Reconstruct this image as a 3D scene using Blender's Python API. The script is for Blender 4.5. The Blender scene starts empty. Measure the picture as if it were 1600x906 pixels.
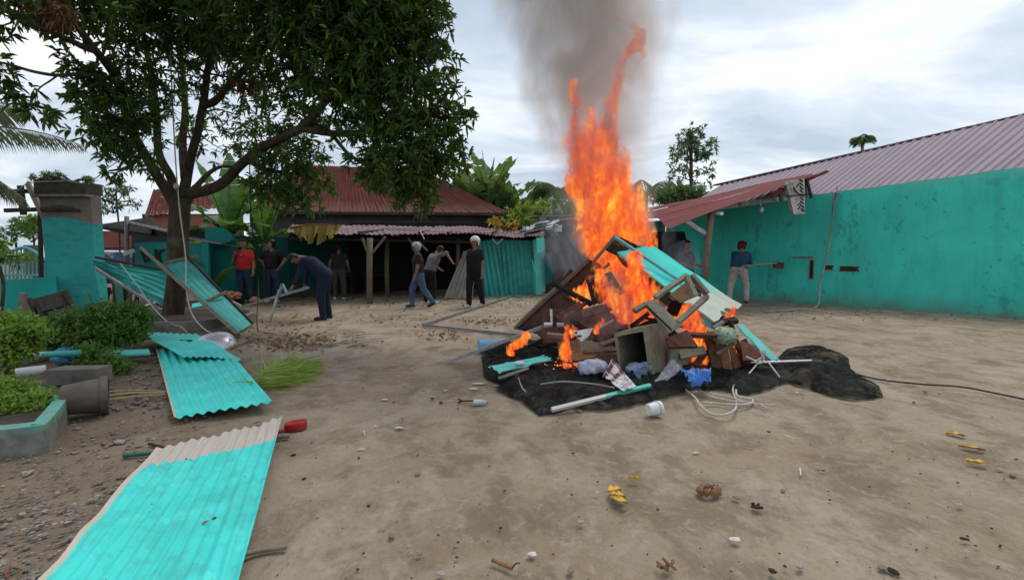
import bpy, math, random
import numpy as np
from mathutils import Vector, Matrix, noise as mn
random.seed(7); np.random.seed(7)
R = math.radians
sc = bpy.context.scene
# ---------------------------------------------------------------- camera
CAM_H = 1.35; FPX = 700.0; PITCH = math.atan(53/700)
cam = bpy.data.cameras.new('camera'); camo = bpy.data.objects.new('camera', cam)
sc.collection.objects.link(camo); sc.camera = camo
camo.location = (0, 0, CAM_H); camo.rotation_euler = (R(90)-PITCH, 0, 0)
cam.sensor_width = 36; cam.lens = 36*FPX/1600; cam.clip_end = 2000; cam.clip_start = 0.05
# ---------------------------------------------------------------- world: overcast
SUN_EL, SUN_AZ = R(62), R(35)
w = bpy.data.worlds.new('World'); sc.world = w; w.use_nodes = True
wt = w.node_tree; wn = wt.nodes; wl = wt.links; wn.clear()
wo = wn.new('ShaderNodeOutputWorld'); bg = wn.new('ShaderNodeBackground'); bg.inputs[1].default_value = 0.108
sky = wn.new('ShaderNodeTexSky'); sky.sky_type = 'NISHITA'; sky.sun_disc = False
sky.sun_elevation = SUN_EL; sky.sun_rotation = SUN_AZ; sky.air_density = 1.2; sky.dust_density = 2.5
tc = wn.new('ShaderNodeTexCoord'); sep = wn.new('ShaderNodeSeparateXYZ'); wl.new(tc.outputs['Generated'], sep.inputs[0])
# project the view direction on a cloud deck so that clouds flatten towards the horizon
ad = wn.new('ShaderNodeMath'); ad.operation = 'ADD'; ad.inputs[1].default_value = 0.22; wl.new(sep.outputs[2], ad.inputs[0])
mx = wn.new('ShaderNodeMath'); mx.operation = 'MAXIMUM'; mx.inputs[1].default_value = 0.08; wl.new(ad.outputs[0], mx.inputs[0])
dx = wn.new('ShaderNodeMath'); dx.operation = 'DIVIDE'; wl.new(sep.outputs[0], dx.inputs[0]); wl.new(mx.outputs[0], dx.inputs[1])
dy = wn.new('ShaderNodeMath'); dy.operation = 'DIVIDE'; wl.new(sep.outputs[1], dy.inputs[0]); wl.new(mx.outputs[0], dy.inputs[1])
cb = wn.new('ShaderNodeCombineXYZ'); wl.new(dx.outputs[0], cb.inputs[0]); wl.new(dy.outputs[0], cb.inputs[1])
mp = wn.new('ShaderNodeMapping'); mp.inputs['Rotation'].default_value = (0, 0, R(28)); mp.inputs['Scale'].default_value = (0.9, 1.5, 1)
mp.inputs['Location'].default_value = (3.1, 1.7, 0)
wl.new(cb.outputs[0], mp.inputs[0])
n1 = wn.new('ShaderNodeTexNoise'); n1.inputs['Scale'].default_value = 1.15; n1.inputs['Detail'].default_value = 8; n1.inputs['Roughness'].default_value = 0.56; n1.inputs['Distortion'].default_value = 0.5
wl.new(mp.outputs[0], n1.inputs['Vector'])
r1 = wn.new('ShaderNodeValToRGB'); wl.new(n1.outputs[0], r1.inputs[0])
e = r1.color_ramp.elements
e[0].position = 0.38; e[0].color = (0.42, 0.50, 0.60, 1)
e[1].position = 0.64; e[1].color = (0.84, 0.87, 0.91, 1)
q = e.new(0.5); q.color = (0.57, 0.64, 0.73, 1)
sc10 = wn.new('ShaderNodeVectorMath'); sc10.operation = 'SCALE'; sc10.inputs['Scale'].default_value = 9.2; wl.new(r1.outputs[0], sc10.inputs[0])
mixw = wn.new('ShaderNodeMix'); mixw.data_type = 'RGBA'; mixw.inputs[0].default_value = 0.9
wl.new(sky.outputs[0], mixw.inputs[6]); wl.new(sc10.outputs[0], mixw.inputs[7])
wl.new(mixw.outputs[2], bg.inputs[0]); wl.new(bg.outputs[0], wo.inputs[0])
sun = bpy.data.lights.new('sun', 'SUN'); sun.energy = 1.3; sun.angle = R(25); sun.color = (1, 0.96, 0.9)
suno = bpy.data.objects.new('sun', sun); sc.collection.objects.link(suno)
suno.rotation_euler = Vector((math.sin(SUN_AZ)*math.cos(SUN_EL), math.cos(SUN_AZ)*math.cos(SUN_EL), math.sin(SUN_EL))).to_track_quat('Z', 'Y').to_euler()
# ---------------------------------------------------------------- exposure and renderer
sc.view_settings.view_transform = 'Standard'; sc.view_settings.look = 'None'
sc.view_settings.exposure = 0.38; sc.view_settings.gamma = 1.0; sc.view_settings.use_curve_mapping = False
cy = sc.cycles
cy.use_denoising = True; cy.max_bounces = 6; cy.diffuse_bounces = 3; cy.glossy_bounces = 2
cy.transparent_max_bounces = 16; cy.volume_bounces = 2; cy.transmission_bounces = 4; cy.volume_max_steps = 256
cy.caustics_reflective = False; cy.caustics_refractive = False

# ---------------------------------------------------------------- geometry helpers
def ray(px, py):
    x = (px-800)/FPX; v = (453-py)/FPX
    return np.array((x, math.cos(PITCH)+v*math.sin(PITCH), v*math.cos(PITCH)-math.sin(PITCH)))
def P(px, py, Y):
    d = ray(px, py); t = Y/d[1]; return np.array((d[0]*t, Y, CAM_H+d[2]*t))
def G(px, py, z=0.0):
    d = ray(px, py); t = (z-CAM_H)/d[2]; return np.array((d[0]*t, d[1]*t, z))
def V(*a): return np.array(a, float)
def unit(v):
    n = np.linalg.norm(v); return v/n if n > 1e-9 else v
class MB:
    def __init__(s): s.v = []; s.f = []; s.uv = None; s.n = 0
    def add(s, verts, faces):
        o = s.n; verts = np.asarray(verts, float); s.v.append(verts); s.n += len(verts)
        s.f.extend([tuple(i+o for i in f) for f in faces]); return s
    def hexa(s, b, t):      # 4 bottom corners, 4 top corners
        return s.add(list(b)+list(t), [(3,2,1,0),(4,5,6,7),(0,1,5,4),(1,2,6,5),(2,3,7,6),(3,0,4,7)])
    def box(s, c, sz, ax=None, rz=0):
        c = np.array(c, float); hx, hy, hz = [q/2 for q in sz]
        if ax is None: ax = (V(math.cos(rz), math.sin(rz), 0), V(-math.sin(rz), math.cos(rz), 0), V(0,0,1))
        X, Y, Z = ax
        k = [c+X*a*hx+Y*b*hy-Z*hz for a, b in ((-1,-1),(1,-1),(1,1),(-1,1))]
        return s.hexa(k, [q+Z*2*hz for q in k])
    def beam(s, a, b, w, h, up=(0,0,1)):
        a = np.array(a, float); b = np.array(b, float); Z = unit(b-a); L = np.linalg.norm(b-a)
        up = np.array(up, float)
        if abs(Z@unit(up)) > 0.97: up = V(0,1,0)
        X = unit(np.cross(up, Z)); Y = np.cross(Z, X)
        return s.box((a+b)/2, (w, h, L), (X, Y, Z))
    def slab(s, A, B, C, D, t, away=None):
        A, B, C, D = [np.array(q, float) for q in (A,B,C,D)]
        n = unit(np.cross(C-A, D-B))
        if n @ (np.array((0,0,CAM_H))-A) < 0: n = -n
        back = [q-n*t for q in (A,B,C,D)]
        return s.hexa(back, (A,B,C,D))
    def tube(s, pts, r, seg=8, cap=True):
        pts = [np.array(p, float) for p in pts]; n = len(pts)
        if np.isscalar(r): r = [r]*n
        T = [unit(pts[min(i+1,n-1)]-pts[max(i-1,0)]) for i in range(n)]
        u = V(0,0,1) if abs(T[0][2]) < 0.9 else V(1,0,0)
        X = unit(np.cross(u, T[0])); vs = []
        for i in range(n):
            X = unit(X-T[i]*(X@T[i])); Y = np.cross(T[i], X)
            for k in range(seg):
                a = 2*math.pi*k/seg; vs.append(pts[i]+(X*math.cos(a)+Y*math.sin(a))*r[i])
        fs = [(i*seg+k, i*seg+(k+1)%seg, (i+1)*seg+(k+1)%seg, (i+1)*seg+k) for i in range(n-1) for k in range(seg)]
        if cap: fs += [tuple(range(seg-1,-1,-1)), tuple((n-1)*seg+k for k in range(seg))]
        return s.add(vs, fs)
    def lathe(s, prof, org=(0,0,0), ax=(0,0,1), seg=24):
        ax = unit(np.array(ax, float)); org = np.array(org, float)
        u = V(1,0,0) if abs(ax[0]) < 0.9 else V(0,1,0)
        X = unit(np.cross(u, ax)); Y = np.cross(ax, X)
        vs = [org+ax*h+(X*math.cos(2*math.pi*k/seg)+Y*math.sin(2*math.pi*k/seg))*max(r,1e-4) for r, h in prof for k in range(seg)]
        fs = [(i*seg+k, i*seg+(k+1)%seg, (i+1)*seg+(k+1)%seg, (i+1)*seg+k) for i in range(len(prof)-1) for k in range(seg)]
        return s.add(vs, fs)
    def blob(s, c, r, rough=0.25, sub=1, sd=0):
        ic = ICO2 if sub > 1 else ICO1
        v = ic[0].copy(); rs = np.random.RandomState(sd)
        v *= (1+rough*(rs.rand(len(v),1)-0.5)*2)
        return s.add(v*np.array(r)+np.array(c), ic[1])
def _ico(sub):
    import bmesh
    bm = bmesh.new(); bmesh.ops.create_icosphere(bm, subdivisions=sub, radius=1)
    v = np.array([q.co[:] for q in bm.verts]); f = [tuple(x.index for x in fc.verts) for fc in bm.faces]; bm.free(); return v, f
ICO1 = _ico(1); ICO2 = _ico(3)
def tag(o, label=None, cat=None, group=None, kind=None):
    if label: o['label'] = label
    if cat: o['category'] = cat
    if group: o['group'] = group
    if kind: o['kind'] = kind
    return o
ORG = {}
def empty(name, loc, label, cat, group=None):
    o = bpy.data.objects.new(name, None); sc.collection.objects.link(o); o.location = Vector(loc); o.empty_display_size = 0.1
    ORG[o.name] = np.array(loc, float); return tag(o, label, cat, group)
def obj(name, mb, m, parent=None, label=None, cat=None, group=None, kind=None, smooth=False, uv=None):
    vs = np.concatenate(mb.v) if isinstance(mb, MB) else mb[0]; fs = mb.f if isinstance(mb, MB) else mb[1]
    if parent is not None: L = ORG[parent.name]
    else:
        lo, hi = vs.min(0), vs.max(0); L = np.array(((lo[0]+hi[0])/2, (lo[1]+hi[1])/2, lo[2]))
    me = bpy.data.meshes.new(name); me.from_pydata((vs-L).tolist(), [], fs if isinstance(fs, list) else fs.tolist())
    if uv is None and isinstance(mb, MB): uv = mb.uv
    if uv is not None:
        ul = me.uv_layers.new(name='UVMap'); li = np.empty(len(me.loops), dtype=np.int32); me.loops.foreach_get('vertex_index', li)
        ul.data.foreach_set('uv', np.asarray(uv, float)[li].ravel())
    if smooth: me.polygons.foreach_set('use_smooth', [True]*len(me.polygons))
    me.validate(); me.update()
    if m is not None: me.materials.append(m)
    o = bpy.data.objects.new(name, me); sc.collection.objects.link(o)
    if parent is not None: o.parent = parent
    else: o.location = Vector(L)
    ORG[o.name] = L
    return tag(o, label, cat, group, kind)
def dup(root, loc, rz=0, scale=1, label=None, group=None):
    def cp(o, par):
        c = o.copy(); sc.collection.objects.link(c); c.parent = par
        for ch in [x for x in o.children]: cp(ch, c)
        return c
    r = cp(root, None); r.location = Vector(loc); r.rotation_euler = (0,0,rz); r.scale = (scale,)*3
    if label: r['label'] = label
    if group: r['group'] = group
    return r
# numpy value noise, 3D
_T = np.random.RandomState(3).rand(64,64,64)
def vnoise(p, s=1.0):
    p = np.asarray(p, float)*s; i = np.floor(p).astype(int); f = p-i; f = f*f*(3-2*f); i &= 63; j = (i+1) & 63
    x0,y0,z0 = i[...,0],i[...,1],i[...,2]; x1,y1,z1 = j[...,0],j[...,1],j[...,2]; fx,fy,fz = f[...,0],f[...,1],f[...,2]
    a = _T[x0,y0,z0]*(1-fx)+_T[x1,y0,z0]*fx; b = _T[x0,y1,z0]*(1-fx)+_T[x1,y1,z0]*fx
    c = _T[x0,y0,z1]*(1-fx)+_T[x1,y0,z1]*fx; d = _T[x0,y1,z1]*(1-fx)+_T[x1,y1,z1]*fx
    return ((a*(1-fy)+b*fy)*(1-fz)+(c*(1-fy)+d*fy)*fz)*2-1
def fbm(p, s=1.0, o=4):
    r = 0; a = 1.0; t = 0
    for k in range(o): r = r+a*vnoise(p, s*2**k+0.001*k); t += a; a *= 0.5
    return r/t
def sdf_cone(p, a, b, ra, rb):
    a = np.array(a, float); b = np.array(b, float); ba = b-a; h = np.clip(((p-a)@ba)/max(ba@ba, 1e-9), 0, 1)
    return np.linalg.norm(p-a-h[...,None]*ba, axis=-1)-(ra+(rb-ra)*h)
def smin(a, b, k):
    h = np.clip(0.5+0.5*(b-a)/k, 0, 1); return b*(1-h)+a*h-k*h*(1-h)
def surfnet(fn, lo, hi, st):
    lo = np.array(lo, float); n = np.maximum(((np.array(hi)-lo)/st).astype(int)+1, 3)
    gx = [lo[k]+st*np.arange(n[k]) for k in range(3)]
    p = np.stack(np.meshgrid(*gx, indexing='ij'), -1); f = fn(p); s = f < 0
    c = np.zeros(tuple(n-1)+(3,)); cnt = np.zeros(tuple(n-1))
    idx = [(0,0,0),(1,0,0),(0,1,0),(1,1,0),(0,0,1),(1,0,1),(0,1,1),(1,1,1)]
    def sl(a, o): return a[o[0]:n[0]-1+o[0], o[1]:n[1]-1+o[1], o[2]:n[2]-1+o[2]]
    for i in range(8):
        for ax in range(3):
            if idx[i][ax]: continue
            o2 = list(idx[i]); o2[ax] = 1
            fa, fb = sl(f, idx[i]), sl(f, o2); m = (fa < 0) != (fb < 0)
            t = np.where(m, fa/np.where(m, fa-fb, 1), 0)
            pos = np.array(idx[i], float)[None,None,None,:]+t[...,None]*np.eye(3)[ax]
            c += np.where(m[...,None], pos, 0); cnt += m
    act = cnt > 0; ids = -np.ones(act.shape, int); ids[act] = np.arange(act.sum())
    ii = np.argwhere(act); verts = lo+(ii+c[act]/cnt[act][:,None])*st
    faces = []
    for ax in range(3):
        u, v = (ax+1)%3, (ax+2)%3
        sa = [slice(0, n[k]) for k in range(3)]; sb = list(sa)
        sa[ax] = slice(0, n[ax]-1); sb[ax] = slice(1, n[ax])
        A, B = s[tuple(sa)], s[tuple(sb)]; E = np.argwhere(A != B)
        E = E[(E[:,u] > 0) & (E[:,v] > 0) & (E[:,u] < n[u]-1) & (E[:,v] < n[v]-1)]
        if len(E) == 0: continue
        fl = A[tuple(E.T)]
        def q(du, dv):
            e = E.copy(); e[:,u] -= du; e[:,v] -= dv; return ids[tuple(e.T)]
        Q = np.stack([q(1,1), q(0,1), q(0,0), q(1,0)], 1); Q[~fl] = Q[~fl][:,::-1]; faces.append(Q)
    return verts, np.concatenate(faces)
def corr(A, B, C, D, n, amp, nv=6, prof='sine', th=0.004, bend=0.0, bs=1.0, seed=0, smp=8, rag=0.0, rib=0.14):
    """corrugated sheet: waves counted across A->B, ridges run A->D"""
    A, B, C, D = [np.array(q, float) for q in (A,B,C,D)]
    nu = n*smp; u = np.linspace(0,1,nu+1); v = np.linspace(0,1,nv+1)
    U, W = np.meshgrid(u, v, indexing='ij'); U3, W3 = U[...,None], W[...,None]
    rs = np.random.RandomState(seed); ed = vnoise(np.stack([U*9+seed, U*0+seed*3.3, U*0], -1))*rag
    Wr = W3+np.where(W3 > 0.5, ed[...,None], 0)
    p = (A*(1-U3)+B*U3)*(1-Wr)+(D*(1-U3)+C*U3)*Wr
    nr = unit(np.cross(C-A, D-B)); nr = nr if nr @ (V(0,0,CAM_H)-A) > 0 else -nr
    if prof == 'sine': h = np.cos(U*n*2*math.pi)*amp
    else:
        t = (U*n) % 1.0; h = np.clip((rib-np.abs(t-0.5))/0.05, 0, 1)*amp
    if bend: h = h+fbm(np.stack([U*2.2*bs+seed, W*2.2*bs, U*0+seed], -1), 1.0, 2)*bend
    top = p+nr*h[...,None]; bot = top-nr*th
    m = MB(); N = (nu+1)*(nv+1); i = np.arange(nu)[:,None]*(nv+1)+np.arange(nv)[None,:]; i = i.ravel()
    q = np.stack([i, i+nv+1, i+nv+2, i+1], 1); fs = q.tolist()+(q[:,::-1]+N).tolist()
    for k in range(nv): fs += [[k, k+1, N+k+1, N+k]]; o = nu*(nv+1); fs += [[o+k+1, o+k, N+o+k, N+o+k+1]]
    for k in range(nu):
        a, b = k*(nv+1), (k+1)*(nv+1); fs += [[b, a, N+a, N+b], [a+nv, b+nv, N+b+nv, N+a+nv]]
    m.v = [top.reshape(-1,3), bot.reshape(-1,3)]; m.n = 2*N; m.f = [tuple(x) for x in fs]
    uvv = np.stack([U.ravel(), W.ravel()], 1); m.uv = np.concatenate([uvv, uvv]); return m
def catmull(pts, k=8):
    pts = [np.array(p, float) for p in pts]; q = [2*pts[0]-pts[1]]+pts+[2*pts[-1]-pts[-2]]; o = []
    for i in range(1, len(q)-2):
        for j in range(k):
            t = j/k; a,b,c,d = q[i-1],q[i],q[i+1],q[i+2]
            o.append(0.5*((2*b)+(-a+c)*t+(2*a-5*b+4*c-d)*t*t+(-a+3*b-3*c+d)*t**3))
    return o+[pts[-1]]

# ---------------------------------------------------------------- materials
class MT:
    def __init__(s, name, rough=0.8, spec=0.3, metal=0.0):
        s.m = bpy.data.materials.new(name); s.m.use_nodes = True; s.t = s.m.node_tree; s.N = s.t.nodes; s.L = s.t.links
        s.b = s.N['Principled BSDF']; s.b.inputs['Roughness'].default_value = rough
        s.b.inputs['Specular IOR Level'].default_value = spec; s.b.inputs['Metallic'].default_value = metal
        s.tc = s.N.new('ShaderNodeTexCoord')
    def co(s, kind='Object', sc_=(1,1,1), rot=(0,0,0)):
        m = s.N.new('ShaderNodeMapping'); m.inputs['Scale'].default_value = sc_; m.inputs['Rotation'].default_value = rot
        s.L.new(s.tc.outputs[kind], m.inputs[0]); return m.outputs[0]
    def noise(s, scale, detail=5, rough=0.55, dist=0.0, v=None):
        n = s.N.new('ShaderNodeTexNoise'); n.inputs['Scale'].default_value = scale; n.inputs['Detail'].default_value = detail
        n.inputs['Roughness'].default_value = rough; n.inputs['Distortion'].default_value = dist
        s.L.new(v if v is not None else s.tc.outputs['Object'], n.inputs['Vector']); return n.outputs[0]
    def ramp(s, f, stops):
        r = s.N.new('ShaderNodeValToRGB'); s.L.new(f, r.inputs[0]); el = r.color_ramp.elements
        while len(el) < len(stops): el.new(0.5)
        for e_, (p, c) in zip(el, stops):
            e_.position = p; c = (c,c,c) if np.isscalar(c) else c; e_.color = (*c[:3], 1)
        return r.outputs[0]
    def mix(s, f, a, b, mode='MIX'):
        m = s.N.new('ShaderNodeMix'); m.data_type = 'RGBA'; m.blend_type = mode
        for i, x in ((0,f),(6,a),(7,b)):
            if hasattr(x, 'links'): s.L.new(x, m.inputs[i])
            else: m.inputs[i].default_value = x if i == 0 else (*x, 1)
        return m.outputs[2]
    def math(s, op, a, b=None, clamp=False):
        m = s.N.new('ShaderNodeMath'); m.operation = op; m.use_clamp = clamp
        for i, x in ((0,a),(1,b)):
            if x is None: continue
            if hasattr(x, 'links'): s.L.new(x, m.inputs[i])
            else: m.inputs[i].default_value = x
        return m.outputs[0]
    def sep(s, v):
        x = s.N.new('ShaderNodeSeparateXYZ'); s.L.new(v, x.inputs[0]); return x.outputs
    def col(s, c):
        if hasattr(c, 'links'): s.L.new(c, s.b.inputs['Base Color'])
        else: s.b.inputs['Base Color'].default_value = (*c, 1)
        return s
    def bump(s, h, st=0.4, d=0.02):
        b = s.N.new('ShaderNodeBump'); b.inputs['Strength'].default_value = st; b.inputs['Distance'].default_value = d
        s.L.new(h, b.inputs['Height']); s.L.new(b.outputs[0], s.b.inputs['Normal']); return s
    def rough(s, f): s.L.new(f, s.b.inputs['Roughness']); return s
def simple(name, c, c2=None, scale=6, rough=0.8, metal=0, spec=0.3, bump=0.15, bs=25, det=5):
    s = MT(name, rough, spec, metal); c2 = c2 or tuple(x*0.65 for x in c)
    s.col(s.mix(s.ramp(s.noise(scale, det, 0.6), [(0.35,0),(0.65,1)]), c, c2))
    if bump: s.bump(s.noise(bs, 4), bump, 0.01)
    return s.m
TEAL = (0.045, 0.46, 0.41); TEALP = (0.10, 0.62, 0.58)
def painted(name, base, under=(0.42,0.38,0.33), wear=0.66, dirt=0.35, endpos=None, rough=0.5, dirtc=(0.10,0.08,0.06)):
    s = MT(name, rough, 0.35)
    c = s.mix(s.ramp(s.noise(1.8, 6, 0.6), [(0.3,0),(0.75,1)]), base, tuple(x*0.74 for x in base))
    c = s.mix(s.math('MULTIPLY', s.ramp(s.noise(9, 8, 0.7, 0.6), [(0.48,0),(0.72,1)]), dirt), c, dirtc)
    sv = s.co('UV', (30, 1.2, 1)); c = s.mix(s.math('MULTIPLY', s.ramp(s.noise(2.0, 5, 0.6, 0, sv), [(0.5,0),(0.8,1)]), dirt*0.8), c, tuple(x*0.5 for x in dirtc))
    c = s.mix(s.ramp(s.noise(3.2, 6, 0.65, 0.8), [(0.52,0),(0.66,.35)]), c, tuple(min(1, x*1.15+.08) for x in base))
    c = s.mix(s.ramp(s.noise(38, 2, 0.5), [(0.735,0),(0.75,.9)]), c, (0.09,0.04,0.02))
    c = s.mix(s.ramp(s.noise(7, 3, 0.5, 0, s.co('UV', (9,0.9,1), (0,0,.5))), [(0.695,0),(0.70,.5)]), c, (0.25,0.27,0.24))
    c = s.mix(s.ramp(s.noise(22, 6, 0.7), [(wear,0),(wear+0.05,1)]), c, under)
    if endpos is not None:
        uv = s.sep(s.tc.outputs['UV']); n = s.noise(7, 3, v=s.co('UV', (2.2,0.3,1)))
        f = s.math('ADD', uv[1], s.math('MULTIPLY', s.math('SUBTRACT', n, 0.5), 0.07))
        f = s.ramp(f, [(endpos,0),(endpos+0.006,1)]) if endpos > 0 else s.ramp(f, [(-endpos,1),(-endpos+0.006,0)])
        un = s.mix(s.noise(5, 5, v=s.co('UV', (14,1.5,1))), (0.62,0.57,0.50), (0.38,0.32,0.26))
        c = s.mix(f, c, un)
        lef = s.ramp(s.math('ADD', uv[0], s.math('MULTIPLY', s.math('SUBTRACT', s.noise(4, 4, v=s.co('UV', (1,6,1))), 0.5), 0.02)), [(0.022,1),(0.03,0)])
        c = s.mix(lef, c, (0.55,0.46,0.38))
    s.col(c); s.bump(s.noise(40, 4), 0.12, 0.004); return s.m
M = {}
M['sheet_teal'] = painted('painted_sheet_teal', (0.06,0.68,0.61), wear=0.74, dirt=0.12)
M['sheet_teal_end'] = painted('painted_sheet_unpainted_end', (0.06,0.74,0.67), wear=0.70, dirt=0.34, endpos=0.80)
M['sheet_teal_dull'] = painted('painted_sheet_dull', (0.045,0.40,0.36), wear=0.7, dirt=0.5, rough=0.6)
M['panel_teal'] = painted('painted_board_teal', (0.13,0.55,0.50), wear=0.72, dirt=0.15, under=(0.3,0.18,0.1))
M['teal_metal'] = painted('teal_bar_paint', (0.10,0.42,0.42), wear=0.7, dirt=0.2)
s = MT('teal_board_fading', 0.9, 0.1)
uvs = s.sep(s.tc.outputs['UV']); f = s.math('ADD', uvs[1], s.math('MULTIPLY', s.math('SUBTRACT', s.noise(2.5, 4), 0.5), 0.35))
c = s.mix(s.ramp(f, [(0.56,0),(0.80,1)]), (0.075,0.60,0.53), (0.46,0.50,0.42))
c = s.mix(s.math('MULTIPLY', s.ramp(s.noise(5, 7, 0.7, 1.0), [(0.52,0),(0.7,1)]), 0.2), c, (0.33,0.30,0.22)); s.col(c); s.bump(s.noise(12,5), 0.2, 0.01); M['board_fade'] = s.m
# teal wall: damp patches, wear, dirt at foot
def wallmat(name, base, foot=True, patch=0.62, bare_top=None):
    s = MT(name, 0.75, 0.2)
    ob = s.tc.outputs['Object']; z = s.sep(ob)[2]
    c = s.mix(s.ramp(s.noise(0.9, 6, 0.6), [(0.3,0),(0.7,1)]), base, tuple(x*0.72 for x in base))
    c = s.mix(s.math('MULTIPLY', s.ramp(s.noise(1.6, 7, 0.65, 0.4, s.co('Object', (1.4,1.4,0.7))), [(patch,0),(patch+0.03,1)]), 0.36), c, (0.015,0.16,0.15))
    c = s.mix(s.math('MULTIPLY', s.ramp(s.noise(7, 6, 0.7, 0.3), [(patch+0.03,0),(patch+0.08,1)]), 0.6), c, (0.02,0.12,0.11))
    c = s.mix(s.math('MULTIPLY', s.ramp(s.noise(3.2, 6, 0.6, 0, s.co('Object', (1.3,1.3,0.25))), [(0.5,0),(0.75,1)]), 0.35), c, (0.03,0.22,0.2))
    if foot:
        ff = s.math('ADD', z, s.math('MULTIPLY', s.math('SUBTRACT', s.noise(1.5, 5), 0.5), 0.9))
        c = s.mix(s.math('MULTIPLY', s.ramp(ff, [(0.0,1),(0.42,0)]), 0.6), c, (0.13,0.11,0.075))
    if bare_top:
        ft = s.math('ADD', z, s.math('MULTIPLY', s.math('SUBTRACT', s.noise(1.3, 6), 0.5), bare_top[1]))
        c = s.mix(s.ramp(ft, [(bare_top[0]*0.1,0),(bare_top[0]*0.1+0.006,1)]), c, bare_top[2]) if False else s.mix(s.ramp(s.math('MULTIPLY', ft, 0.1), [(bare_top[0]*0.1,0),(bare_top[0]*0.1+bare_top[3]*0.1,1)]), c, bare_top[2])
    s.col(c); s.bump(s.noise(9, 7, 0.6), 0.25, 0.015); return s.m
M['wall_teal'] = wallmat('teal_wall_paint', (0.06,0.66,0.545), patch=0.585, bare_top=(2.95,1.0,(0.13,0.54,0.44),0.3))
M['wall_shaded'] = wallmat('shed_wall_shaded', (0.012,0.13,0.12))  # turquoise wall with the shed's shade put into its colour
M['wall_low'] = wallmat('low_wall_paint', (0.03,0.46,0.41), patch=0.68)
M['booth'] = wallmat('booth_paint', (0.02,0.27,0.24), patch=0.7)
s = MT('weathered_concrete', 0.9, 0.1)
c = s.mix(s.ramp(s.noise(2.0, 7, 0.65), [(0.3,0),(0.7,1)]), (0.26,0.235,0.20), (0.14,0.125,0.105))
c = s.mix(s.math('MULTIPLY', s.ramp(s.noise(6, 6, 0.7), [(0.5,0),(0.7,1)]), 0.6), c, (0.06,0.055,0.04)); s.col(c); s.bump(s.noise(14, 7), 0.5, 0.02); M['concrete'] = s.m
M['concrete_dark'] = simple('mossy_dark_concrete', (0.07,0.06,0.045), (0.035,0.035,0.02), 5, 0.95, bump=0.7, bs=18)
s = MT('kerb_concrete_teal_top', 0.9, 0.1); z = s.sep(s.tc.outputs['Object'])[2]
c = s.mix(s.ramp(s.noise(4, 7, 0.65), [(0.3,0),(0.7,1)]), (0.24,0.235,0.20), (0.12,0.125,0.10))
f = s.math('ADD', z, s.math('MULTIPLY', s.math('SUBTRACT', s.noise(5, 6), 0.5), 0.22)); c = s.mix(s.ramp(f, [(0.14,0),(0.22,1)]), c, (0.11,0.36,0.30))
c = s.mix(s.math('MULTIPLY', s.ramp(s.noise(9, 6), [(0.5,0),(0.66,1)]), 0.5), c, (0.33,0.32,0.27)); s.col(c); s.bump(s.noise(20, 6), 0.4, 0.01); M['kerb'] = s.m
# roofs
s = MT('rust_roof', 0.95, 0.04)
c = s.mix(s.ramp(s.noise(0.5, 5), [(0.3,0),(0.7,1)]), (0.105,0.030,0.026), (0.065,0.021,0.018))
c = s.mix(s.math('MULTIPLY', s.ramp(s.noise(3, 5, 0.6, 0, s.co('UV', (26,1.6,1))), [(0.5,0),(0.68,1)]), 0.55), c, (0.27,0.12,0.07))
uvv = s.sep(s.tc.outputs['UV'])[1]; st = s.ramp(s.noise(4, 5, 0.6, 0, s.co('UV', (34,1.0,1))), [(0.52,0),(0.6,1)])
low = s.ramp(s.math('ADD', uvv, s.math('MULTIPLY', s.math('SUBTRACT', s.noise(3, 4, v=s.co('UV', (14,0.2,1))), 0.5), 0.45)), [(0.02,1),(0.24,0)])
c = s.mix(s.math('MULTIPLY', s.math('MULTIPLY', st, low), 0.85), c, (0.42,0.31,0.26)); s.col(c); s.bump(s.noise(8), 0.2, 0.02); M['roof_rust'] = s.m
s = MT('purple_roof', 0.8, 0.12); c = s.mix(s.noise(0.8, 5), (0.365,0.30,0.335), (0.28,0.225,0.25))
c = s.mix(s.math('MULTIPLY', s.ramp(s.noise(3, 5, 0.6, 0, s.co('UV', (40,1.5,1))), [(0.5,0),(0.75,1)]), 0.3), c, (0.16,0.07,0.09)); s.col(c); M['roof_purple'] = s.m
s = MT('pink_roof', 0.8, 0.1); c = s.mix(s.ramp(s.noise(2.2, 6, .65), [(.35,0),(.65,1)]), (0.27,0.19,0.195), (0.14,0.09,0.09))
c = s.mix(s.ramp(s.noise(6, 6, 0.7), [(0.56,0),(0.64,1)]), c, (0.12,0.06,0.05)); s.col(c); M['roof_pink'] = s.m
s = MT('red_roof', 0.7, 0.12); c = s.mix(s.noise(0.9, 6), (0.22,0.045,0.042), (0.14,0.032,0.032))
c = s.mix(s.math('MULTIPLY', s.ramp(s.noise(3, 5, 0.6, 0, s.co('UV', (26,1.5,1))), [(0.5,0),(0.75,1)]), 0.4), c, (0.12,0.04,0.035)); s.col(c); M['roof_red'] = s.m
M['roof_dark'] = simple('dark_old_roof', (0.06,0.045,0.04), (0.03,0.025,0.025), 3, 0.85)
M['grey_wall'] = simple('grey_render_wall', (0.10,0.098,0.095), (0.06,0.06,0.06), 1.5, 0.95)
M['pale_gable'] = simple('pale_gable', (0.5,0.48,0.45), (0.35,0.33,0.32), 3, 0.9)
M['brick'] = simple('brick_clay', (0.50,0.22,0.13), (0.33,0.15,0.10), 5, 0.95, bump=0.4)
M['mortar'] = simple('mortar', (0.13,0.10,0.08), (0.09,0.07,0.06), 9, 0.95)
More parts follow.
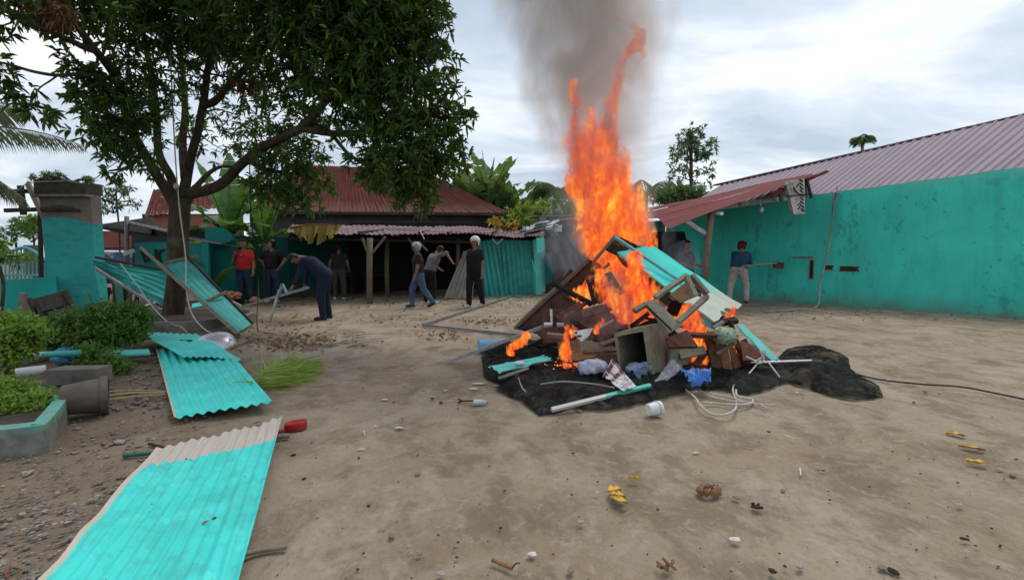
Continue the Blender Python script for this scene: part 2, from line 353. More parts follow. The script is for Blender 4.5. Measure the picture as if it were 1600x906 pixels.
def wood(name, a, b, rough=0.8, sx=1, soot=False):
    s = MT(name, rough, 0.2)
    g = s.noise(3.0, 7, 0.65, 0.8, s.co('Object', (5,5,5))); c = s.mix(s.ramp(g, [(0.3,0),(0.7,1)]), a, b)
    c = s.mix(s.math('MULTIPLY', s.ramp(s.noise(45, 3, 0.6), [(0.5,0),(0.8,1)]), 0.35), c, tuple(x*0.35 for x in b))
    if soot: c = s.mix(s.ramp(s.noise(2.6, 6, .7, .6), [(.46,0),(.62,.92)]), c, (.012,.010,.010))
    s.col(c); s.bump(s.noise(30, 6, 0.7), 0.4, 0.006); return s.m
M['wood_grey'] = wood('weathered_wood', (0.24,0.21,0.16), (0.13,0.11,0.08))
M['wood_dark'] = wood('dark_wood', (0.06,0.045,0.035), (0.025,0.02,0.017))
M['wood_brown'] = wood('brown_board', (0.13,0.062,0.04), (0.06,0.033,0.024), 0.75, soot=True)
M['wood_red'] = wood('red_brown_board', (0.17,0.055,0.033), (0.08,0.03,0.02), 0.75, soot=True)
M['wood_green'] = wood('greenish_wood', (0.30,0.285,0.21), (0.16,0.15,0.105))
M['wood_orange'] = wood('plywood', (0.30,0.16,0.075), (0.17,0.09,0.045))
M['charred'] = simple('charred_wood', (0.03,0.022,0.02), (0.012,0.01,0.01), 9, 0.9, bump=0.6)
M['bamboo'] = wood('dry_bamboo', (0.45,0.34,0.17), (0.28,0.2,0.1), 0.5)
M['galv'] = simple('galvanised_bar', (0.42,0.43,0.43), (0.26,0.26,0.26), 8, 0.45, metal=0.5)
M['greybar'] = simple('grey_bar', (0.22,0.22,0.22), (0.13,0.13,0.13), 8, 0.6)
M['white_pl'] = simple('white_plastic', (0.72,0.72,0.72), (0.55,0.55,0.55), 5, 0.4, bump=0.05)
M['alu'] = simple('dull_aluminium', (0.62,0.62,0.66), (0.45,0.45,0.48), 4, 0.38, metal=0.75, bump=0.3, bs=6)
M['rope'] = simple('pale_rope', (0.55,0.52,0.46), (0.4,0.37,0.32), 60, 0.9, bump=0.5, bs=120)
M['hose'] = simple('grey_cable', (0.30,0.33,0.31), (0.2,0.22,0.2), 4, 0.6)
M['dark_teal'] = simple('dark_teal_paint', (0.03,0.13,0.13), (0.02,0.08,0.08), 9, .7)
M['shade_black'] = simple('shade_black_boards', (0.022,0.024,0.024), (0.012,0.013,0.013), 3, 0.95)  # near-black colour carries the shade of the stall interior
M['cable_b'] = simple('black_cable', (0.02,0.02,0.02), None, 4, 0.6)
M['pot'] = simple('grey_brown_pot', (0.135,0.105,0.088), (0.085,0.066,0.056), 5, 0.9, bump=0.35, bs=30)
M['soil'] = simple('dark_soil', (0.07,0.052,0.038), (0.035,0.027,0.02), 14, 1.0, bump=0.8)
M['red_pl'] = simple('red_plastic', (0.42,0.022,0.025), (0.3,0.02,0.02), 5, 0.42, bump=0.1)
M['blue_pl'] = simple('blue_plastic', (0.035,0.16,0.48), (0.02,0.1,0.32), 9, 0.4, bump=0.4, bs=12)
M['ltblue'] = simple('light_blue_mat', (0.17,0.42,0.58), (0.12,0.33,0.48), 6, 0.6)
M['blue_bag'] = simple('blue_bag', (0.06,0.2,0.33), (0.04,0.13,0.22), 9, 0.5, bump=0.6, bs=14)
M['white_cloth'] = simple('grey_white_cloth', (0.42,0.42,0.52), (0.25,0.25,0.33), 7, 0.9, bump=0.5, bs=12)
M['denim'] = simple('crumpled_blue_cloth', (0.18,0.24,0.32), (0.08,0.11,0.17), 9, 0.9, bump=0.6, bs=14)
M['paper'] = simple('white_scrap', (0.62,0.6,0.58), (0.42,0.39,0.36), 12, 0.8)
M['stone'] = simple('stone', (0.25,0.22,0.185), (0.15,0.13,0.105), 7, 0.95, bump=0.4)
M['stone_pale'] = simple('pale_stone', (0.38,0.335,0.28), (0.27,0.235,0.19), 7, 0.95, bump=0.4)
M['lump'] = simple('dark_lump', (0.06,0.04,0.03), (0.025,0.018,0.015), 12, 0.95, bump=0.6)
M['glass'] = simple('clear_bottle', (0.5,0.52,0.5), (0.35,0.38,0.36), 9, 0.15, spec=0.6, bump=0.0)
M['black'] = simple('black_paint', (0.012,0.012,0.014), None, 5, 0.6, bump=0)
# ground
s = MT('dry_dirt', 0.95, 0.08); ob = s.tc.outputs['Object']; gx = s.sep(ob)
c = s.mix(s.ramp(s.noise(0.55, 6, 0.6, 0.5), [(0.36,0),(0.66,1)]), (0.262,0.203,0.140), (0.36,0.293,0.214))
c = s.mix(s.math('MULTIPLY', s.ramp(s.noise(2.6, 7, 0.68, 0.4, s.co('Object', (1,0.8,1), (0,0,0.5))), [(0.47,0),(0.58,1)]), 0.6), c, (0.15,0.112,0.074))
c = s.mix(s.math('MULTIPLY', s.ramp(s.noise(1.3, 9, 0.74, 0.9), [(0.5,0),(0.6,1)]), 0.45), c, (0.39,0.335,0.265))
c = s.mix(s.math('MULTIPLY', s.ramp(s.noise(9, 8, 0.74, 0.6), [(0.54,0),(0.64,1)]), 0.5), c, (0.40,0.345,0.275))
c = s.mix(s.math('MULTIPLY', s.ramp(s.noise(30, 5, 0.7), [(0.5,0),(0.72,1)]), 0.4), c, (0.14,0.105,0.075))
c = s.mix(s.ramp(s.noise(85, 3, 0.6), [(0.7,0),(0.76,1)]), c, (0.48,0.43,0.37))
c = s.mix(s.ramp(s.noise(60, 3, 0.6, 0, s.co('Object', (1,1.3,1))), [(0.71,0),(0.75,1)]), c, (0.06,0.045,0.035))
# damp earth with more humus to the left of the yard, near the planting
ff = s.math('ADD', gx[0], s.math('MULTIPLY', s.math('SUBTRACT', s.noise(0.7, 5), 0.5), 2.6)); ff = s.math('ADD', ff, s.math('MULTIPLY', gx[1], 0.42))
fm = s.N.new('ShaderNodeMapRange'); fm.inputs[1].default_value = -5.6; fm.inputs[2].default_value = -3.6; fm.inputs[3].default_value = 1; fm.inputs[4].default_value = 0; s.L.new(ff, fm.inputs[0])
c = s.mix(s.math('MULTIPLY', fm.outputs[0], 0.85), c, s.mix(s.noise(5, 7, 0.7), (0.21,0.158,0.112), (0.09,0.068,0.05)))
s.col(c)
h = s.math('ADD', s.noise(13, 8, 0.7), s.math('MULTIPLY', s.noise(70, 4, 0.7), 0.35)); s.bump(h, 0.6, 0.03); M['dirt'] = s.m
# foliage
def leafmat(name, a, b, c3=None, rough=0.45, tr=0.25):
    s = MT(name, rough, 0.35); ra = s.N.new('ShaderNodeNewGeometry')
    r = ra.outputs['Random Per Island']; c = s.mix(r, a, b)
    if c3: c = s.mix(s.ramp(r, [(0.9,0),(0.93,1)]), c, c3)
    s.col(c); tn = s.N.new('ShaderNodeBsdfTranslucent'); s.L.new(s.mix(0.5, c, (0.3,0.5,0.05)), tn.inputs[0])
    mx_ = s.N.new('ShaderNodeMixShader'); mx_.inputs[0].default_value = tr
    s.L.new(s.b.outputs[0], mx_.inputs[1]); s.L.new(tn.outputs[0], mx_.inputs[2]); s.L.new(mx_.outputs[0], s.N['Material Output'].inputs[0]); return s.m
M['mango'] = leafmat('mango_leaf', (0.022,0.052,0.012), (0.055,0.115,0.022), (0.14,0.22,0.03), tr=0.25)
M['bush_lt'] = leafmat('bush_leaf_light', (0.12,0.22,0.035), (0.24,0.37,0.055), tr=0.35)
M['bush_dk'] = leafmat('bush_leaf_dark', (0.055,0.135,0.03), (0.13,0.24,0.05), tr=0.3)
M['far_leaf'] = leafmat('distant_leaf', (0.07,0.13,0.05), (0.13,0.20,0.085), tr=0.3)
M['far_leaf2'] = leafmat('distant_leaf_dark', (0.06,0.10,0.06), (0.10,0.155,0.085), tr=0.3)
M['yellow_leaf'] = leafmat('papaya_leaf', (0.2,0.29,0.06), (0.33,0.40,0.08), (0.40,0.38,0.06), tr=0.35)
M['grass'] = leafmat('fresh_grass', (0.26,0.36,0.08), (0.46,0.55,0.16), tr=0.3)
M['banana'] = leafmat('banana_leaf', (0.045,0.13,0.025), (0.07,0.18,0.04), tr=0.28, rough=0.4)
M['dry_leaf'] = leafmat('dry_banana_leaf', (0.17,0.09,0.025), (0.30,0.18,0.05), tr=0.3, rough=0.8)
M['frond'] = leafmat('coconut_leaflet', (0.13,0.14,0.10), (0.20,0.20,0.14), tr=0.2)
M['litter'] = leafmat('dead_leaf', (0.10,0.05,0.03), (0.24,0.13,0.07), tr=0.05, rough=0.9)
s = MT('yellow_fallen_leaf', .7); s.col(s.mix(s.ramp(s.noise(22, 5, .65), [(.45,0),(.62,1)]), (0.66,0.43,0.07), (0.33,0.15,0.03))); M['yel'] = s.m
s = MT('bark', 0.95, 0.1); v = s.co('Object', (5,5,1.3))
c = s.mix(s.ramp(s.noise(2.2, 8, 0.7, 0.5, v), [(0.35,0),(0.65,1)]), (0.105,0.078,0.055), (0.045,0.034,0.025))
c = s.mix(s.math('MULTIPLY', s.ramp(s.noise(3.5, 6, 0.6), [(0.55,0),(0.68,1)]), 0.5), c, (0.16,0.15,0.11)); s.col(c); s.bump(s.noise(4, 8, 0.75, 0.3, v), 0.9, 0.05); M['bark'] = s.m
M['stem'] = simple('banana_stem', (0.22,0.20,0.10), (0.11,0.10,0.055), 6, 0.7)
# ================================================================ THE SETTING
def grid1(lo, hi, st, far):
    inner = list(np.arange(lo, hi+1e-6, st)); o = []; d = st; x = lo
    left = []; 
    while x > -far: d *= 1.5; x -= d; left.append(x)
    right = []; d = st; x = hi
    while x < far: d *= 1.5; x += d; right.append(x)
    return np.array(left[::-1]+inner+right)
gxs = grid1(-5.5, 7.5, 0.055, 500); gys = grid1(0.4, 11.0, 0.055, 500)
XX, YY = np.meshgrid(gxs, gys, indexing='ij'); pp = np.stack([XX, YY, XX*0], -1)
inn = np.clip(1-np.maximum(np.abs(XX-1)-11, 0)/10, 0, 1)*np.clip(1-np.maximum(YY-18, 0)/10, 0, 1)
ZZ = (fbm(pp, 0.9, 3)*0.018+fbm(pp+7, 6.0, 3)*0.006)*inn-0.012
lft = np.clip((-0.8-XX)/1.5, 0, 1)*inn; ZZ = ZZ+fbm(pp+3, 4.5, 4)*0.02*lft
fine = ((XX > -5.5) & (XX < 7.5) & (YY < 11)); ZZ = np.where(fine, ZZ+fbm(pp+1, 7.0, 3)*0.009, ZZ)
ni, nj = len(gxs), len(gys); i = (np.arange(ni-1)[:,None]*nj+np.arange(nj-1)[None,:]).ravel()
obj('ground', (np.stack([XX,YY,ZZ],-1).reshape(-1,3), np.stack([i,i+nj,i+nj+1,i+1],1)), M['dirt'], kind='structure', smooth=True)

def wallseg(mb, a, b, h0, h1, th, z0=-0.1):
    a = np.array((a[0],a[1],0.)); b = np.array((b[0],b[1],0.)); d = unit(b-a); n = V(-d[1], d[0], 0)*th
    up0, up1, dn = V(0,0,h0), V(0,0,h1), V(0,0,z0)
    mb.hexa([a+dn, b+dn, b+n+dn, a+n+dn], [a+up0, b+up1, b+n+up1, a+n+up0]); return mb
# long turquoise boundary wall on the right
WA, WD = V(11.1,9.74,0), V(-3.4,3.76,0)
def wpt(t, off=0.0, z=0.0):
    n = unit(V(-WD[1], WD[0], 0)); return WA+WD*t-n*(-off)*(-1)+V(0,0,z) if False else WA+WD*t+n*off+V(0,0,z)
# n above points towards the yard (left/near side) for positive off
wn_ = unit(V(-WD[1], WD[0], 0))
if wn_ @ (V(0,0,0)-WA) < 0: pass
YS = 1 if wn_ @ (V(0,0,0)-WA) > 0 else -1
def wall_at(px, z, off=0.0):
    """point of the wall plane seen in the direction of column px"""
    k = (px-800)/FPX; t = (WA[0]-k*WA[1])/(k*WD[1]-WD[0]); return WA+WD*t+wn_*YS*off+V(0,0,z)
def wh(t): return float(np.interp(t, [-1.3, 0, 0.8, 1.66], [3.5, 3.27, 3.05, 2.8]))
wall = MB(); ts = np.linspace(-1.25, 1.66, 60)
rs = np.random.RandomState(5)
top = [wh(t)+rs.uniform(-0.012, 0.012) for t in ts]
fr, bk = [], []
nz = 2
vs = []
for t, h in zip(ts, top):
    p = WA+WD*t; b = p-wn_*YS*0.16
    vs += [p+V(0,0,-0.1), p+V(0,0,h), b+V(0,0,h), b+V(0,0,-0.1)]
fs = []
for k in range(len(ts)-1):
    o = k*4; fs += [(o, o+4, o+5, o+1), (o+1, o+5, o+6, o+2), (o+2, o+6, o+7, o+3), (o+3,o+7,o+4,o)]
fs += [(0,1,2,3), tuple(len(vs)-4+q for q in (3,2,1,0))]
wall.add(vs, fs)
bw = empty('boundary_wall', WA+WD*0.2, 'long turquoise plastered wall with damp dark stains on the right of the yard', 'wall')
obj('wall_face', wall, M['wall_teal'], bw)
# broken sockets and chases in the plaster; dark raised slabs paint their inner shade
wd = unit(WD)
def wall_patch(px, py, w_, h_, m, name, off=0.004, dep=0.02):
    k = wall_at(px, 0); Y = k[1]; p = P(px, py, Y); mb = MB()
    mb.box(p+wn_*YS*(off-dep/2+0.002), (w_, dep, h_), (wd, wn_*YS, V(0,0,1))); return obj(name, mb, m, bw)
for (px, py, w_, h_) in ((1327,420,0.42,0.17),(1295,418,0.22,0.16)):
    r_ = MB(); p = P(px, py, wall_at(px,0)[1]); rs2 = np.random.RandomState(int(px))
    for k in range(22):
        a = 2*math.pi*k/22; q_ = rs2.uniform(.35,1); r_.blob(p+wd*math.cos(a)*w_*0.5+V(0,0,math.sin(a)*h_*0.42)+wn_*YS*0.0, (0.03*q_,0.008,0.02*q_), 0.6, 1, k+int(px))
    obj('chipped_rim', r_, M['stone_pale'], bw); wall_patch(px, py, w_, h_*0.8, M['lump'], 'hole_shade', 0.006)
wall_patch(1268, 421, 0.07, 0.5, M['charred'], 'hole_shade', 0.006); wall_patch(1268, 421, 0.13, 0.56, M['stone'], 'chipped_rim', 0.002)
wall_patch(1255, 402, 0.5, 0.05, M['stone'], 'chipped_rim', 0.003)
# building beyond the wall with purple ribbed roof
pb = empty('neighbouring_house', (12, 14, 0), 'long house with purple ribbed metal roof beyond the turquoise wall', 'house')
A, B = P(1040,345,17.5), P(1700,262,9.6); D, C_ = P(1125,290,22.0), P(1880,115,11.6)
nr = 13
for k in range(nr):      # overlapping roof sheets
    a, b = k/nr, (k+1)/nr+0.003; f = lambda p, q, t: p*(1-t)+q*t
    o = obj('roof_sheet', corr(f(A,B,a)+V(0,0,0.003*(k%2)), f(A,B,b)+V(0,0,0.003*(k%2)), f(D,C_,b)+V(0,0,0.003*(k%2)), f(D,C_,a)+V(0,0,0.003*(k%2)), 4, 0.045, 3, 'rib', 0.004, 0.008, 2, k, smp=14, rib=0.17), M['roof_purple'], pb)
rc = MB(); rc.beam(D+V(-0.2,0.1,0.03), C_+V(0.3,-0.2,0.03), 0.28, 0.05); obj('ridge_cap', rc, M['roof_pink'], pb)
nw = MB(); e1, e2 = A+V(0.35,0.35,-0.15), B+V(0.3,0.3,-0.15)
nw.hexa([V(e1[0],e1[1],0), V(e2[0],e2[1],0), V(e2[0]+2,e2[1]+2,0), V(e1[0]+2,e1[1]+2,0)], [e1, e2, e2+V(2,2,0.7), e1+V(2,2,0.7)]); obj('wall', nw, M['grey_wall'], pb)
# ---------------- right shed with sagging red roof
rs_ = empty('open_shed', P(1100,460,13)*V(1,1,0), 'open lean-to shed with sagging dark red metal roof against the turquoise wall', 'shed')
Ra, Rb, Rc, Rd = P(1045,358,10.6), P(1272,274,11.6), P(1253,276,16.6), P(1012,327,16.2)
for k in range(6):
    a, b = k/6, (k+1)/6+0.01; f = lambda p, q, t: p*(1-t)+q*t
    obj('roof_sheet', corr(f(Ra,Rd,a)+V(0,0,.003*(k%2)), f(Ra,Rd,b)+V(0,0,.003*(k%2)), f(Rb,Rc,b)+V(0,0,.003*(k%2)), f(Rb,Rc,a)+V(0,0,.003*(k%2)), 2, 0.04, 6, 'rib', 0.004, 0.05, 1.2, 20+k, smp=10, rib=0.12), M['roof_red'], rs_)
t_ = MB(); t_.slab(P(1205,301,11.5), P(1292,266,11.7), P(1296,269,11.7), P(1210,306,11.5), 0.02); obj('loose_roof_strip', t_, M['roof_red'], rs_)
po = MB(); po.tube([P(1112,331,11.1), P(1106,380,11.1), P(1098,470,11.1)], [0.075,0.08,0.085], 10); obj('post', po, M['wood_grey'], rs_, smooth=True)
br = MB(); br.beam(P(1071,345,11.0), P(1102,365,11.08), 0.06, 0.10); obj('brace', br, M['galv'], rs_)
br = MB(); br.beam(P(1113,332,11.2), P(1128,334,10.9), 0.09, 0.07); obj('beam_end', br, M['white_pl'], rs_)
br = MB(); br.beam(P(1118,325,12.6), P(1232,309,12.4), 0.08, 0.13); obj('rafter_beam', br, M['galv'], rs_)
for a_, b_ in (((1156,316),(1157,322)), ((1219,290),(1221,314)), ((1260,281),(1262,308))):
    m_ = MB(); m_.beam(P(*a_,12.2), P(*b_,12.2), 0.07, 0.07); obj('strut', m_, M['greybar'], rs_)
bl = MB(); bl.tube([P(1188,316,12.0), P(1189,322,12.0)], 0.012, 6); bl.blob(P(1190,328,12.0), (0.05,0.05,0.07), 0, 2); bulb = obj('light_bulb', bl, M['white_pl'], None, 'unlit bulb hanging on a wire under the red shed roof', 'light bulb', smooth=True)
# back wall of the yard
CB = WA+WD*1.66
bwk = MB(); wallseg(bwk, (CB[0]-0.02, CB[1]+0.02), (0.2, 19.5), 2.6, 2.5, 0.15); obj('back_wall', bwk, M['wall_shaded'], None, 'dark turquoise wall closing the yard behind the bonfire', 'wall')
m_ = MB(); m_.slab(P(1005,340,16.2), P(1250,330,15.2), P(1250,320,17.5), P(1005,330,18.5), .04); obj('light_block', m_, M['wood_dark'], rs_)  # added slab closing the gap behind the roof to keep light out
m_ = MB(); m_.slab(P(1020,362,15.6), P(1098,362,15.4), P(1098,462,15.0), P(1020,458,15.3), .05); obj('shade_panel', m_, M['shade_black'], rs_)  # added panel that darkens the shed's left side, shade in its colour
# decorated vent box hung at the shed corner
vb = empty('vent_panel', P(1248,332,11.5), 'tilted white openwork panel hanging from the corner of the red roof', 'panel')
a, b, c_, d = P(1227,283,11.45), P(1257,279,11.45), P(1258,334,11.4), P(1241,335,11.4)
m_ = MB(); m_.slab(a, b, c_, d, 0.12); obj('panel_body', m_, simple('mottled_white_board', (0.6,0.6,0.55), (0.22,0.22,0.2), 6, 0.8, det=7), vb)
m_ = MB(); m_.beam(P(1227,307,11.4), P(1270,303,11.4), 0.02, 0.03); obj('strap', m_, M['black'], vb)
dk = MB(); n = unit(np.cross(b-a, d-a)); n = n if n@(V(0,0,CAM_H)-a) > 0 else -n
for k in range(9):
    v_ = 0.06+k*0.105; l, r = a*(1-v_)+d*v_, b*(1-v_)+c_*v_; p = l*0.14+r*0.86; dk.beam(p+n*0.006-V(0.07,0,-0.05), p+n*0.006+V(0.02,0,-0.03), 0.03, 0.01, n)
    if k in (1,2,3,6,7): p = l*0.5+r*0.5+V(0.05*math.sin(k*2.2),0,0); dk.beam(p+n*0.006-V(0.05*math.cos(k),0,0.05), p+n*0.006+V(0.06*math.cos(k),0,0.05), 0.03, 0.01, n)
obj('slot', dk, M['black'], vb, kind='stuff')
m_ = MB(); m_.beam(P(1260,278,11.6), P(1268,310,11.6), 0.05, 0.05); obj('frame_bar', m_, M['wood_dark'], vb)
# ---------------- long shed across the back
ls = empty('long_shed', P(640,470,14)*V(1,1,0), 'long low dark stall with rusty pinkish tin roof across the back of the yard', 'shed')
# front eave from left to right, ragged sheets
ev = [(448,362,12.4),(520,366,12.9),(600,367,13.5),(680,367,14.2),(745,366,14.8),(800,372,15.4),(850,370,15.8)]
rt = [(458,351,16.2),(520,352,16.5),(600,353,17),(680,354,17.5),(745,354,18),(800,362,18.3),(850,356,18.6)]
for k in range(6):
    a, b, c_, d = P(*ev[k]), P(*ev[k+1]), P(*rt[k+1]), P(*rt[k]); z_ = V(0,0,0.012*(k%2))
    for h_ in range(2):
        f = lambda p, q, t: p*(1-t)+q*t; u0, u1 = h_/2, (h_+1)/2+0.012
        obj('roof_sheet', corr(f(a,b,u0)+z_, f(a,b,u1)+z_, f(d,c_,u1)+z_, f(d,c_,u0)+z_, 5, 0.015, 6, 'sine', 0.004, 0.04, 1.5, 40+k*2+h_, rag=0.02), M['roof_pink'], ls)
for (a_, b_, Y1, Y2) in (((605,359),(760,364),13.3,14.8),((735,362),(800,356),14.6,15),((760,364),(850,366),14.9,15.4),((600,356),(650,358),13.4,13.9)):
    m_ = MB(); pa, pb_ = P(*a_, Y1), P(*b_, Y2); m_.slab(pa, pb_, pb_+V(0.02,0.5,0.03), pa+V(0,0.5,0.03), 0.015); obj('loose_roof_strip', m_, M['roof_pink'], ls)
f0 = P(578,475,12.75); f1 = P(605,462,15.2)
for (px, top, bot, Y, w_) in ((578,372,476,12.75,0.085),(605,374,459,15.2,0.08),(716,372,459,15.6,0.07)):
    m_ = MB(); m_.tube([P(px,top,Y), P(px-1,(top+bot)/2,Y), V(*(P(px,bot,Y)[:2]),-0.05)], w_, 8); obj('post', m_, M['wood_grey'], ls, smooth=True)
for (a_, b_, Y) in (((582,395),(602,370),12.7),((576,398),(566,372),12.7),((658,400),(638,372),14.0),((655,378),(668,392),14)):
    m_ = MB(); m_.beam(P(*a_,Y), P(*b_,Y), 0.06, 0.06); obj('brace', m_, M['wood_grey'], ls)
m_ = MB(); m_.beam(P(450,372,12.8), P(800,380,16.0), 0.07, 0.09); obj('eave_beam', m_, M['wood_dark'], ls)
for (px, Y) in ((480,12.6),(562,13.2),(700,14.6),(655,14.3),(770,15.4)):
    m_ = MB(); a = P(px, 364, Y); m_.beam(a+V(0,-0.1,0.0), a+V(0.1,3.0,0.28), 0.05, 0.07); obj('rafter', m_, M['wood_dark'], ls)
m_ = MB(); wallseg(m_, (0.4,19.4), (-6.2,17.2), 2.75, 2.6, 0.12); obj('back_wall', m_, M['shade_black'], ls)
m_ = MB(); wallseg(m_, (-7.2,14.6), (-6.2,17.2), 2.15, 2.35, 0.1); obj('side_wall', m_, M['wall_shaded'], ls)
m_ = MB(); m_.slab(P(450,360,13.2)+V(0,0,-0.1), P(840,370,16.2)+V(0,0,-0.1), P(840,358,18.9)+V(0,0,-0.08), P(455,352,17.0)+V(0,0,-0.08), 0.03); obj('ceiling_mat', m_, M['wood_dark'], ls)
for k in range(3):
    m_ = MB(); m_.box(P(480+k*55,430,16.0+0.3*k), (1.0,0.5,0.06)); 
    for sx in (-.4,.4): m_.box(P(480+k*55,430,16.0+0.3*k)+V(sx,0,-0.35), (0.06,0.4,0.7))
    obj('table', m_, M['wood_dark'], None, ['dark bench in the shadow at the left end of the stall','dark bench in the shadow beside the inner post','dark bench in the shadow behind the walking man'][k], 'bench', )
# corrugated sheets closing the right end of the stall
def cs(name, quad, n, mat_, lab, amp=0.03, bend=0.03, seed=1, rag=0.02, **kw):
    a, b, c_, d = quad; return obj(name, corr(a,b,c_,d,n,amp,10,'sine',0.005,bend,1.2,seed,rag=rag,**kw), mat_, None, lab, 'metal sheet')
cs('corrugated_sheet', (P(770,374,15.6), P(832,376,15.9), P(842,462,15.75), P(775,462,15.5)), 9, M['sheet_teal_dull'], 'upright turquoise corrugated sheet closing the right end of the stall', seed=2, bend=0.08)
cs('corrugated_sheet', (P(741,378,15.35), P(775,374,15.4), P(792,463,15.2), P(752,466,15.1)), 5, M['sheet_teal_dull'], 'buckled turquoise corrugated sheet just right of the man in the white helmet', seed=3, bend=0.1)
M['bare_sheet'] = painted('bare_sheet', (0.30,0.28,0.23), under=(0.2,0.18,0.15), dirt=0.6)
cs('corrugated_sheet', (P(725,392,14.7), P(748,392,14.7), P(738,468,13.9), P(694,465,14.0)), 6, M['bare_sheet'], 'bare grey-brown corrugated sheet leaning behind the man in the white helmet', seed=4, bend=0.1)
m_ = MB(); m_.slab(P(833,374,15.7), P(852,374,15.7), P(852,455,15.6), P(838,462,15.5), 0.03); obj('door_panel', m_, M['panel_teal'], None, 'narrow turquoise board beside the upright corrugated sheets', 'board')
m_ = MB(); m_.slab(P(831,405,15.2), P(838,428,15.0), P(838,460,15.0), P(834,458,15.2), 0.02); m_.slab(P(838,372,15.3), P(850,370,15.3), P(850,392,15.2), P(839,397,15.2), 0.02); obj('bent_flap', m_, M['board_fade'], None, 'bent pale flap hanging at the right end of the stall', 'board')
m_ = MB(); m_.beam(P(769,373,15.0), P(776,380,15.0), 0.09, 0.02); m_.beam(P(776,382,15.0), P(786,373,15.0), 0.1, 0.02); obj('bent_strip', m_, M['white_pl'], None, 'bent white strip dangling under the stall eave above the turquoise sheets', 'metal strip')
m_ = MB(); m_.beam(P(656,360,13.6), P(663,374,13.6), 0.05, 0.02); obj('hanging_strip', m_, M['white_pl'], None, 'short white strip hanging from the stall eave above the grey helmet', 'metal strip')
m_ = MB(); m_.beam(P(498,360,12.3), P(499,370,12.3), 0.06, 0.02); obj('hanging_strip', m_, M['white_pl'], None, 'short white strip hanging near the left end of the stall eave', 'metal strip')
# collapsed roof strips at the right end
col = empty('collapsed_roof', P(870,380,15.5)*V(1,1,0), 'collapsed tangle of roof strips and boards left of the flames', 'debris')
for k, (x1,y1,x2,y2,Yk,wd_,mm) in enumerate(((835,352,905,344,16,.14,'roof_pink'),(812,362,862,350,15.6,.12,'galv'),(820,366,880,352,15.7,.1,'roof_pink'),(838,349,855,347,15.4,.12,'white_pl'),(858,352,870,345,15.4,.14,'white_pl'),(857,357,868,368,15.2,.12,'galv'),(830,340,900,338,17,.1,'wood_grey'),(848,341,849,352,15.5,.06,'greybar'),(862,346,905,342,15.9,.2,'roof_pink'),(826,360,835,352,15.3,.08,'galv'),(872,362,873,352,15.3,.04,'greybar'))):
    m_ = MB(); m_.beam(P(x1,y1,Yk), P(x2,y2,Yk+0.3), 0.25, wd_*0.4, (0.1,0.3,1)); obj('strip', m_, M[mm], col)
dp = [((845,372,15.9),(900,368,16.2),(900,460,16),(848,458,15.8),'roof_dark'),((880,362,17),(1000,372,17),(1000,452,17),(880,458,17),'roof_dark'),((850,400,15.5),(862,392,15.5),(864,440,15.4),(852,446,15.4),'wall_shaded')]
for a,b,c_,d,mm in dp:
    m_ = MB(); m_.slab(P(*a),P(*b),P(*c_),P(*d),0.04); obj('dark_board', m_, M[mm], col)
# ---------------- house with rusty hip roof
hh = empty('rusty_roof_house', P(650,420,20)*V(1,1,0), 'grey house with rusty brown-red hip roof behind the long stall', 'house')
E1, E2 = P(380,331,19.5), P(795,334,19.5); K1, K2 = P(470,258,24), P(655,264,24)
nsh = 10
for k in range(nsh):
    a, b = k/nsh, (k+1)/nsh+0.002; f = lambda p, q, t: p*(1-t)+q*t; z_ = V(0,0,.006*(k%2))
    obj('roof_sheet', corr(f(E1,E2,a)+z_, f(E1,E2,b)+z_, f(K1,K2,b)+z_, f(K1,K2,a)+z_, 6, 0.02, 4, 'sine', 0.006, 0.02, 1, 60+k, rag=0.0), M['roof_rust'], hh)
E3 = P(795,334,19.5)+V(1.5,8,0); obj('roof_end', corr(E2, E3, K2+V(0.02,0.01,0), K2, 10, 0.02, 4, 'sine', 0.006, 0.0, 1, 3), M['roof_rust'], hh)
m_ = MB(); wallseg(m_, (P(793,352,19.9)[0]-0.3, 19.9), (P(380,352,19.9)[0]+0.3, 19.9), 3.42, 3.36, -4.0); obj('wall', m_, M['grey_wall'], hh)
m_ = MB(); m_.beam(E1+V(0,-0.05,-0.03), E2+V(0,-0.05,-0.03), 0.03, 0.12); obj('fascia', m_, M['roof_dark'], hh)
# small gable house right of centre
gh_ = empty('gable_house', P(893,400,26)*V(1,1,0), 'small house with pale triangular gable and red roof half hidden by flames', 'house')
m_ = MB(); a, b, c_ = P(872,340,26), P(912,340,26), P(890,318,26); bk = V(0.6,5,0)
m_.add([a,b,c_,a+bk,b+bk,c_+bk,V(a[0],a[1],0),V(b[0],b[1],0),V(a[0],a[1],0)+bk,V(b[0],b[1],0)+bk], [(0,1,2),(5,4,3),(6,7,1,0),(9,8,3,4),(7,9,4,1),(8,6,0,3)]); obj('gable_wall', m_, M['grey_wall'], gh_)
m_ = MB(); m_.slab(b+V(0.4,-0.3,-0.2), b+bk+V(0.4,0,-0.2), c_+bk+V(0,0,0.12), c_+V(0,-0.3,0.12), 0.06); m_.slab(a+V(-0.4,-0.3,-0.2), a+bk+V(-0.4,0,-0.2), c_+bk+V(0,0,0.12), c_+V(0,-0.3,0.12), 0.06); obj('roof', m_, M['roof_red'], gh_)
m_ = MB(); m_.beam(a+V(-0.35,-0.33,-0.15), c_+V(0,-0.33,0.12), 0.06, 0.2, (0,-1,0)); m_.beam(c_+V(0,-0.33,0.12), b+V(0.35,-0.33,-0.15), 0.06, 0.2, (0,-1,0)); obj('bargeboard', m_, M['pale_gable'], gh_)
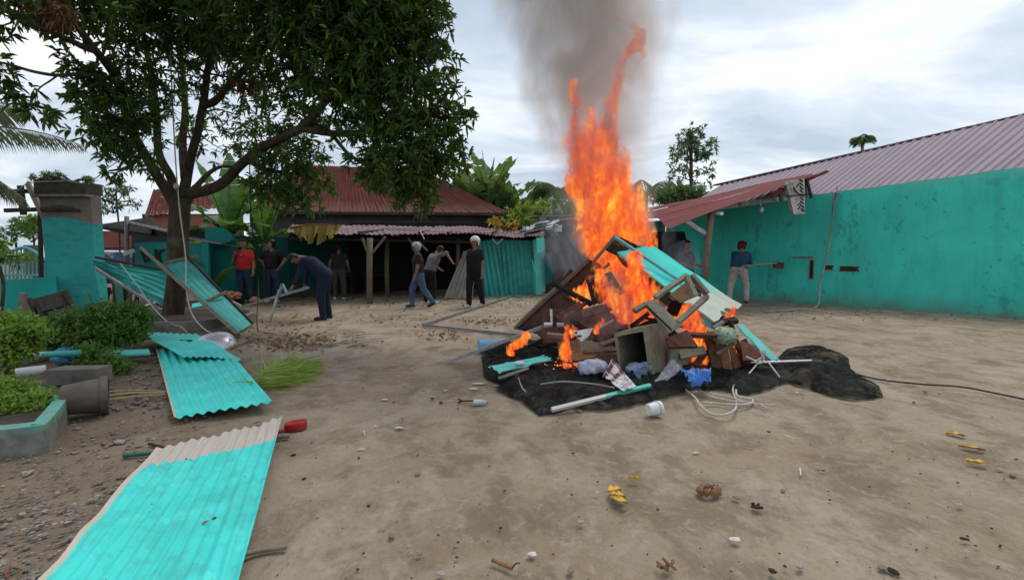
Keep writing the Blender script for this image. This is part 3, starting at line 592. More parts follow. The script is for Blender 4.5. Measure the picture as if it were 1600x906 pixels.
# ---------------- left background: brick house, dark roofs, painted booth
bh = empty('brick_house', P(290,400,18)*V(1,1,0), 'low unplastered brick house behind the tree trunk', 'house')
x0, x1 = P(222,345,18)[0], P(352,345,18)[0]; zt, zb = 3.02, 2.2
m_ = MB(); m_.box(((x0+x1)/2, 18.62, zt/2), (x1-x0, 1.2, zt)); obj('wall_core', m_, M['mortar'], bh)
bm_ = MB(); bm_.box(ORG[bh.name], (0.225,0.03,0.062)); bme = None
nb = 0
for r_ in range(11):
    z = zt-0.04-r_*0.075; xx = x0+0.12+(0.12 if r_%2 else 0)
    while xx < x1-0.1 and nb < 290:
        if bme is None: ob_ = obj('brick', bm_, M['brick'], bh); bme = ob_.data
        else:
            ob_ = bpy.data.objects.new('brick', bme); sc.collection.objects.link(ob_); ob_.parent = bh
        ob_.location = Vector((xx, 18.012+random.uniform(-.006,.004), z))-bh.location; xx += 0.245; nb += 1
a, b = P(224,336,17.6), P(300,326,17.6); obj('roof', corr(P(226,338,17.8), P(365,322,17.8), P(350,292,21), P(240,296,21), 16, 0.02, 4, 'sine', 0.01, 0.02, 1, 4), M['roof_rust'], bh)
# dark sheds left of the trunk
ds = empty('dark_roof_shed', P(190,420,15)*V(1,1,0), 'sagging dark tin roof on a grey pole between gate pillar and tree', 'shed')
m_ = MB(); m_.slab(P(146,352,14.5), P(236,339,14.5), P(240,352,14.2), P(236,366,14.0), 0.05); obj('roof_sheet', m_, M['roof_dark'], ds)
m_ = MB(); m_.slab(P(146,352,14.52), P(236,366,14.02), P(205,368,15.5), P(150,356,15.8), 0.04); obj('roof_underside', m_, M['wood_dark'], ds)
m_ = MB(); m_.tube([P(198,338,12.6), P(198,400,12.6), V(*P(198,440,12.6)[:2],0)], 0.055, 8); obj('pole', m_, M['greybar'], ds, smooth=True)
m_ = MB(); m_.beam(P(192,397,12.3), P(210,391,12.5), 0.04, 0.10); obj('white_bar', m_, M['white_pl'], ds)
m_ = MB(); m_.slab(P(201,347,12.6), P(372,386,12.2), P(345,378,14.0), P(236,352,14.2), 0.04); obj('roof_sheet', m_, M['roof_dark'], ds)
m_ = MB(); m_.beam(P(201,347,12.55), P(268,363,12.4), 0.04, 0.05); obj('white_edge', m_, M['galv'], ds)
m_ = MB(); m_.beam(P(292,372,12.2), P(345,381,12.1), 0.04, 0.04); obj('edge_bar', m_, M['greybar'], ds)
m_ = MB(); m_.slab(P(205,352,14.3), P(270,362,14.0), P(270,440,13.9), P(208,440,14.2), 0.06); obj('shade_backing', m_, M['black'], ds)  # black sheet painting the shade under the dark roof
bo = empty('booth', P(265,440,12.6)*V(1,1,0), 'turquoise board booth with black painted letters behind the tree', 'booth')
m_ = MB(); m_.slab(P(210,379,12.8), P(262,378,12.6), P(264,440,12.6), P(212,440,12.8), 0.05); obj('board', m_, M['booth'], bo)
m_ = MB(); m_.slab(P(262.5,378,12.6), P(316,381,12.5), P(317,440,12.5), P(264.5,440,12.6), 0.05); obj('board', m_, M['booth'], bo)
m_ = MB(); m_.beam(P(322,377,12.35), P(322,440,12.35), 0.2, 0.1, (0,1,0)); obj('post', m_, M['booth'], bo)
m_ = MB()
def stroke(pts, Y=12.62, w_=0.07):
    for p, q in zip(pts[:-1], pts[1:]): m_.beam(P(*p, Y), P(*q, Y), w_, 0.012, (0,-1,0))
stroke([(220,389),(227,409),(233,405),(221,390)]); stroke([(243,389),(244,408)]); stroke([(256,391),(250,393),(248,400),(250,407),(256,409),(264,408)]); stroke([(262,391),(256,391)])
stroke([(294,404),(299,398)])
obj('lettering', m_, M['black'], bo)
aw = MB(); x0_, x1_ = P(322,400,13.0)[0], P(366,400,13.0)[0]; pts = [V(x0_,13.0,-0.05), V(x1_,13.0,-0.05)]
for k in range(9): a = k/8*math.pi/2; pts.append(V(x1_-0.45+0.45*math.cos(a), 13.0, 1.75+0.42*math.sin(a)))
pts.append(V(x0_, 13.0, 2.17)); n_ = len(pts); bk = [p+V(0,0.15,0) for p in pts]
aw.add(pts+bk, [tuple(range(n_)), tuple(range(2*n_-1,n_-1,-1))]+[(k,n_+k,n_+(k+1)%n_,(k+1)%n_)[::-1] for k in range(n_)]); obj('wall_end', aw, M['booth'], None, 'turquoise wall end with rounded top corner beside the banana plant', 'wall')
m_ = MB(); m_.slab(P(292,356,13.4), P(322,356,13.4), P(322,372,13.4), P(292,370,13.4), 0.05); obj('grey_sheet', m_, M['grey_wall'], None, 'dark grey sheet above the booth, right of the trunk', 'sheet')
m_ = MB(); wallseg(m_, (P(450,400,14.5)[0], 14.6), (P(340,400,14.2)[0], 14.2), 1.95, 2.0, 0.12); obj('yard_wall', m_, M['wall_shaded'], None, 'dark turquoise wall behind the men and banana plants', 'wall')
# far left houses seen through the gap
fh = empty('distant_house', P(170,400,30)*V(1,1,0), 'distant house with brown roof seen between pillar and tree', 'house')
m_ = MB(); m_.slab(P(120,388,29), P(225,386,29), P(215,362,33), P(130,360,33), 0.1); obj('roof', m_, M['roof_rust'], fh)
m_ = MB(); m_.box(P(170,396,31)*V(1,1,0)+V(0,0,0.9), (4.5,3.5,1.9)); obj('wall', m_, M['pale_gable'], fh)
# left gate pillar
gp = empty('gate_pillar', P(112,480,10.8)*V(1,1,0), 'massive gate pillar, bare weathered concrete above turquoise paint', 'pillar')
Yp = 10.6
m_ = MB()
m_.hexa([V(*P(73,480,Yp)[:2],-0.05), V(*P(160,480,Yp)[:2],-0.05), V(P(153,480,Yp)[0],Yp+.3,-0.05), V(P(73,480,Yp)[0],Yp+.3,-0.05)],
        [P(70,400,Yp)*V(1,1,0)+V(0,0,1.0), P(147,400,Yp)*V(1,1,0)+V(0,0,1.0), P(145,400,Yp)*V(1,0,0)+V(0,Yp+.3,1.0), P(70,400,Yp)*V(1,0,0)+V(0,Yp+.3,1.0)])
xl, xr = P(70,400,Yp)[0], P(147,400,Yp)[0]; xl2, xr2 = P(61,300,Yp)[0], P(141,300,Yp)[0]
zc = P(100,304,Yp)[2]; z1 = P(100,345,Yp)[2]
m_.hexa([V(xl,Yp,1.0),V(xr,Yp,1.0),V(xr-.03,Yp+.3,1.0),V(xl,Yp+.3,1.0)], [V(xl2,Yp,zc),V(xr2,Yp,zc),V(xr2-.03,Yp+.3,zc),V(xl2,Yp+.3,zc)])
s = MT('pillar_paint', 0.85, 0.15); ob = s.tc.outputs['Object']; z = s.sep(ob)[2]; xq = s.sep(ob)[0]
tc_ = s.mix(s.ramp(s.noise(1.3, 7, 0.65), [(0.3,0),(0.7,1)]), (0.05,0.42,0.39), (0.035,0.29,0.27))
tc_ = s.mix(s.math('MULTIPLY', s.ramp(s.noise(4, 6, 0.7, 0.4, s.co('Object', (0.6,1,2.2))), [(0.52,0),(0.62,1)]), 0.5), tc_, (0.03,0.2,0.19))
cc = s.mix(s.ramp(s.noise(2.2, 7, 0.65), [(0.3,0),(0.7,1)]), (0.22,0.19,0.16), (0.13,0.11,0.095))
f = s.math('ADD', z, s.math('MULTIPLY', s.math('SUBTRACT', s.noise(1.1, 4), 0.5), 0.35)); f = s.math('ADD', f, s.math('MULTIPLY', s.math('MULTIPLY', xq, xq), 0.22))
s.col(s.mix(s.ramp(s.math('MULTIPLY', f, 0.25), [(0.565,0),(0.572,1)]), tc_, cc)); s.bump(s.noise(7, 8, 0.65), 0.5, 0.03); M['pillar'] = s.m
obj('shaft', m_, M['pillar'], gp)
xl3, xr3 = P(57,300,Yp)[0], P(139,300,Yp)[0]
zt_ = P(100,281,Yp)[2]
n_ = 10; vs = []; 
for k in range(n_+1):
    x_ = xl3+(xr3-xl3)*k/n_; hz = zt_+0.08*math.sin(k*0.5+0.4)-0.05*(k < 2); vs += [V(x_,Yp-0.06,zc+0.004), V(x_,Yp-0.05,hz), V(x_,Yp+.36,hz), V(x_,Yp+.36,zc+0.004)]
fs = [(0,1,2,3), tuple(4*n_+q for q in (3,2,1,0))]
for k in range(n_): o = 4*k; fs += [(o,o+4,o+5,o+1),(o+1,o+5,o+6,o+2),(o+2,o+6,o+7,o+3),(o+3,o+7,o+4,o)]
m_ = MB(); m_.add(vs, fs); obj('cap', m_, M['concrete_dark'], gp)
m_ = MB(); m_.box(((xl3+xr3)/2, Yp-0.01, zc-0.03), (xr3-xl3+0.06, 0.2, 0.06)); obj('ledge', m_, M['concrete'], gp)
m_ = MB(); m_.tube([P(66,327,Yp-0.04), P(95,325,Yp-0.05), P(124,329,Yp-0.03)], [0.06,0.075,0.03], 8); obj('ledge', m_, M['concrete_dark'], gp)
# low wall left of the pillar and arched gate
m_ = MB(); wallseg(m_, (P(88,470,10.2)[0]-0.05, 10.35), (P(-90,470,9.3)[0], 9.6), P(84,432,10.35)[2], P(-10,441,9.7)[2], 0.18); lw = obj('low_wall', m_, M['wall_low'], None, 'low turquoise wall running left from the gate pillar', 'wall')
m_ = MB(); m_.beam(P(86,431,10.30), P(-20,441,9.65), 0.24, 0.03); obj('low_wall_coping', m_, M['stone'], lw) if False else None
gt = empty('arched_gate', P(35,435,12.2)*V(1,1,0), 'turquoise metal gate leaf with arched top and upright bars', 'gate')
def arch(px): return 387+max(0,(px-34))**2*0.017 if px > 34 else 387+(34-px)*0.35
m_ = MB(); m_.tube([P(x, arch(x), 12.2) for x in range(-30,71,5)], 0.045, 8); obj('top_rail', m_, M['teal_metal'], gt, smooth=True)
m_ = MB(); m_.beam(P(-30,430,12.2), P(70,430,12.2), 0.05, 0.05); obj('bottom_rail', m_, M['teal_metal'], gt)
for k in range(17):
    x = -28+k*6.1; m_ = MB(); m_.beam(P(x, arch(x), 12.2), P(x, 448, 12.2), 0.025, 0.025, (0,1,0)); obj('bar', m_, M['teal_metal'], gt)
# broken timber frame left of pillar
tf = empty('timber_frame', P(30,420,12.8)*V(1,1,0), 'broken rack of dark timber poles standing left of the gate pillar', 'frame')
for (a_, b_, w_) in (((-30,299),(62,299),.07),((8,329),(68,327),.07)): m_ = MB(); m_.beam(P(*a_,11.6), P(*b_,11.6), 0.07, 0.1, (0,0,1)); obj('rail', m_, M['wood_dark'], tf)
for (a_, b_, w_) in (((32,290),(37,336),.14),((43,286),(72,346),.13)): m_ = MB(); m_.beam(P(*a_,11.5), P(*b_,11.5 if a_[0]<40 else 10.95), w_, 0.05, (0,-1,0)); obj('upright', m_, M['wood_dark' if a_[0]<40 else 'wood_grey'], tf)
for x_ in (62, -25): m_ = MB(); m_.tube([P(x_,300,11.65), V(*P(x_,440,11.65)[:2],-0.05)], 0.05, 8); obj('post', m_, M['wood_dark'], tf)
m_ = MB()
for k in range(9): m_.beam(P(38+k*3,383,13.2), P(38+k*3,432,13.2), 0.045, 0.02, (0,1,0))
obj('stick_fence', m_, M['wood_grey'], None, 'short fence of brown sticks behind the arched gate', 'fence')
# parked car far behind the fallen sheet
pc = empty('parked_car', P(170,420,17)*V(1,1,0), 'dark car with pale roof parked far behind the gate pillar', 'car')
c0 = P(168,410,17)*V(1,1,0)
def prof(mb, pts, y0, y1, X0):
    n_ = len(pts); a = [V(X0[0]+x, X0[1]+y0, z) for x, z in pts]; b = [V(X0[0]+x, X0[1]+y1, z) for x, z in pts]
    mb.add(a+b, [tuple(range(n_)), tuple(range(2*n_-1,n_-1,-1))]+[(k,n_+k,n_+(k+1)%n_,(k+1)%n_)[::-1] for k in range(n_)])
m_ = MB(); prof(m_, [(-2,0.35),(2,0.35),(2.1,0.7),(2,0.95),(1.1,1.05),(-1.9,1.05),(-2.1,0.7)], -0.8, 0.8, c0); obj('body', m_, simple('dark_car_paint', (0.02,0.02,0.03), None, 4, 0.25, bump=0), pc)
m_ = MB(); prof(m_, [(-1.7,1.05),(1.1,1.05),(0.5,1.5),(-1.4,1.5)], -0.7, 0.7, c0); obj('windows', m_, simple('car_glass', (0.05,0.08,0.12), None, 3, 0.08, spec=0.8, bump=0), pc)
m_ = MB(); prof(m_, [(-1.42,1.503),(0.52,1.503),(0.4,1.56),(-1.3,1.56)], -0.72, 0.72, c0); obj('roof', m_, M['white_pl'], pc)
for sx in (-1.3,1.3):
    for sy in (-0.72,0.72):
        m_ = MB(); m_.lathe([(0,-.1),(.3,-.1),(.33,0),(.3,.1),(0,.1)], c0+V(sx,sy,0.33), (0,1,0), 16); obj('wheel', m_, M['black'], pc)
# ================================================================ VEGETATION
def leaves(cen, dr, L, W, droop=0.25, seed=0):
    rs = np.random.RandomState(seed); n = len(cen); dr = dr/np.linalg.norm(dr,axis=1,keepdims=True)
    up = rs.normal(size=(n,3)); sd_ = np.cross(dr, up*0.6+V(0,0,1)); sd_ /= np.linalg.norm(sd_,axis=1,keepdims=True)+1e-9
    nr_ = np.cross(sd_, dr); L = np.broadcast_to(L, n)[:,None]; W = np.broadcast_to(W, n)[:,None]
    dn = V(0,0,-1)*droop*L
    b = cen; t = cen+dr*L+dn; m1 = cen+dr*L*0.33+dn*0.1; m2 = cen+dr*L*0.7+dn*0.45
    vs = np.stack([b, m1-sd_*W*.45+nr_*W*.16, m2-sd_*W*.40+nr_*W*.16, t, m2+sd_*W*.40+nr_*W*.16, m1+sd_*W*.45+nr_*W*.16], 1).reshape(-1,3)
    o = (np.arange(n)*6)[:,None]; fs = np.concatenate([o+np.array([[0,1,2,3]]), o+np.array([[0,3,4,5]])])
    return vs, fs
def whorls(cen, nl, L, W, seed=0, out=None, droop=0.25, spread=1.0):
    rs = np.random.RandomState(seed); n = len(cen)
    ax = rs.normal(size=(n,3))*0.5+V(0,0,0.35)
    if out is not None: ax = ax+out*0.9
    ax /= np.linalg.norm(ax,axis=1,keepdims=True)
    c = np.repeat(cen, nl, 0); a = np.repeat(ax, nl, 0); r = rs.normal(size=(n*nl,3)); r /= np.linalg.norm(r,axis=1,keepdims=True)
    d = a*0.55+r*spread; c = c+a*rs.uniform(-0.03,0.06,(n*nl,1))
    return leaves(c, d, rs.uniform(0.7,1.15,n*nl)*L, rs.uniform(0.8,1.2,n*nl)*W, droop, seed+1)
def blobpts(c, r, n, rs, shell=0.55):
    d = rs.normal(size=(n,3)); d /= np.linalg.norm(d,axis=1,keepdims=True); q = rs.uniform(shell**3,1,(n,1))**(1/3)
    return np.array(c)+d*q*np.array(r), d
def join(parts):
    vs, fs, o = [], [], 0
    for v, f in parts: vs.append(v); fs.append(np.asarray(f)+o); o += len(v)
    return np.concatenate(vs), np.concatenate(fs)
# --------------------------------------------- the mango tree
TY = 8.9
base = V(*P(272,495,TY)[:2], 0.0)
tree = empty('mango_tree', base, 'big leafy mango tree with forked grey-brown trunk over the left of the yard', 'tree')
limbs = []
def limb(pts, r0, r1, k=6, nz=0.03):
    q = catmull([P(*p) if len(p) == 3 else p for p in pts], k); n_ = len(q)
    q = [p+V(*(mn.noise_vector(Vector(p*1.7))[:]))*nz*min(1,i_/3) for i_, p in enumerate(q)]
    rr = [r0+(r1-r0)*(i_/(n_-1))**0.8 for i_ in range(n_)]; m_ = MB(); m_.tube(q, rr, 12 if r0 > 0.08 else 6); limbs.append((m_, q)); return q
tk = limb([(268,512,TY),(272,480,TY),(278,430,TY),(278,370,TY),(281,325,TY),(285,308,TY)], 0.185, 0.175, 6, 0.015)
limbs[-1][0].tube(catmull([P(262,510,TY-0.1), P(268,490,TY), P(276,450,TY)],4), [0.09,0.085,0.08,0.07,0.06,0.05,0.04,0.03,0.02], 8)
trunkmb = limbs.pop()[0]
L1 = limb([(281,330,TY),(262,300,TY-.1),(240,268,TY-.3),(222,236,TY-.6),(205,200,TY-1),(178,120,TY-1.6),(150,80,TY-2.3),(110,20,TY-2.8),(90,-60,TY-3)], 0.11, 0.035)
L1b = limb([(225,240,TY-.6),(200,262,TY-.8),(170,268,TY-1)], 0.05, 0.015)
L2 = limb([(283,320,TY),(268,280,TY+.2),(248,235,TY+.3),(245,170,TY+.4),(232,90,TY+.4),(215,20,TY+.2),(200,-60,TY)], 0.095, 0.035)
L3 = limb([(286,310,TY),(293,270,TY),(303,225,TY-.2),(318,165,TY-.3),(330,90,TY-.6),(350,10,TY-.9),(360,-80,TY-1)], 0.10, 0.035)
L3b = limb([(290,280,TY),(285,215,TY+.5),(290,150,TY+.9),(280,60,TY+1.2),(285,-50,TY+1.3)], 0.085, 0.035)
L3c = limb([(318,165,TY-.3),(345,150,TY-.5),(380,110,TY-.8),(415,70,TY-1.2),(450,10,TY-1.5),(480,-60,TY-1.7)], 0.075, 0.03)
L4 = limb([(290,305,TY),(318,298,TY-.1),(352,283,TY-.3),(388,248,TY-.6),(425,222,TY-.9),(465,202,TY-1.2),(500,170,TY-1.4),(530,120,TY-1.6),(560,60,TY-1.7),(590,-20,TY-1.8)], 0.115, 0.03)
L4b = limb([(470,200,TY-1.2),(520,208,TY-1.3),(575,206,TY-1.5),(620,190,TY-1.6),(660,180,TY-1.7)], 0.075, 0.02)
L4c = limb([(480,195,TY-1.2),(510,203,TY-1.1),(545,240,TY-1.3),(590,262,TY-1.5),(640,270,TY-1.6)], 0.05, 0.02)
L4d = limb([(388,250,TY-.6),(410,262,TY-.5),(440,268,TY-.4),(480,275,TY-.5)], 0.06, 0.02)
L5 = limb([(300,298,TY),(340,262,TY+.5),(380,262,TY+.8)], 0.06, 0.02)
L6 = limb([(178,122,TY-1.7),(130,118,TY-2.4),(90,118,TY-2.9),(50,112,TY-3.2),(10,100,TY-3.4),(-40,90,TY-3.5)], 0.035, 0.012)
L7 = limb([(90,118,TY-2.9),(60,140,TY-3.1),(52,165,TY-3.2)], 0.012, 0.006)
L8 = limb([(530,120,TY-1.6),(590,110,TY-1.6),(650,100,TY-1.7),(690,70,TY-1.8)], 0.05, 0.015)
L9 = limb([(150,80,TY-2.3),(100,60,TY-2.9),(40,30,TY-3.2)], 0.05, 0.02)
blobs = [ # px, py, Y, r (m), density
 (20,-20,6.0,.62,1),(90,15,6.2,.34,1),(60,-60,6.3,.8,.8),(150,-10,6.6,.5,.9),(0,15,5.8,.28,1),
 (4,112,5.7,.19,1.3),(18,148,5.7,.09,1.5),(50,172,5.7,.08,1.6),(74,180,5.7,.04,2),(-4,135,5.6,.13,1.2),
 (142,125,7.0,.32,1.5),(170,165,7.2,.42,1.2),(155,205,7.4,.28,1.3),(200,220,7.7,.42,1.0),(180,248,7.8,.28,.9),(225,150,7.8,.5,.9),(215,90,7.6,.42,.7),(180,60,7.4,.32,.7),
 (240,20,7.8,.7,1),(200,-20,7.6,.7,1),(275,90,8.4,.6,.6),(300,10,8,.8,1),(290,190,9.6,.55,.4),(250,262,8.8,.28,.5),
 (350,10,7.8,.8,1),(340,90,8.8,.6,.6),(400,50,7.6,.7,1),(395,140,8.6,.5,.5),(450,80,7.6,.6,1.05),(370,180,9.6,.5,.5),(340,230,9.8,.4,.35),
 (480,10,7.4,.8,1),(540,20,7.2,.75,1),(600,30,7.2,.62,1),(650,20,7.2,.5,1),(510,90,7.4,.6,1),(570,100,7.3,.6,1),(630,90,7.2,.55,1),(670,60,7.2,.3,1),(560,-40,7.2,.8,1),(630,-30,7.1,.5,1),
 (470,150,8,.45,.9),(530,150,7.6,.5,1),(590,160,7.4,.55,1),(650,150,7.2,.5,1.1),(690,130,7.1,.2,.9),(700,180,7.2,.28,1),(715,215,7.2,.2,.9),
 (610,215,7.4,.5,1),(670,215,7.2,.45,1.1),(560,200,7.7,.3,.8),(590,258,7.4,.38,1.1),(640,262,7.2,.48,1.2),(690,250,7.2,.33,1.1),(655,298,7.2,.28,1.2),(620,290,7.3,.26,1.1),(570,270,7.5,.22,.9),(665,318,7.2,.12,1.2),(725,240,7.2,.12,.8),(728,185,7.2,.1,.8),(705,95,7.1,.1,.8),
 (430,190,8.2,.35,.9),(400,215,9.2,.35,.6),(440,240,8.5,.45,1.1),(480,255,8.4,.38,1.1),(430,290,8.5,.38,1.2),(480,300,8.4,.34,1.1),(400,300,8.8,.28,.9),(455,320,8.6,.2,1),(515,285,8.4,.14,.9),(500,230,8.4,.2,.7),(370,240,9.2,.22,.5),(420,140,9.4,.35,.6),
 (300,-80,9.5,1.1,.7),(420,-80,9,1.1,.7),(540,-90,8.4,1,.7),(200,-90,8.4,1,.7),(90,-120,7.2,1,.7),(640,-80,8.2,.7,.7),(350,-60,6.9,.8,.6),(480,-70,6.6,.7,.6)]
rs = np.random.RandomState(11); parts = []; tw = MB()
alln = np.concatenate([np.array(q) for _, q in limbs])
tot = 0
for k, (px, py, Y, r, dn) in enumerate(blobs):
    c = P(px, py, Y); kd = 1.6 if (px > 395 and not (py < 200 and 395 < px < 470)) or (px < 235 and py > 95) else 1.0; n_ = max(5, int(dn*kd*(4.19*r**3*74+4*r*r*27))); tot += n_
    ctr, d = blobpts(c, (r*1.03, r*1.15, r*0.95), n_, rs, 0.25); ctr = ctr+rs.normal(size=ctr.shape)*0.09*min(1,r/0.3)
    parts.append(whorls(ctr, 10, 0.15, 0.040, 100+k, d, 0.3))
    j = np.argmin(((alln-c)**2).sum(1)); a = alln[j]
    mid = (a+c)/2+V(*rs.normal(size=3)*0.1)
    tw.tube([a, mid, c], [0.022, 0.016, 0.008], 5, False)
    for q in range(min(14, n_//6)):
        e_ = ctr[rs.randint(n_)]; tw.tube([c+V(*rs.normal(size=3)*0.03), (c+e_)/2+V(*rs.normal(size=3)*0.05), e_], [0.009,0.007,0.004], 4, False)
print('mango whorls', tot)
obj('trunk', trunkmb, M['bark'], tree, smooth=True)
for m_, q in limbs: obj('branch', m_, M['bark'], tree, smooth=True)
obj('twigs', tw, M['bark'], tree, kind='stuff')
obj('crown', join(parts), M['mango'], tree, kind='stuff')
# dead bird-nest like clump
parts = []
for (px, py, Y, r) in ((75,15,5.9,.2),(385,130,8.2,.2),(100,25,5.9,.14)):
    ctr, d = blobpts(P(px,py,Y), (r*.9,r*.8,r*.6), 24, rs, 0.1); parts.append(whorls(ctr, 8, 0.13, 0.03, 7, d, 0.6))
obj('dry_leaf_clump', join(parts), M['litter'], tree, kind='stuff')
# kerb round the tree with dark soil
tb = empty('tree_planter', base, 'low curved concrete kerb holding dark soil round the mango trunk', 'planter')
m_ = MB(); ring = [V(base[0]+1.45*math.cos(a), base[1]+1.25*math.sin(a), 0.0) for a in np.linspace(0,2*math.pi,33)]
vs = []; 
for a in np.linspace(0, 2*math.pi, 41)[:-1]:
    for rr, z in ((1.5,-0.05),(1.47,0.17),(1.36,0.175),(1.34,-0.05)): vs.append(V(base[0]+rr*math.cos(a), base[1]+rr*0.8*math.sin(a)+0.05, z+0.01*math.sin(a*9)))
fs = [(4*k+q, 4*((k+1)%40)+q, 4*((k+1)%40)+(q+1)%4, 4*k+(q+1)%4) for k in range(40) for q in range(4)]
m_.add(vs, fs); obj('kerb', m_, M['concrete'], tb)
g = np.linspace(-1.38,1.38,40); U, W = np.meshgrid(g, g*0.8, indexing='ij'); q = np.stack([U+base[0], W+base[1]+0.05, U*0], -1); hz = 0.12+fbm(q, 3, 3)*0.07+0.1*np.exp(-(U**2+W**2)*3)
q[...,2] = np.where((U/1.36)**2+(W/1.08)**2 < 1, hz, -0.06); i = (np.arange(39)[:,None]*40+np.arange(39)[None,:]).ravel()
obj('soil', (q.reshape(-1,3), np.stack([i,i+40,i+41,i+1],1)), M['soil'], tb, smooth=True)
# --------------------------------------------- banana plants
def banana_leaf(mb, b, d, L, W, droop=0.5, tear=0.0, seed=0, fold=0.25, nseg=10):
    rs = np.random.RandomState(seed); d = unit(np.array(d, float)); b = np.array(b, float); side = unit(np.cross(d, V(0,0,1)+d*0.01)); side = unit(side+V(*rs.normal(size=3)*0.12))
    pts = []; p = b.copy(); dd = d.copy()
    for k in range(nseg+1): pts.append(p.copy()); p = p+dd*L/nseg; dd = unit(dd+V(0,0,-droop/nseg))
    T = [unit(pts[min(k+1,nseg)]-pts[max(k-1,0)]) for k in range(nseg+1)]
    mb.tube(pts[:-1], [0.03*L/2*(1-k/nseg)+0.006 for k in range(nseg)], 5, False)
    for sgn in (-1, 1):
        vs, fs = [], []
        for k in range(nseg):
            g0 = 0.12; t0, t1 = k/nseg, (k+1)/nseg
            if t1 < g0: continue
            def wd_(t): return W*max(0.02, math.sin(math.pi*min(1, max(0,(t-0.08))/0.92)**0.8))**0.6
            n0 = np.cross(side, T[k]); n1 = np.cross(side, T[k+1]); w0, w1 = wd_(t0)/2, wd_(t1)/2
            j = rs.uniform(-1,1)*tear; lift = fold+rs.uniform(-1,1)*tear*1.5
            e0 = pts[k]+side*sgn*w0+n0*w0*lift-V(0,0,tear*w0*rs.rand()*1.5); e1 = pts[k+1]+side*sgn*w1+n1*w1*lift-V(0,0,tear*w1*rs.rand()*1.5)
            o = len(vs); vs += [pts[k], pts[k+1]-(pts[k+1]-pts[k])*(0.1*tear), e1-T[k]*L/nseg*abs(j)*0.3, e0+T[k]*L/nseg*abs(j)*0.2]; fs.append((o,o+1,o+2,o+3) if sgn > 0 else (o+3,o+2,o+1,o))
        if vs: mb.add(vs, fs)
def banana(px, Y, H, specs, label, seed=0, m='banana', stem_r=0.09, lean=0):
    bsz = 1.25 if Y < 15 else 1.0
    rs = np.random.RandomState(seed); b = V(*P(px,420,Y)[:2], 0.0); t = empty('banana_plant', b, label, 'banana plant', 'banana plants')
    m_ = MB(); m_.tube([b, b+V(lean*.5,0,H*0.5), b+V(lean,0,H)], [stem_r*1.2, stem_r, stem_r*0.7], 10); obj('stem', m_, M['stem'], t, smooth=True)
    for k, (dx_, dy_, dz_, L, W, dr, te) in enumerate(specs):
        m_ = MB(); banana_leaf(m_, b+V(lean,0,H-0.05), (dx_,dy_,dz_), L*bsz, W*bsz*1.15, dr, te, seed*31+k); obj('leaf', m_, M[m] , t)
    return t
banana(361, 13.5, 1.95, [(-.25,-.1,1,1.9,.5,.5,.1),(-.8,-.1,1,1.8,.5,.9,.25),(.4,0,1,1.8,.48,.6,.15),(-1,-.2,.5,1.5,.5,1.1,.3),(.8,-.3,.7,1.4,.42,1.2,.25),(-.15,.3,1,2.3,.45,.25,.1),(-.9,.4,.25,1.6,.5,.8,.3),(.3,-.5,.6,1.2,.4,1.4,.2)], 'banana plant with broad upright leaves just right of the tree trunk', 3)
banana(416, 13.75, 1.75, [(-.3,0,1,1.5,.4,.4,.1),(.35,0,1,1.6,.4,.5,.1),(-.9,-.2,.9,1.5,.42,1.0,.3),(.9,-.1,.8,1.4,.4,1.1,.3),(.1,-.3,1,1.4,.38,.8,.2),(-1,.1,.2,1.3,.5,.9,.3),(-.5,-.5,.3,1.2,.45,1.2,.2)], 'banana plant behind the man in the black polo shirt', 5)
banana(338, 12.6, 0.5, [(-.9,-.3,.75,.8,.3,1.0,.05),(.6,-.2,1,.8,.25,1.0,.05),(-.3,-.3,1,.9,.25,.9,.1)], 'young banana shoot at the foot of the taller banana plants', 6, stem_r=0.05)
# dried hanging leaf on the stall roof
dl = MB(); banana_leaf(dl, P(452,356,12.0), (1,0.1,0.22), 1.35, 0.62, 0.35, 0.35, 9, -0.9, 16); obj('dry_banana_leaf', dl, M['dry_leaf'], None, 'dry yellow-brown banana leaf hanging over the left end of the stall roof', 'leaf')
# banana clump beyond the rusty roof
spots = [(765,24,'tall banana plant with upright leaves behind the rusty roof'),(742,25,'banana plant leaning left behind the rusty roof'),(785,25,'banana plant right of the tallest one behind the roof'),(722,26,'banana plant at the edge of the mango crown'),(800,26,'small banana plant nearest the papaya')]
for k, (px, Y, lb) in enumerate(spots):
    rs = np.random.RandomState(k+50); H = [4.1,3.7,3.5,3.9,2.8][k]; sp = []
    for q in range(11):
        a = q/11*2*math.pi+rs.rand(); up_ = rs.uniform(0.6,2.6); sp.append((math.cos(a), math.sin(a), up_, rs.uniform(2.2,3.1), .75, rs.uniform(.4,1.0), .3))
    if k == 0: sp += [(-.25,0,2,2.9,.6,.2,.1),(.2,0,2,2.5,.6,.3,.1)]
    t = banana(px, Y, H, sp, lb, 60+k, 'far_leaf', 0.16)
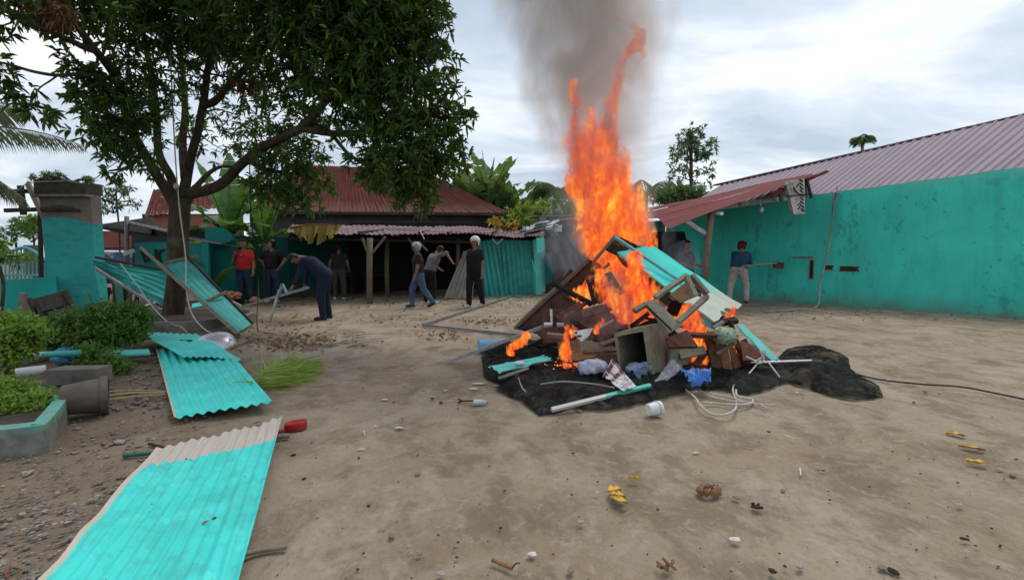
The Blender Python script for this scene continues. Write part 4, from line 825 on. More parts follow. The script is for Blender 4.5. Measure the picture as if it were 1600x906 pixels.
# --------------------------------------------- palms
def frond(mb, b, d, L, droop, nl=46, ll=0.5, seed=0, hang=0.6):
    rs = np.random.RandomState(seed); p = np.array(b, float); dd = unit(np.array(d, float)); pts = []
    for k in range(13): pts.append(p.copy()); p = p+dd*L/12; dd = unit(dd+V(0,0,-droop/12))
    mb.tube(pts, [0.03*(1-k/13)+0.005 for k in range(13)], 5, False)
    c, dr, Ls = [], [], []
    for k in range(nl):
        t = 0.12+0.86*k/nl; i_ = min(11, int(t*12)); f = t*12-i_; q = pts[i_]*(1-f)+pts[i_+1]*f; T = unit(pts[i_+1]-pts[i_]); s_ = unit(np.cross(T, V(0,0,1)))
        for sg in (-1,1): c.append(q); dr.append(s_*sg+T*0.55+V(0,0,-hang+rs.uniform(-.15,.15))); Ls.append((ll)*math.sin(math.pi*(0.15+0.8*t))**0.7)
    v, f = leaves(np.array(c), np.array(dr), np.array(Ls), 0.022 if ll < 0.7 else 0.06, 0.35, seed); mb.add(v, f.tolist())
cf = empty('coconut_palm', V(*P(-140,420,9.5)[:2], 0), 'coconut palm mostly outside the frame whose fronds hang in at left', 'palm')
m_ = MB(); m_.tube([V(*P(-140,420,9.5)[:2],0), P(-150,330,9.5), P(-150,215,9.5)], [0.16,0.13,0.11], 10); obj('trunk', m_, M['bark'], cf, smooth=True)
for k, (d, L, dr_, hg) in enumerate((((1,-.1,.62),3.0,.85,1.0),((.9,.2,-.3),2.4,.6,1.0),((.8,-.4,-.2),2.3,.9,1.2),((.5,.8,.6),3,1,.7),((-1,0,.5),3,1,.7),((-.3,-1,.6),3,1,.7),((0,.5,1),3,.8,.7))):
    m_ = MB(); frond(m_, P(-150,215,9.5), d, L, dr_, 54, 0.62, k, hg); obj('frond', m_, M['frond'], cf)
def palm(px, py, Y, r, n_, label, mat_='far_leaf2', seed=0, ll=0.6, nl=20):
    top = P(px,py,Y); b = V(top[0], Y, 0); top = np.array(top); t = empty('palm_tree', b, label, 'palm'); m_ = MB(); m_.tube([b, top*V(1,1,.5)+V(.1,0,0), top], [0.14,0.11,0.09], 8); obj('trunk', m_, M['stem'], t, smooth=True)
    rs = np.random.RandomState(seed)
    for k in range(n_):
        a = 2*math.pi*k/n_+rs.rand()*.4; m_ = MB(); frond(m_, top, (math.cos(a), math.sin(a), rs.uniform(.1,1.2)), r*rs.uniform(.8,1.1), 1.3, nl, ll, seed*9+k, .5); obj('frond', m_, M[mat_], t)
palm(873, 300, 27, 2.4, 13, 'coconut palm just left of the flames, hazed by smoke', seed=2, ll=0.9, nl=26)
palm(1010, 303, 30, 2.2, 9, 'palm crown half hidden behind the right edge of the flames', seed=4, ll=0.9)
palm(1348, 217, 34, .85, 15, 'lone palm crown showing above the purple roof', 'far_leaf', seed=5, ll=0.55, nl=18)
# --------------------------------------------- far trees and bushes
def tree(px, top, bot, Y, w_, label, name='tall_tree', m='far_leaf2', seed=0, bl=None, leaf=0.3, dens=1.0, cat='tree', group=None, whorl=8):
    rs = np.random.RandomState(seed); b = V(*P(px,bot,Y)[:2],0); tp = P(px+2,top,Y); t = empty(name, b, label, cat, group)
    m_ = MB(); m_.tube(catmull([b, b*V(.5,.5,0)+tp*V(.5,.5,.45)+V(.1,0,0), tp+V(0,0,-.4)],5), 0.09 if name in ('tall_tree',) else 0.03, 7)
    parts = []
    for (ox, oy, r) in bl:
        c = P(px+ox, oy, Y)+V(0,rs.uniform(-.6,.6),0); n_ = max(4, int(4.19*r**3*26*dens+5)); ct, d = blobpts(c, (r,r,r*.6), n_, rs, 0.1); parts.append(whorls(ct, whorl, leaf, leaf*.28, seed*7+int(ox)+60, d, .2))
        j = P(px, oy+8, Y); m_.tube([j, (j+c)/2+V(0,0,.05), c], [0.035,0.025,0.012], 5, False)
    obj('trunk', m_, M['bark'], t); obj('crown', join(parts), M[m], t, kind='stuff'); return t
tree(1078, 198, 300, 24, 1, 'tall slender tree with open layered crown right of the flames', seed=3, leaf=0.26, dens=.62,
     bl=[(8,205,.6),(-2,215,.7),(20,218,.6),(-12,228,.5),(28,232,.65),(4,232,.6),(-22,238,.5),(30,246,.6),(-15,248,.5),(10,250,.45),(-22,262,.45),(24,262,.4),(33,270,.35),(-30,274,.3),(0,270,.25),(-20,288,.35),(30,288,.3),(12,286,.22),(-33,295,.3)])
tree(1065, 292, 320, 22, 1, 'rounded green bush at the foot of the slender tree', 'bush', 'far_leaf', 4, [(0,300,.7),(-20,306,.5),(18,302,.6),(0,312,.8),(30,308,.4),(-35,310,.35)], 0.28, 2, 'bush')
tree(862, 318, 350, 23, 1, 'dark green bush between papaya and palm', 'bush', 'far_leaf2', 6, [(-10,325,.7),(8,330,.9),(-20,335,.6),(20,335,.6)], 0.28, 2.2, 'bush')
tree(835, 312, 345, 26, 1, 'green tree behind the papaya plant', 'tree', 'far_leaf', 8, [(0,318,.7),(-18,325,.8),(15,328,.8),(0,335,.9),(-30,335,.6)], 0.28, 2.2, 'tree')
tree(20, 352, 420, 15, 1, 'leafy shrub hanging over the arched gate at far left', 'shrub', 'bush_dk', 12, [(-8,375,.4),(10,360,.3),(-15,395,.42),(25,352,.28),(45,350,.22),(-5,410,.35),(60,345,.25)], 0.22, 3.2, 'shrub')
tree(-6, 385, 440, 9.2, 1, 'big-leaved light green shrub at the left edge above the low wall', 'shrub', 'bush_lt', 14, [(-10,395,.28),(4,380,.16),(-5,415,.22),(8,400,.14)], 0.14, 14, 'shrub', whorl=7)
tree(178, 285, 350, 17, 1, 'thin sapling with sparse leaves between pillar and mango', 'sapling', 'far_leaf2', 15, [(0,290,.35),(-14,300,.3),(15,298,.35),(-8,312,.35),(18,318,.3),(5,325,.3),(-20,325,.3),(-28,310,.25)], 0.2, 2.0, 'sapling', whorl=6)
tree(48, 345, 420, 17, 1, 'slim green plant growing behind the timber frame', 'shrub', 'far_leaf', 16, [(0,350,.3),(12,370,.3),(-8,365,.28),(14,345,.25)], 0.2, 3, 'shrub')
tree(112, 276, 285, 10.9, 1, 'little green seedling rooted on top of the gate pillar', 'seedling', 'far_leaf', 17, [(-6,277,.08),(6,278,.09),(18,279,.07),(-28,283,.06),(-2,280,.08)], 0.07, 500, 'seedling', whorl=6)
# papaya
pa = empty('papaya_plant', P(800,400,20)*V(1,1,0), 'yellow-green papaya plant with umbrella leaves above the stall roof', 'papaya plant')
pm = MB(); parts = []; rs = np.random.RandomState(5)
for k, (x_, y_, r_) in enumerate(((790,345,.5),(805,335,.55),(820,328,.5),(832,324,.5),(845,326,.45),(775,346,.35),(812,348,.45),(830,345,.35),(798,358,.4),(785,360,.25))):
    c = P(x_,y_,19+rs.rand()); n_ = 9; ct = c+rs.normal(size=(n_,3))*V(r_*.6,r_*.5,r_*.16); parts.append(whorls(ct, 8, 0.3, 0.1, 70+k, np.tile(V(0,0,.3),(n_,1)), .15, 1.2)); pm.tube([P(800,372,19.4), c-V(0,0,.1), c], [0.03,0.02,0.012], 5, False)
pm.tube([P(800,400,19.4)*V(1,1,0), P(800,372,19.4), P(803,338,19.4)], [0.09,0.07,0.05], 8)
obj('stem', pm, M['stem'], pa); obj('leaves', join(parts), M['yellow_leaf'], pa, kind='stuff')
m_ = MB(); 
for k, (x_,y_) in enumerate(((772,354),(776,356),(800,351))): pass
parts = [whorls(P(x_,y_,18.6)+rs.normal(size=(5,3))*.1, 7, .28, .11, 90+k, None, .3) for k, (x_,y_) in enumerate(((772,352),(780,354),(801,350)))]
obj('yellow_leaves', join(parts), M['yel'], pa, kind='stuff')
# --------------------------------------------- clipped bushes in the left bed
def bush(label, bl, stem, m, seed, leaf=0.05, dens=3300, name='clipped_bush', grp='clipped bushes in the left bed'):
    rs = np.random.RandomState(seed); b = stem[0]*V(1,1,0); t = empty(name, b, label, 'bush', grp)
    m_ = MB(); m_.tube(stem, [0.05]+[0.035]*(len(stem)-1), 7); parts = []; core = MB()
    for k, (px, py, Y, rx, rz) in enumerate(bl):
        c = P(px,py,Y); n_ = int(dens*(rx*rx+rx*rz)*1.1); ct, d = blobpts(c, (rx,rx*.9,rz), n_, rs, 0.55); ct += rs.normal(size=ct.shape)*0.03
        parts.append(whorls(ct, 6, leaf, leaf*.5, seed*13+k, d, .1)); m_.tube([stem[-1], (stem[-1]+c)/2+V(.02,0,.02), c], [0.025,0.02,0.01], 5, False)
        for q in range(10): m_.tube([c, ct[rs.randint(n_)]], [0.01,0.004], 4, False)
    obj('stems', m_, M['bark'], t); obj('foliage', join(parts), M[m], t, kind='stuff')
bush('pale green rounded bush on a short stem at the left edge', [(0,528,4.1,.20,.18),(38,520,4.1,.15,.13),(-30,535,4.1,.25,.2),(22,548,4.0,.12,.10),(8,508,4.2,.18,.09)], [P(12,625,4.0), P(16,585,4.05), P(8,555,4.1)], 'bush_lt', 21)
bush('bright green low bush filling the corner planter', [(0,640,3.4,.2,.13),(30,635,3.4,.13,.1),(55,625,3.5,.09,.07),(8,615,3.6,.17,.10),(-30,640,3.4,.2,.2),(50,645,3.38,.09,.07),(20,658,3.3,.1,.05)], [V(*P(10,665,3.4)[:2],0.1), P(10,650,3.45)], 'bush_lt', 22, 0.04, 3600)
bush('wide dark green clipped bush in front of the gate pillar', [(120,512,6.0,.34,.22),(165,500,6.1,.34,.22),(205,500,6.2,.24,.2),(95,522,5.9,.2,.2),(140,528,5.9,.28,.16),(190,520,6.0,.26,.17)], [V(*P(160,560,6.0)[:2],0), P(158,540,6.0)], 'bush_dk', 23)
bush('small dark green bush drooping over the concrete block', [(150,560,5.3,.17,.12),(180,572,5.2,.13,.09),(135,555,5.4,.12,.1),(195,578,5.1,.06,.05)], [V(*P(155,590,5.3)[:2],0), P(155,572,5.3)], 'bush_dk', 24, 0.045, 3600)
# grass heap
rs = np.random.RandomState(9); n_ = 1500; t_ = rs.rand(n_); 
xs = 402+t_*62; ys = 602-t_*22+rs.normal(size=n_)*5.5; ct = np.array([G(x,y) for x,y in zip(xs,ys)]); ct[:,2] = np.abs(rs.normal(size=n_))*0.05*np.clip(1.2-t_,.3,1)+0.01
dr = np.stack([rs.normal(size=n_)*.5+.85, rs.normal(size=n_)*.4+.35, np.abs(rs.normal(size=n_))*.17+.02], 1)
v, f = leaves(ct, dr, rs.uniform(.16,.38,n_), .009, .10, 5); obj('cut_grass', (v, f), M['grass'], None, 'heap of freshly cut bright green grass lying on the dirt', 'grass', kind='stuff')
# ================================================================ PEOPLE
SKIN = MT('skin', 0.55, 0.35); SKIN.col(SKIN.mix(SKIN.noise(6), (0.30,0.155,0.095), (0.22,0.105,0.06))); M['skin'] = SKIN.m
def cloth(name, c, c2=None): return simple(name, c, c2 or tuple(x*0.7 for x in c), 5, 0.9, bump=0.5, bs=14)
def uni(fs, k=0.03):
    def g(p):
        d = None
        for f in fs:
            e_ = f(p); d = e_ if d is None else smin(d, e_, k)
        return d
    return g
def cone(a, b, ra, rb): return lambda p: sdf_cone(p, a, b, ra, rb)
def person(label, px, py, Y, heading, H, torso, head, legR, legL, armR, armL, top, bottom, shoe, sleeve=0.55, hair=True, helmet=None, girth=1.0, face=True, shorts=1.0, feetz=0.0, extra=None):
    """directions are in the person's own frame: x right, y forward, z up"""
    H *= 1.02; s = H/1.70; loc = V(*P(px, py, Y)[:2], feetz); ch, sh = math.cos(heading), math.sin(heading)
    def rot(v): v = np.array(v, float); return V(v[0]*ch-v[1]*sh, v[0]*sh+v[1]*ch, v[2])
    u = lambda v: unit(rot(v)); T = u(torso); side = unit(rot((1,0,0))); fwd0 = rot((0,1,0)); fwd = unit(np.cross(T, side))*-1
    if fwd@fwd0 < 0 and abs(T[2]) > 0.5: fwd = -fwd
    pel = V(0,0,0); hips = [pel+side*0.09*s*q-V(0,0,.03)*s for q in (1,-1)]
    knees = [h+u(l[0])*0.42*s for h, l in zip(hips, (legR, legL))]; ank = [k+u(l[1])*0.41*s for k, l in zip(knees, (legR, legL))]
    low = min(a[2] for a in ank)-0.075*s; off = V(0,0,-low)
    pel = pel+off; hips = [h+off for h in hips]; knees = [k+off for k in knees]; ank = [a+off for a in ank]
    chest = pel+T*0.36*s; nb = pel+T*0.50*s; shd = [nb+side*0.182*s*q-T*0.04*s for q in (1,-1)]
    elb = [a+u(m[0])*0.29*s for a, m in zip(shd, (armR, armL))]; wr = [e_+u(m[1])*0.25*s for e_, m in zip(elb, (armR, armL))]
    hd = u(head[0]); hf = u(head[1]); hf = unit(hf-hd*(hf@hd)); hs = np.cross(hf, hd); neck = nb+unit(T*.4+hd*.6)*0.09*s; hc = neck+hd*0.105*s
    g = girth
    torso_f = lambda e_: [cone(pel+side*.07*s*q, chest+side*.075*s*q, (.116*g+e_)*s, (.118*g+e_)*s) for q in (1,-1)]+[cone(chest+side*.085*s*q, nb+side*.11*s*q-T*.05*s, (.116*g+e_)*s, (.07+e_)*s) for q in (1,-1)]+([cone(pel+T*.1*s+fwd*.05*s, pel+T*.22*s+fwd*.06*s, (.10*g+e_)*s, (.09*g+e_)*s)] if g > 1.05 else [])
    def feet(e_): return [cone(a-V(0,0,.035)*s-f_*.03*s, a-V(0,0,.05)*s+f_*.15*s, (.035+e_)*s, (.024+e_)*s) for a, f_ in zip(ank, FT)]
    FT = []
    for l in (legR, legL):
        f_ = u(l[2]) if len(l) > 2 else fwd0; FT.append(f_)
    legs = lambda e_, b=1.0: sum([[cone(h, k, (.092*min(g,1.15)+e_)*s, (.06+e_)*s), cone(k, k+(a-k)*b, (.06+e_)*s, (.043+e_)*s)] for h, k, a in zip(hips, knees, ank)], [])
    ha, hdn = [], []
    for w_, e2 in zip(wr, elb): d = unit(w_-e2); ha.append(d); hdn.append(w_+d*.08*s)
    arms = [cone(a, b, .055*s, .044*s) for a, b in zip(shd, elb)]+[cone(a, b, .044*s, .029*s) for a, b in zip(elb, wr)]+[cone(a, b, .026*s, .030*s) for a, b in zip(wr, hdn)]
    headf = [cone(hc-hd*.045*s+hf*.015*s, hc+hd*.035*s-hf*.01*s, .076*s, .094*s), cone(hc-hd*.08*s+hf*.04*s, hc-hd*.05*s+hf*.02*s, .04*s, .05*s)]
    nose = [cone(hc+hf*.09*s-hd*.005*s, hc+hf*.112*s-hd*.03*s, .010*s, .015*s)]+[cone(hc+hs*.088*s*q-hd*.02*s, hc+hs*.092*s*q+hd*.015*s, .014*s, .016*s) for q in (1,-1)]
    allp = np.array(hips+knees+ank+[nb,chest,pel,hc]+elb+hdn+[a+f_*.16*s for a, f_ in zip(ank,FT)]); lo, hi = allp.min(0)-.17*s, allp.max(0)+.17*s
    t = empty('person', loc, label, 'person')
    bodyf = uni(torso_f(-0.01)+legs(0)+arms+[cone(nb, neck+hd*.02*s, .06*s, .055*s)]+headf+feet(0), 0.03*s)
    bf = lambda p: smin(bodyf(p), uni(nose, .01)(p), .012*s)
    v, f = surfnet(bf, lo, hi, .019); m_ = MB(); m_.add(v, f.tolist())
    for w_, d, hp, sg in zip(wr, ha, hdn, (1,-1)):      # fingers and thumb, lightly curled
        ac = unit(np.cross(d, V(0,0,1) if abs(d[2]) < .9 else fwd0)); pn = np.cross(ac, d)
        for q, L_ in zip((-1.5,-.5,.5,1.5), (.062,.075,.07,.055)):
            b0 = hp+ac*q*.016*s; m_.tube([b0-d*.01, b0+d*L_*.5*s+pn*.004, b0+d*L_*.85*s+pn*.022*s, b0+d*L_*s*.95+pn*.042*s], [.0095*s,.009*s,.008*s,.006*s], 6)
        m_.tube([hp-d*.05*s-ac*.025*s, hp-d*.02*s-ac*.05*s, hp+d*.015*s-ac*.055*s+pn*.015*s], [.012*s,.011*s,.008*s], 6)
    v = np.concatenate(m_.v)+loc; m2 = MB(); m2.add(v, m_.f); body = obj('body', m2, M['skin'], t, smooth=True)
    def garment(name, fn, mt_, st=.019):
        v, f = surfnet(fn, lo, hi, st)
        if len(v): v = v+fbm(v*1.0+px, 7, 2)[:,None]*0.006; o = MB(); o.add(v+loc, f.tolist()); return obj(name, o, mt_, t, smooth=True)
    hem = pel-T*.07*s
    sl = [cone(a, a+(b-a)*min(1,sleeve*1.0), .068*s, .060*s) for a, b in zip(shd, elb)]
    if sleeve > 1: sl += [cone(b, b+(w_-b)*(sleeve-1), .055*s, .042*s) for b, w_ in zip(elb, wr)]
    shf = uni(torso_f(.014)+sl, .03*s)
    garment('shirt', lambda p: np.maximum(shf(p), -((p-hem)@T)), top)
    trf = uni([cone(pel+side*.07*s*q+T*.05*s, pel+side*.07*s*q, (.112*g+.008)*s, (.124*g+.008)*s) for q in (1,-1)]+legs(.022, shorts), .025*s)
    lowz = lambda p: np.maximum(trf(p), (p-(pel+T*.08*s))@T); garment('trousers', lowz, bottom)
    for ft_ in feet(.014):
        if feetz == 0: garment('shoe', lambda p, ft_=ft_: np.maximum(ft_(p), .004-p[...,2]), shoe, .015)
    if hair or helmet:
        e_ = .012 if not helmet else .036; hfn = uni(headf[:1], .02)
        hm = M['hair'] if not helmet else helmet
        def cut(p):
            q = p-hc; zz, ff = q@hd, q@hf
            if helmet and helmet is not M['redcap']: return np.maximum(hfn(p)-e_*s, np.maximum(-(zz+.085*s), np.minimum(ff-.03*s, .028*s-zz)))
            return np.maximum(hfn(p)-e_*s, np.maximum(-(zz+.095*s), np.minimum(ff-.012*s-.25*np.maximum(zz,0), .062*s-zz)))
        hob = garment('helmet' if helmet and helmet is not M.get('redcap') else ('cap' if helmet else 'hair'), cut, hm, .015)
        if helmet is M.get('helm_w') or helmet is M.get('helm_g'):
            def rim(p):
                q = p-hc; zz, ff = q@hd, q@hf
                return np.maximum(hfn(p)-.031*s, np.maximum(-(zz+.085*s), np.maximum(zz+.005*s, ff-.045*s)))
            lin = garment('helmet_lining', rim, M['black'], .015); lin.parent = hob
    if face:
        for q in (1,-1):
            m_ = MB(); m_.blob(loc+hc+hf*.086*s+hs*.032*s*q+hd*.01*s, (.012*s,)*3, 0, 2); obj('eye', m_, M['eyes'], t)
        m_ = MB(); m_.tube([loc+hc+hf*.086*s-hd*.06*s+hs*.025*s, loc+hc+hf*.095*s-hd*.062*s, loc+hc+hf*.086*s-hd*.06*s-hs*.025*s], .006*s, 5); obj('mouth', m_, M['lips'], t)
    if extra: extra(t, dict(loc=loc, wr=[w_+loc for w_ in wr], hand=[h+loc for h in hdn], chest=chest+loc, T=T, fwd=fwd, side=side, hc=hc+loc, hf=hf, pel=pel+loc, s=s, elb=[q+loc for q in elb]))
    return t
M['hair'] = simple('black_hair', (0.012,0.01,0.01), None, 9, 0.6); M['eyes'] = simple('dark_eyes', (0.03,0.02,0.02), None, 9, 0.3); M['lips'] = simple('lips', (0.16,0.06,0.05), None, 9, 0.5)
M['helm_w'] = simple('white_helmet_shell', (0.7,0.7,0.7), (0.5,0.5,0.5), 4, 0.22, bump=0); M['helm_g'] = simple('grey_helmet_shell', (0.45,0.46,0.5), (0.2,0.2,0.22), 7, 0.22, bump=0)
M['redcap'] = cloth('red_headcover', (0.22,0.016,0.014), (0.03,0.008,0.008))
jeans = cloth('dark_blue_jeans', (0.03,0.045,0.085)); ljeans = cloth('faded_jeans', (0.09,0.14,0.23), (0.05,0.08,0.14)); blk = cloth('black_cloth', (0.014,0.014,0.018)); navy = cloth('navy_jacket', (0.014,0.02,0.045))
redt = cloth('red_t_shirt', (0.55,0.03,0.03), (0.42,0.02,0.022)); greyt = cloth('grey_shirt', (0.20,0.19,0.19)); cream = cloth('cream_trousers', (0.48,0.45,0.40)); dblue = cloth('blue_shirt', (0.03,0.085,0.15)); shoe_w = simple('white_shoe', (0.6,0.6,0.6)); shoe_d = simple('dark_shoe', (0.03,0.03,0.035)); sandal = simple('brown_sandal', (0.12,0.07,0.05))
dgrey = cloth('dark_grey_cloth', (0.035,0.033,0.035)); khaki = cloth('dark_khaki', (0.07,0.06,0.05))
PI = math.pi; dn = (0,0,-1)
def ex_red(t, k):
    m_ = MB(); c = k['chest']; f = k['fwd']; p = c+f*.128*k['s']+k['T']*.03; m_.box(p, (.26,.012,.035), (k['side'], f, k['T'])); m_.box(p-k['T']*.05, (.05,.01,.03), (k['side'], f, k['T'])); m_.box(p-k['T']*.12, (.045,.01,.04), (k['side'], f, k['T']))
    obj('shirt_print', m_, M['white_pl'], t)
    m_ = MB(); m_.blob(k['hand'][0]+V(0,-.05,0.0), (.045,.045,.045), .3, 2); obj('cigarette_hand_cup', m_, M['skin'], t) if False else None
# the frame: heading pi faces the camera
person('man in red T-shirt and dark jeans standing by the banana plant, hand raised to mouth', 385, 474, 12.75, PI-.1, 1.74, (0,0,1), ((0,.05,1),(0,1,-.1)), ((.08,.06,-1),(.0,-.05,-1)), ((-.08,.0,-1),(0,-.05,-1)), ((.35,.25,-1),(-.75,.75,.95)), ((-.3,-.05,-1),(-.05,.3,-1)), redt, jeans, shoe_d, .75, girth=1.12, extra=ex_red)
def ex_watch(t, k):
    m_ = MB(); m_.lathe([(.036,-.012),(.04,0),(.036,.012)], k['wr'][1], k['hand'][1]-k['wr'][1], 12); obj('wristwatch', m_, M['black'], t)
person('man in black polo shirt and jeans with hands on his hips, looking aside', 428, 472, 13.1, PI-.15, 1.74, (0,0,1), ((0,0,1),(.75,.65,0)), ((.12,0,-1),(0,-.05,-1)), ((-.12,0,-1),(0,-.05,-1),(-.3,.9,0)), ((.85,-.1,-.75),(-.75,.35,-.7)), ((-.8,-.1,-.8),(.5,.35,-.85)), blk, jeans, shoe_w, .7, girth=1.12, extra=ex_watch)
def ex_bend(t, k): pass
bend = person('man in navy jacket and cap bending over a pale pole', 510, 500, 9.5, PI/2+.15, 1.72, (0,.80,.68), ((0,1,-.15),(0,.3,-1)), ((.05,.06,-1),(0,-.12,-1)), ((-.05,.16,-1),(0,-.08,-1)), ((.1,.15,-1),(.05,.25,-.9)), ((-.12,.3,-1),(.0,.4,-.75)), navy, navy, shoe_d, 1.9, girth=1.05)
person('person in dark clothes seen from behind in the shadow of the stall', 531, 471, 13.9, .1, 1.66, (0,.1,1), ((0,.1,1),(0,1,-.2)), ((.1,0,-1),(0,-.05,-1)), ((-.12,.1,-1),(0,-.05,-1)), ((.2,.1,-1),(0,.5,-.6)), ((-.35,0,-1),(-.1,.1,-1)), dgrey, khaki, shoe_w, .4, face=False)
person('walking man in grey helmet, black T-shirt and faded jeans', 655, 481, 11.8, PI/2+.35, 1.64, (0,.06,1), ((0,.12,1),(.2,1,-.1)), ((.02,.42,-1),(0,.02,-1)), ((-.02,-.28,-1),(0,-.75,-1),(0,.8,-.45)), ((.1,-.1,-1),(0,.12,-1)), ((-.12,.1,-1),(0,.3,-1)), cloth('charcoal_t_shirt', (0.028,0.024,0.026)), ljeans, shoe_d, .6, helmet=M['helm_g'], girth=1.05, face=True)
def ex_reach(t, k): pass
person('man in grey shirt reaching up beside the stall post, head hidden', 672, 476, 12.7, -.75, 1.66, (.15,.35,1), ((.1,.8,.6),(0,1,-.5)), ((.1,.1,-1),(0,-.1,-1)), ((-.1,-.05,-1),(0,-.1,-1)), ((1,.15,.25),(.6,.25,-.9)), ((-.2,.5,-1),(0,.8,-.5)), greyt, blk, shoe_w, 1.1, face=False)
person('heavy man in black T-shirt and white helmet standing with head turned', 742, 480, 11.85, PI/2+1.0, 1.76, (0,-.04,1), ((0,.02,1),(-.1,1,0)), ((.06,.2,-1),(0,.02,-1)), ((-.05,-.16,-1),(0,-.3,-1)), ((.12,-.1,-1),(.03,.1,-1)), ((-.14,-.02,-1),(-.05,.15,-1)), blk, cloth('black_trousers', (0.012,0.012,0.016)), shoe_w, .62, helmet=M['helm_w'], girth=1.22)
swp = person('man in blue shirt, cream trousers and red headcover swinging a mattock at the wall', 1152, 470, 13.0, -.55, 1.76, (.06,.42,1), ((.1,.5,.9),(.4,1,-.5)), ((.28,.12,-1),(.05,-.12,-1)), ((-.22,.05,-1),(-.03,-.25,-1)), ((.22,.5,-1),(.4,.85,-.2)), ((.05,.5,-1),(.85,.75,-.25)), dblue, cream, sandal, 1.0, girth=1.15, hair=False, helmet=M['redcap'], face=False)
person('man half hidden in smoke under the red shed roof', 1070, 470, 12.6, PI+.5, 1.7, (.1,.1,1), ((0,.1,1),(.1,1,-.2)), ((.1,0,-1),(0,0,-1)), ((-.1,0,-1),(0,0,-1)), ((.2,.3,-1),(0,1,-.3)), ((-.2,.3,-1),(0,1,-.3)), cloth('slate_shirt', (0.06,0.07,0.12)), jeans, shoe_d, .7)
tl = empty('mattock', P(1180,412,12.6), 'long pale-handled mattock held against the turquoise wall', 'tool')
m_ = MB(); m_.tube([P(1160,416,12.55), P(1190,413,12.7), P(1213,411,12.8)], [.022,.024,.022], 8); obj('handle', m_, M['bamboo'], tl)
m_ = MB(); m_.slab(P(1209,409,12.85), P(1226,410,12.95), P(1224,420,12.95), P(1211,419,12.85), .05); obj('head', m_, simple('rusty_iron', (0.12,0.05,0.035), None, 8, .8), tl)
# pole frame handled by the bending man
pf = empty('pole_frame', P(430,480,9.8)*V(1,1,0), 'frame of pale square poles lifted at one end by the bending man', 'frame')
m_ = MB(); m_.beam(P(378,479,9.9), P(482,449,9.25), .05, .05); obj('long_pole', m_, M['galv'], pf)
m_ = MB(); m_.beam(V(*P(421,509,9.1)[:2],0), P(437,453,9.6), .045, .045); obj('leg', m_, M['galv'], pf)
m_ = MB(); m_.beam(P(436,460,9.6), P(441,444,9.6), .045, .045); m_.beam(P(441,444,9.6), P(448,458,9.6), .045, .045); obj('bracket', m_, M['galv'], pf)
m_ = MB(); m_.beam(P(360,470,10.2), P(380,480,9.9), .04, .04); obj('end_pole', m_, M['galv'], pf)
# ================================================================ FALLEN SHEETS AND THE LEFT BED
def sheet(name, quad, n, amp, mt_, label, cat='metal sheet', **kw):
    return obj(name, corr(*quad, n, amp, kw.pop('nv',14), kw.pop('prof','sine'), kw.pop('th',0.004), **kw), mt_, None, label, cat)
def GZ(px, py, z): return G(px, py, z)
# foreground sheet: far end lifted by the red scoop
q = (GZ(52,912,.03), GZ(372,912,.04), GZ(441,654,.075), GZ(246,702,.04))
dA, dB = q[0]-q[3], q[1]-q[2]
sheet('corrugated_sheet', (q[0]+dA*.12, q[1]+dB*.12, q[2], q[3]), 12, 0.0085, M['sheet_teal_end'], 'large bright turquoise corrugated sheet in the foreground with bare whitish far end', nv=60, bend=0.028, bs=2.0, seed=5, rag=.016, smp=12)
q = (GZ(272,653,.05), GZ(425,627,.09), GZ(364,556,.07), GZ(243,543,.05))
M['sheet_b'] = painted('painted_sheet_worn_edge', (0.06,0.74,0.66), wear=0.76, dirt=0.14, endpos=0.955)
sheet('corrugated_sheet', q, 9, 0.011, M['sheet_b'], 'bright turquoise corrugated sheet on the dirt behind the overturned pot', nv=30, bend=0.01, seed=6, rag=.01, smp=12)
q = (GZ(283,560,.11), GZ(377,562,.06), GZ(306,520,.16), GZ(208,517,.2))
sheet('corrugated_sheet', q, 10, 0.009, M['sheet_teal'], 'smaller turquoise corrugated sheet propped just behind, nearest the metal basin', nv=20, bend=0.03, seed=7)
m_ = MB(); m_.tube([P(227,528,6.6), P(262,531,6.5), P(300,532,6.35)], .012, 6); obj('black_rod', m_, M['cable_b'], None, 'thin dark rod lying across the small turquoise sheet', 'rod')
# panel leaning against the trunk
lp = empty('leaning_panel', G(375,518), 'turquoise sheet in a brown timber frame leaning from the ground against the tree', 'panel')
a, b, c_, d = P(258,414,8.45), P(293,402,8.55), G(393,506,.05), G(371,520,.04)
obj('panel_sheet', corr(a, b, c_, d, 4, .012, 16, 'rib', .006, .03, 1, 8), M['sheet_teal_dull'], lp)
m_ = MB(); m_.beam(P(221,388,8.5), G(373,523,.06), .075, .06, (1,0,0)); obj('frame_rail', m_, M['wood_grey'], lp)
m_ = MB(); m_.beam(P(291,401,8.5)+V(.02,0,0), G(395,506,.05), .035, .04); obj('frame_rail', m_, M['wood_dark'], lp)
m_ = MB(); m_.beam(P(255,410,8.38), P(308,400,8.6), .05, .05); obj('crossbar', m_, M['wood_grey'], lp)
m_ = MB(); m_.beam(P(324,470,8.05), P(354,456,8.45), .045, .05); obj('crossbar', m_, M['wood_grey'], lp)
m_ = MB(); m_.beam(G(360,512,.07), G(377,524,.03), .05, .03); obj('white_edge', m_, M['galv'], lp)
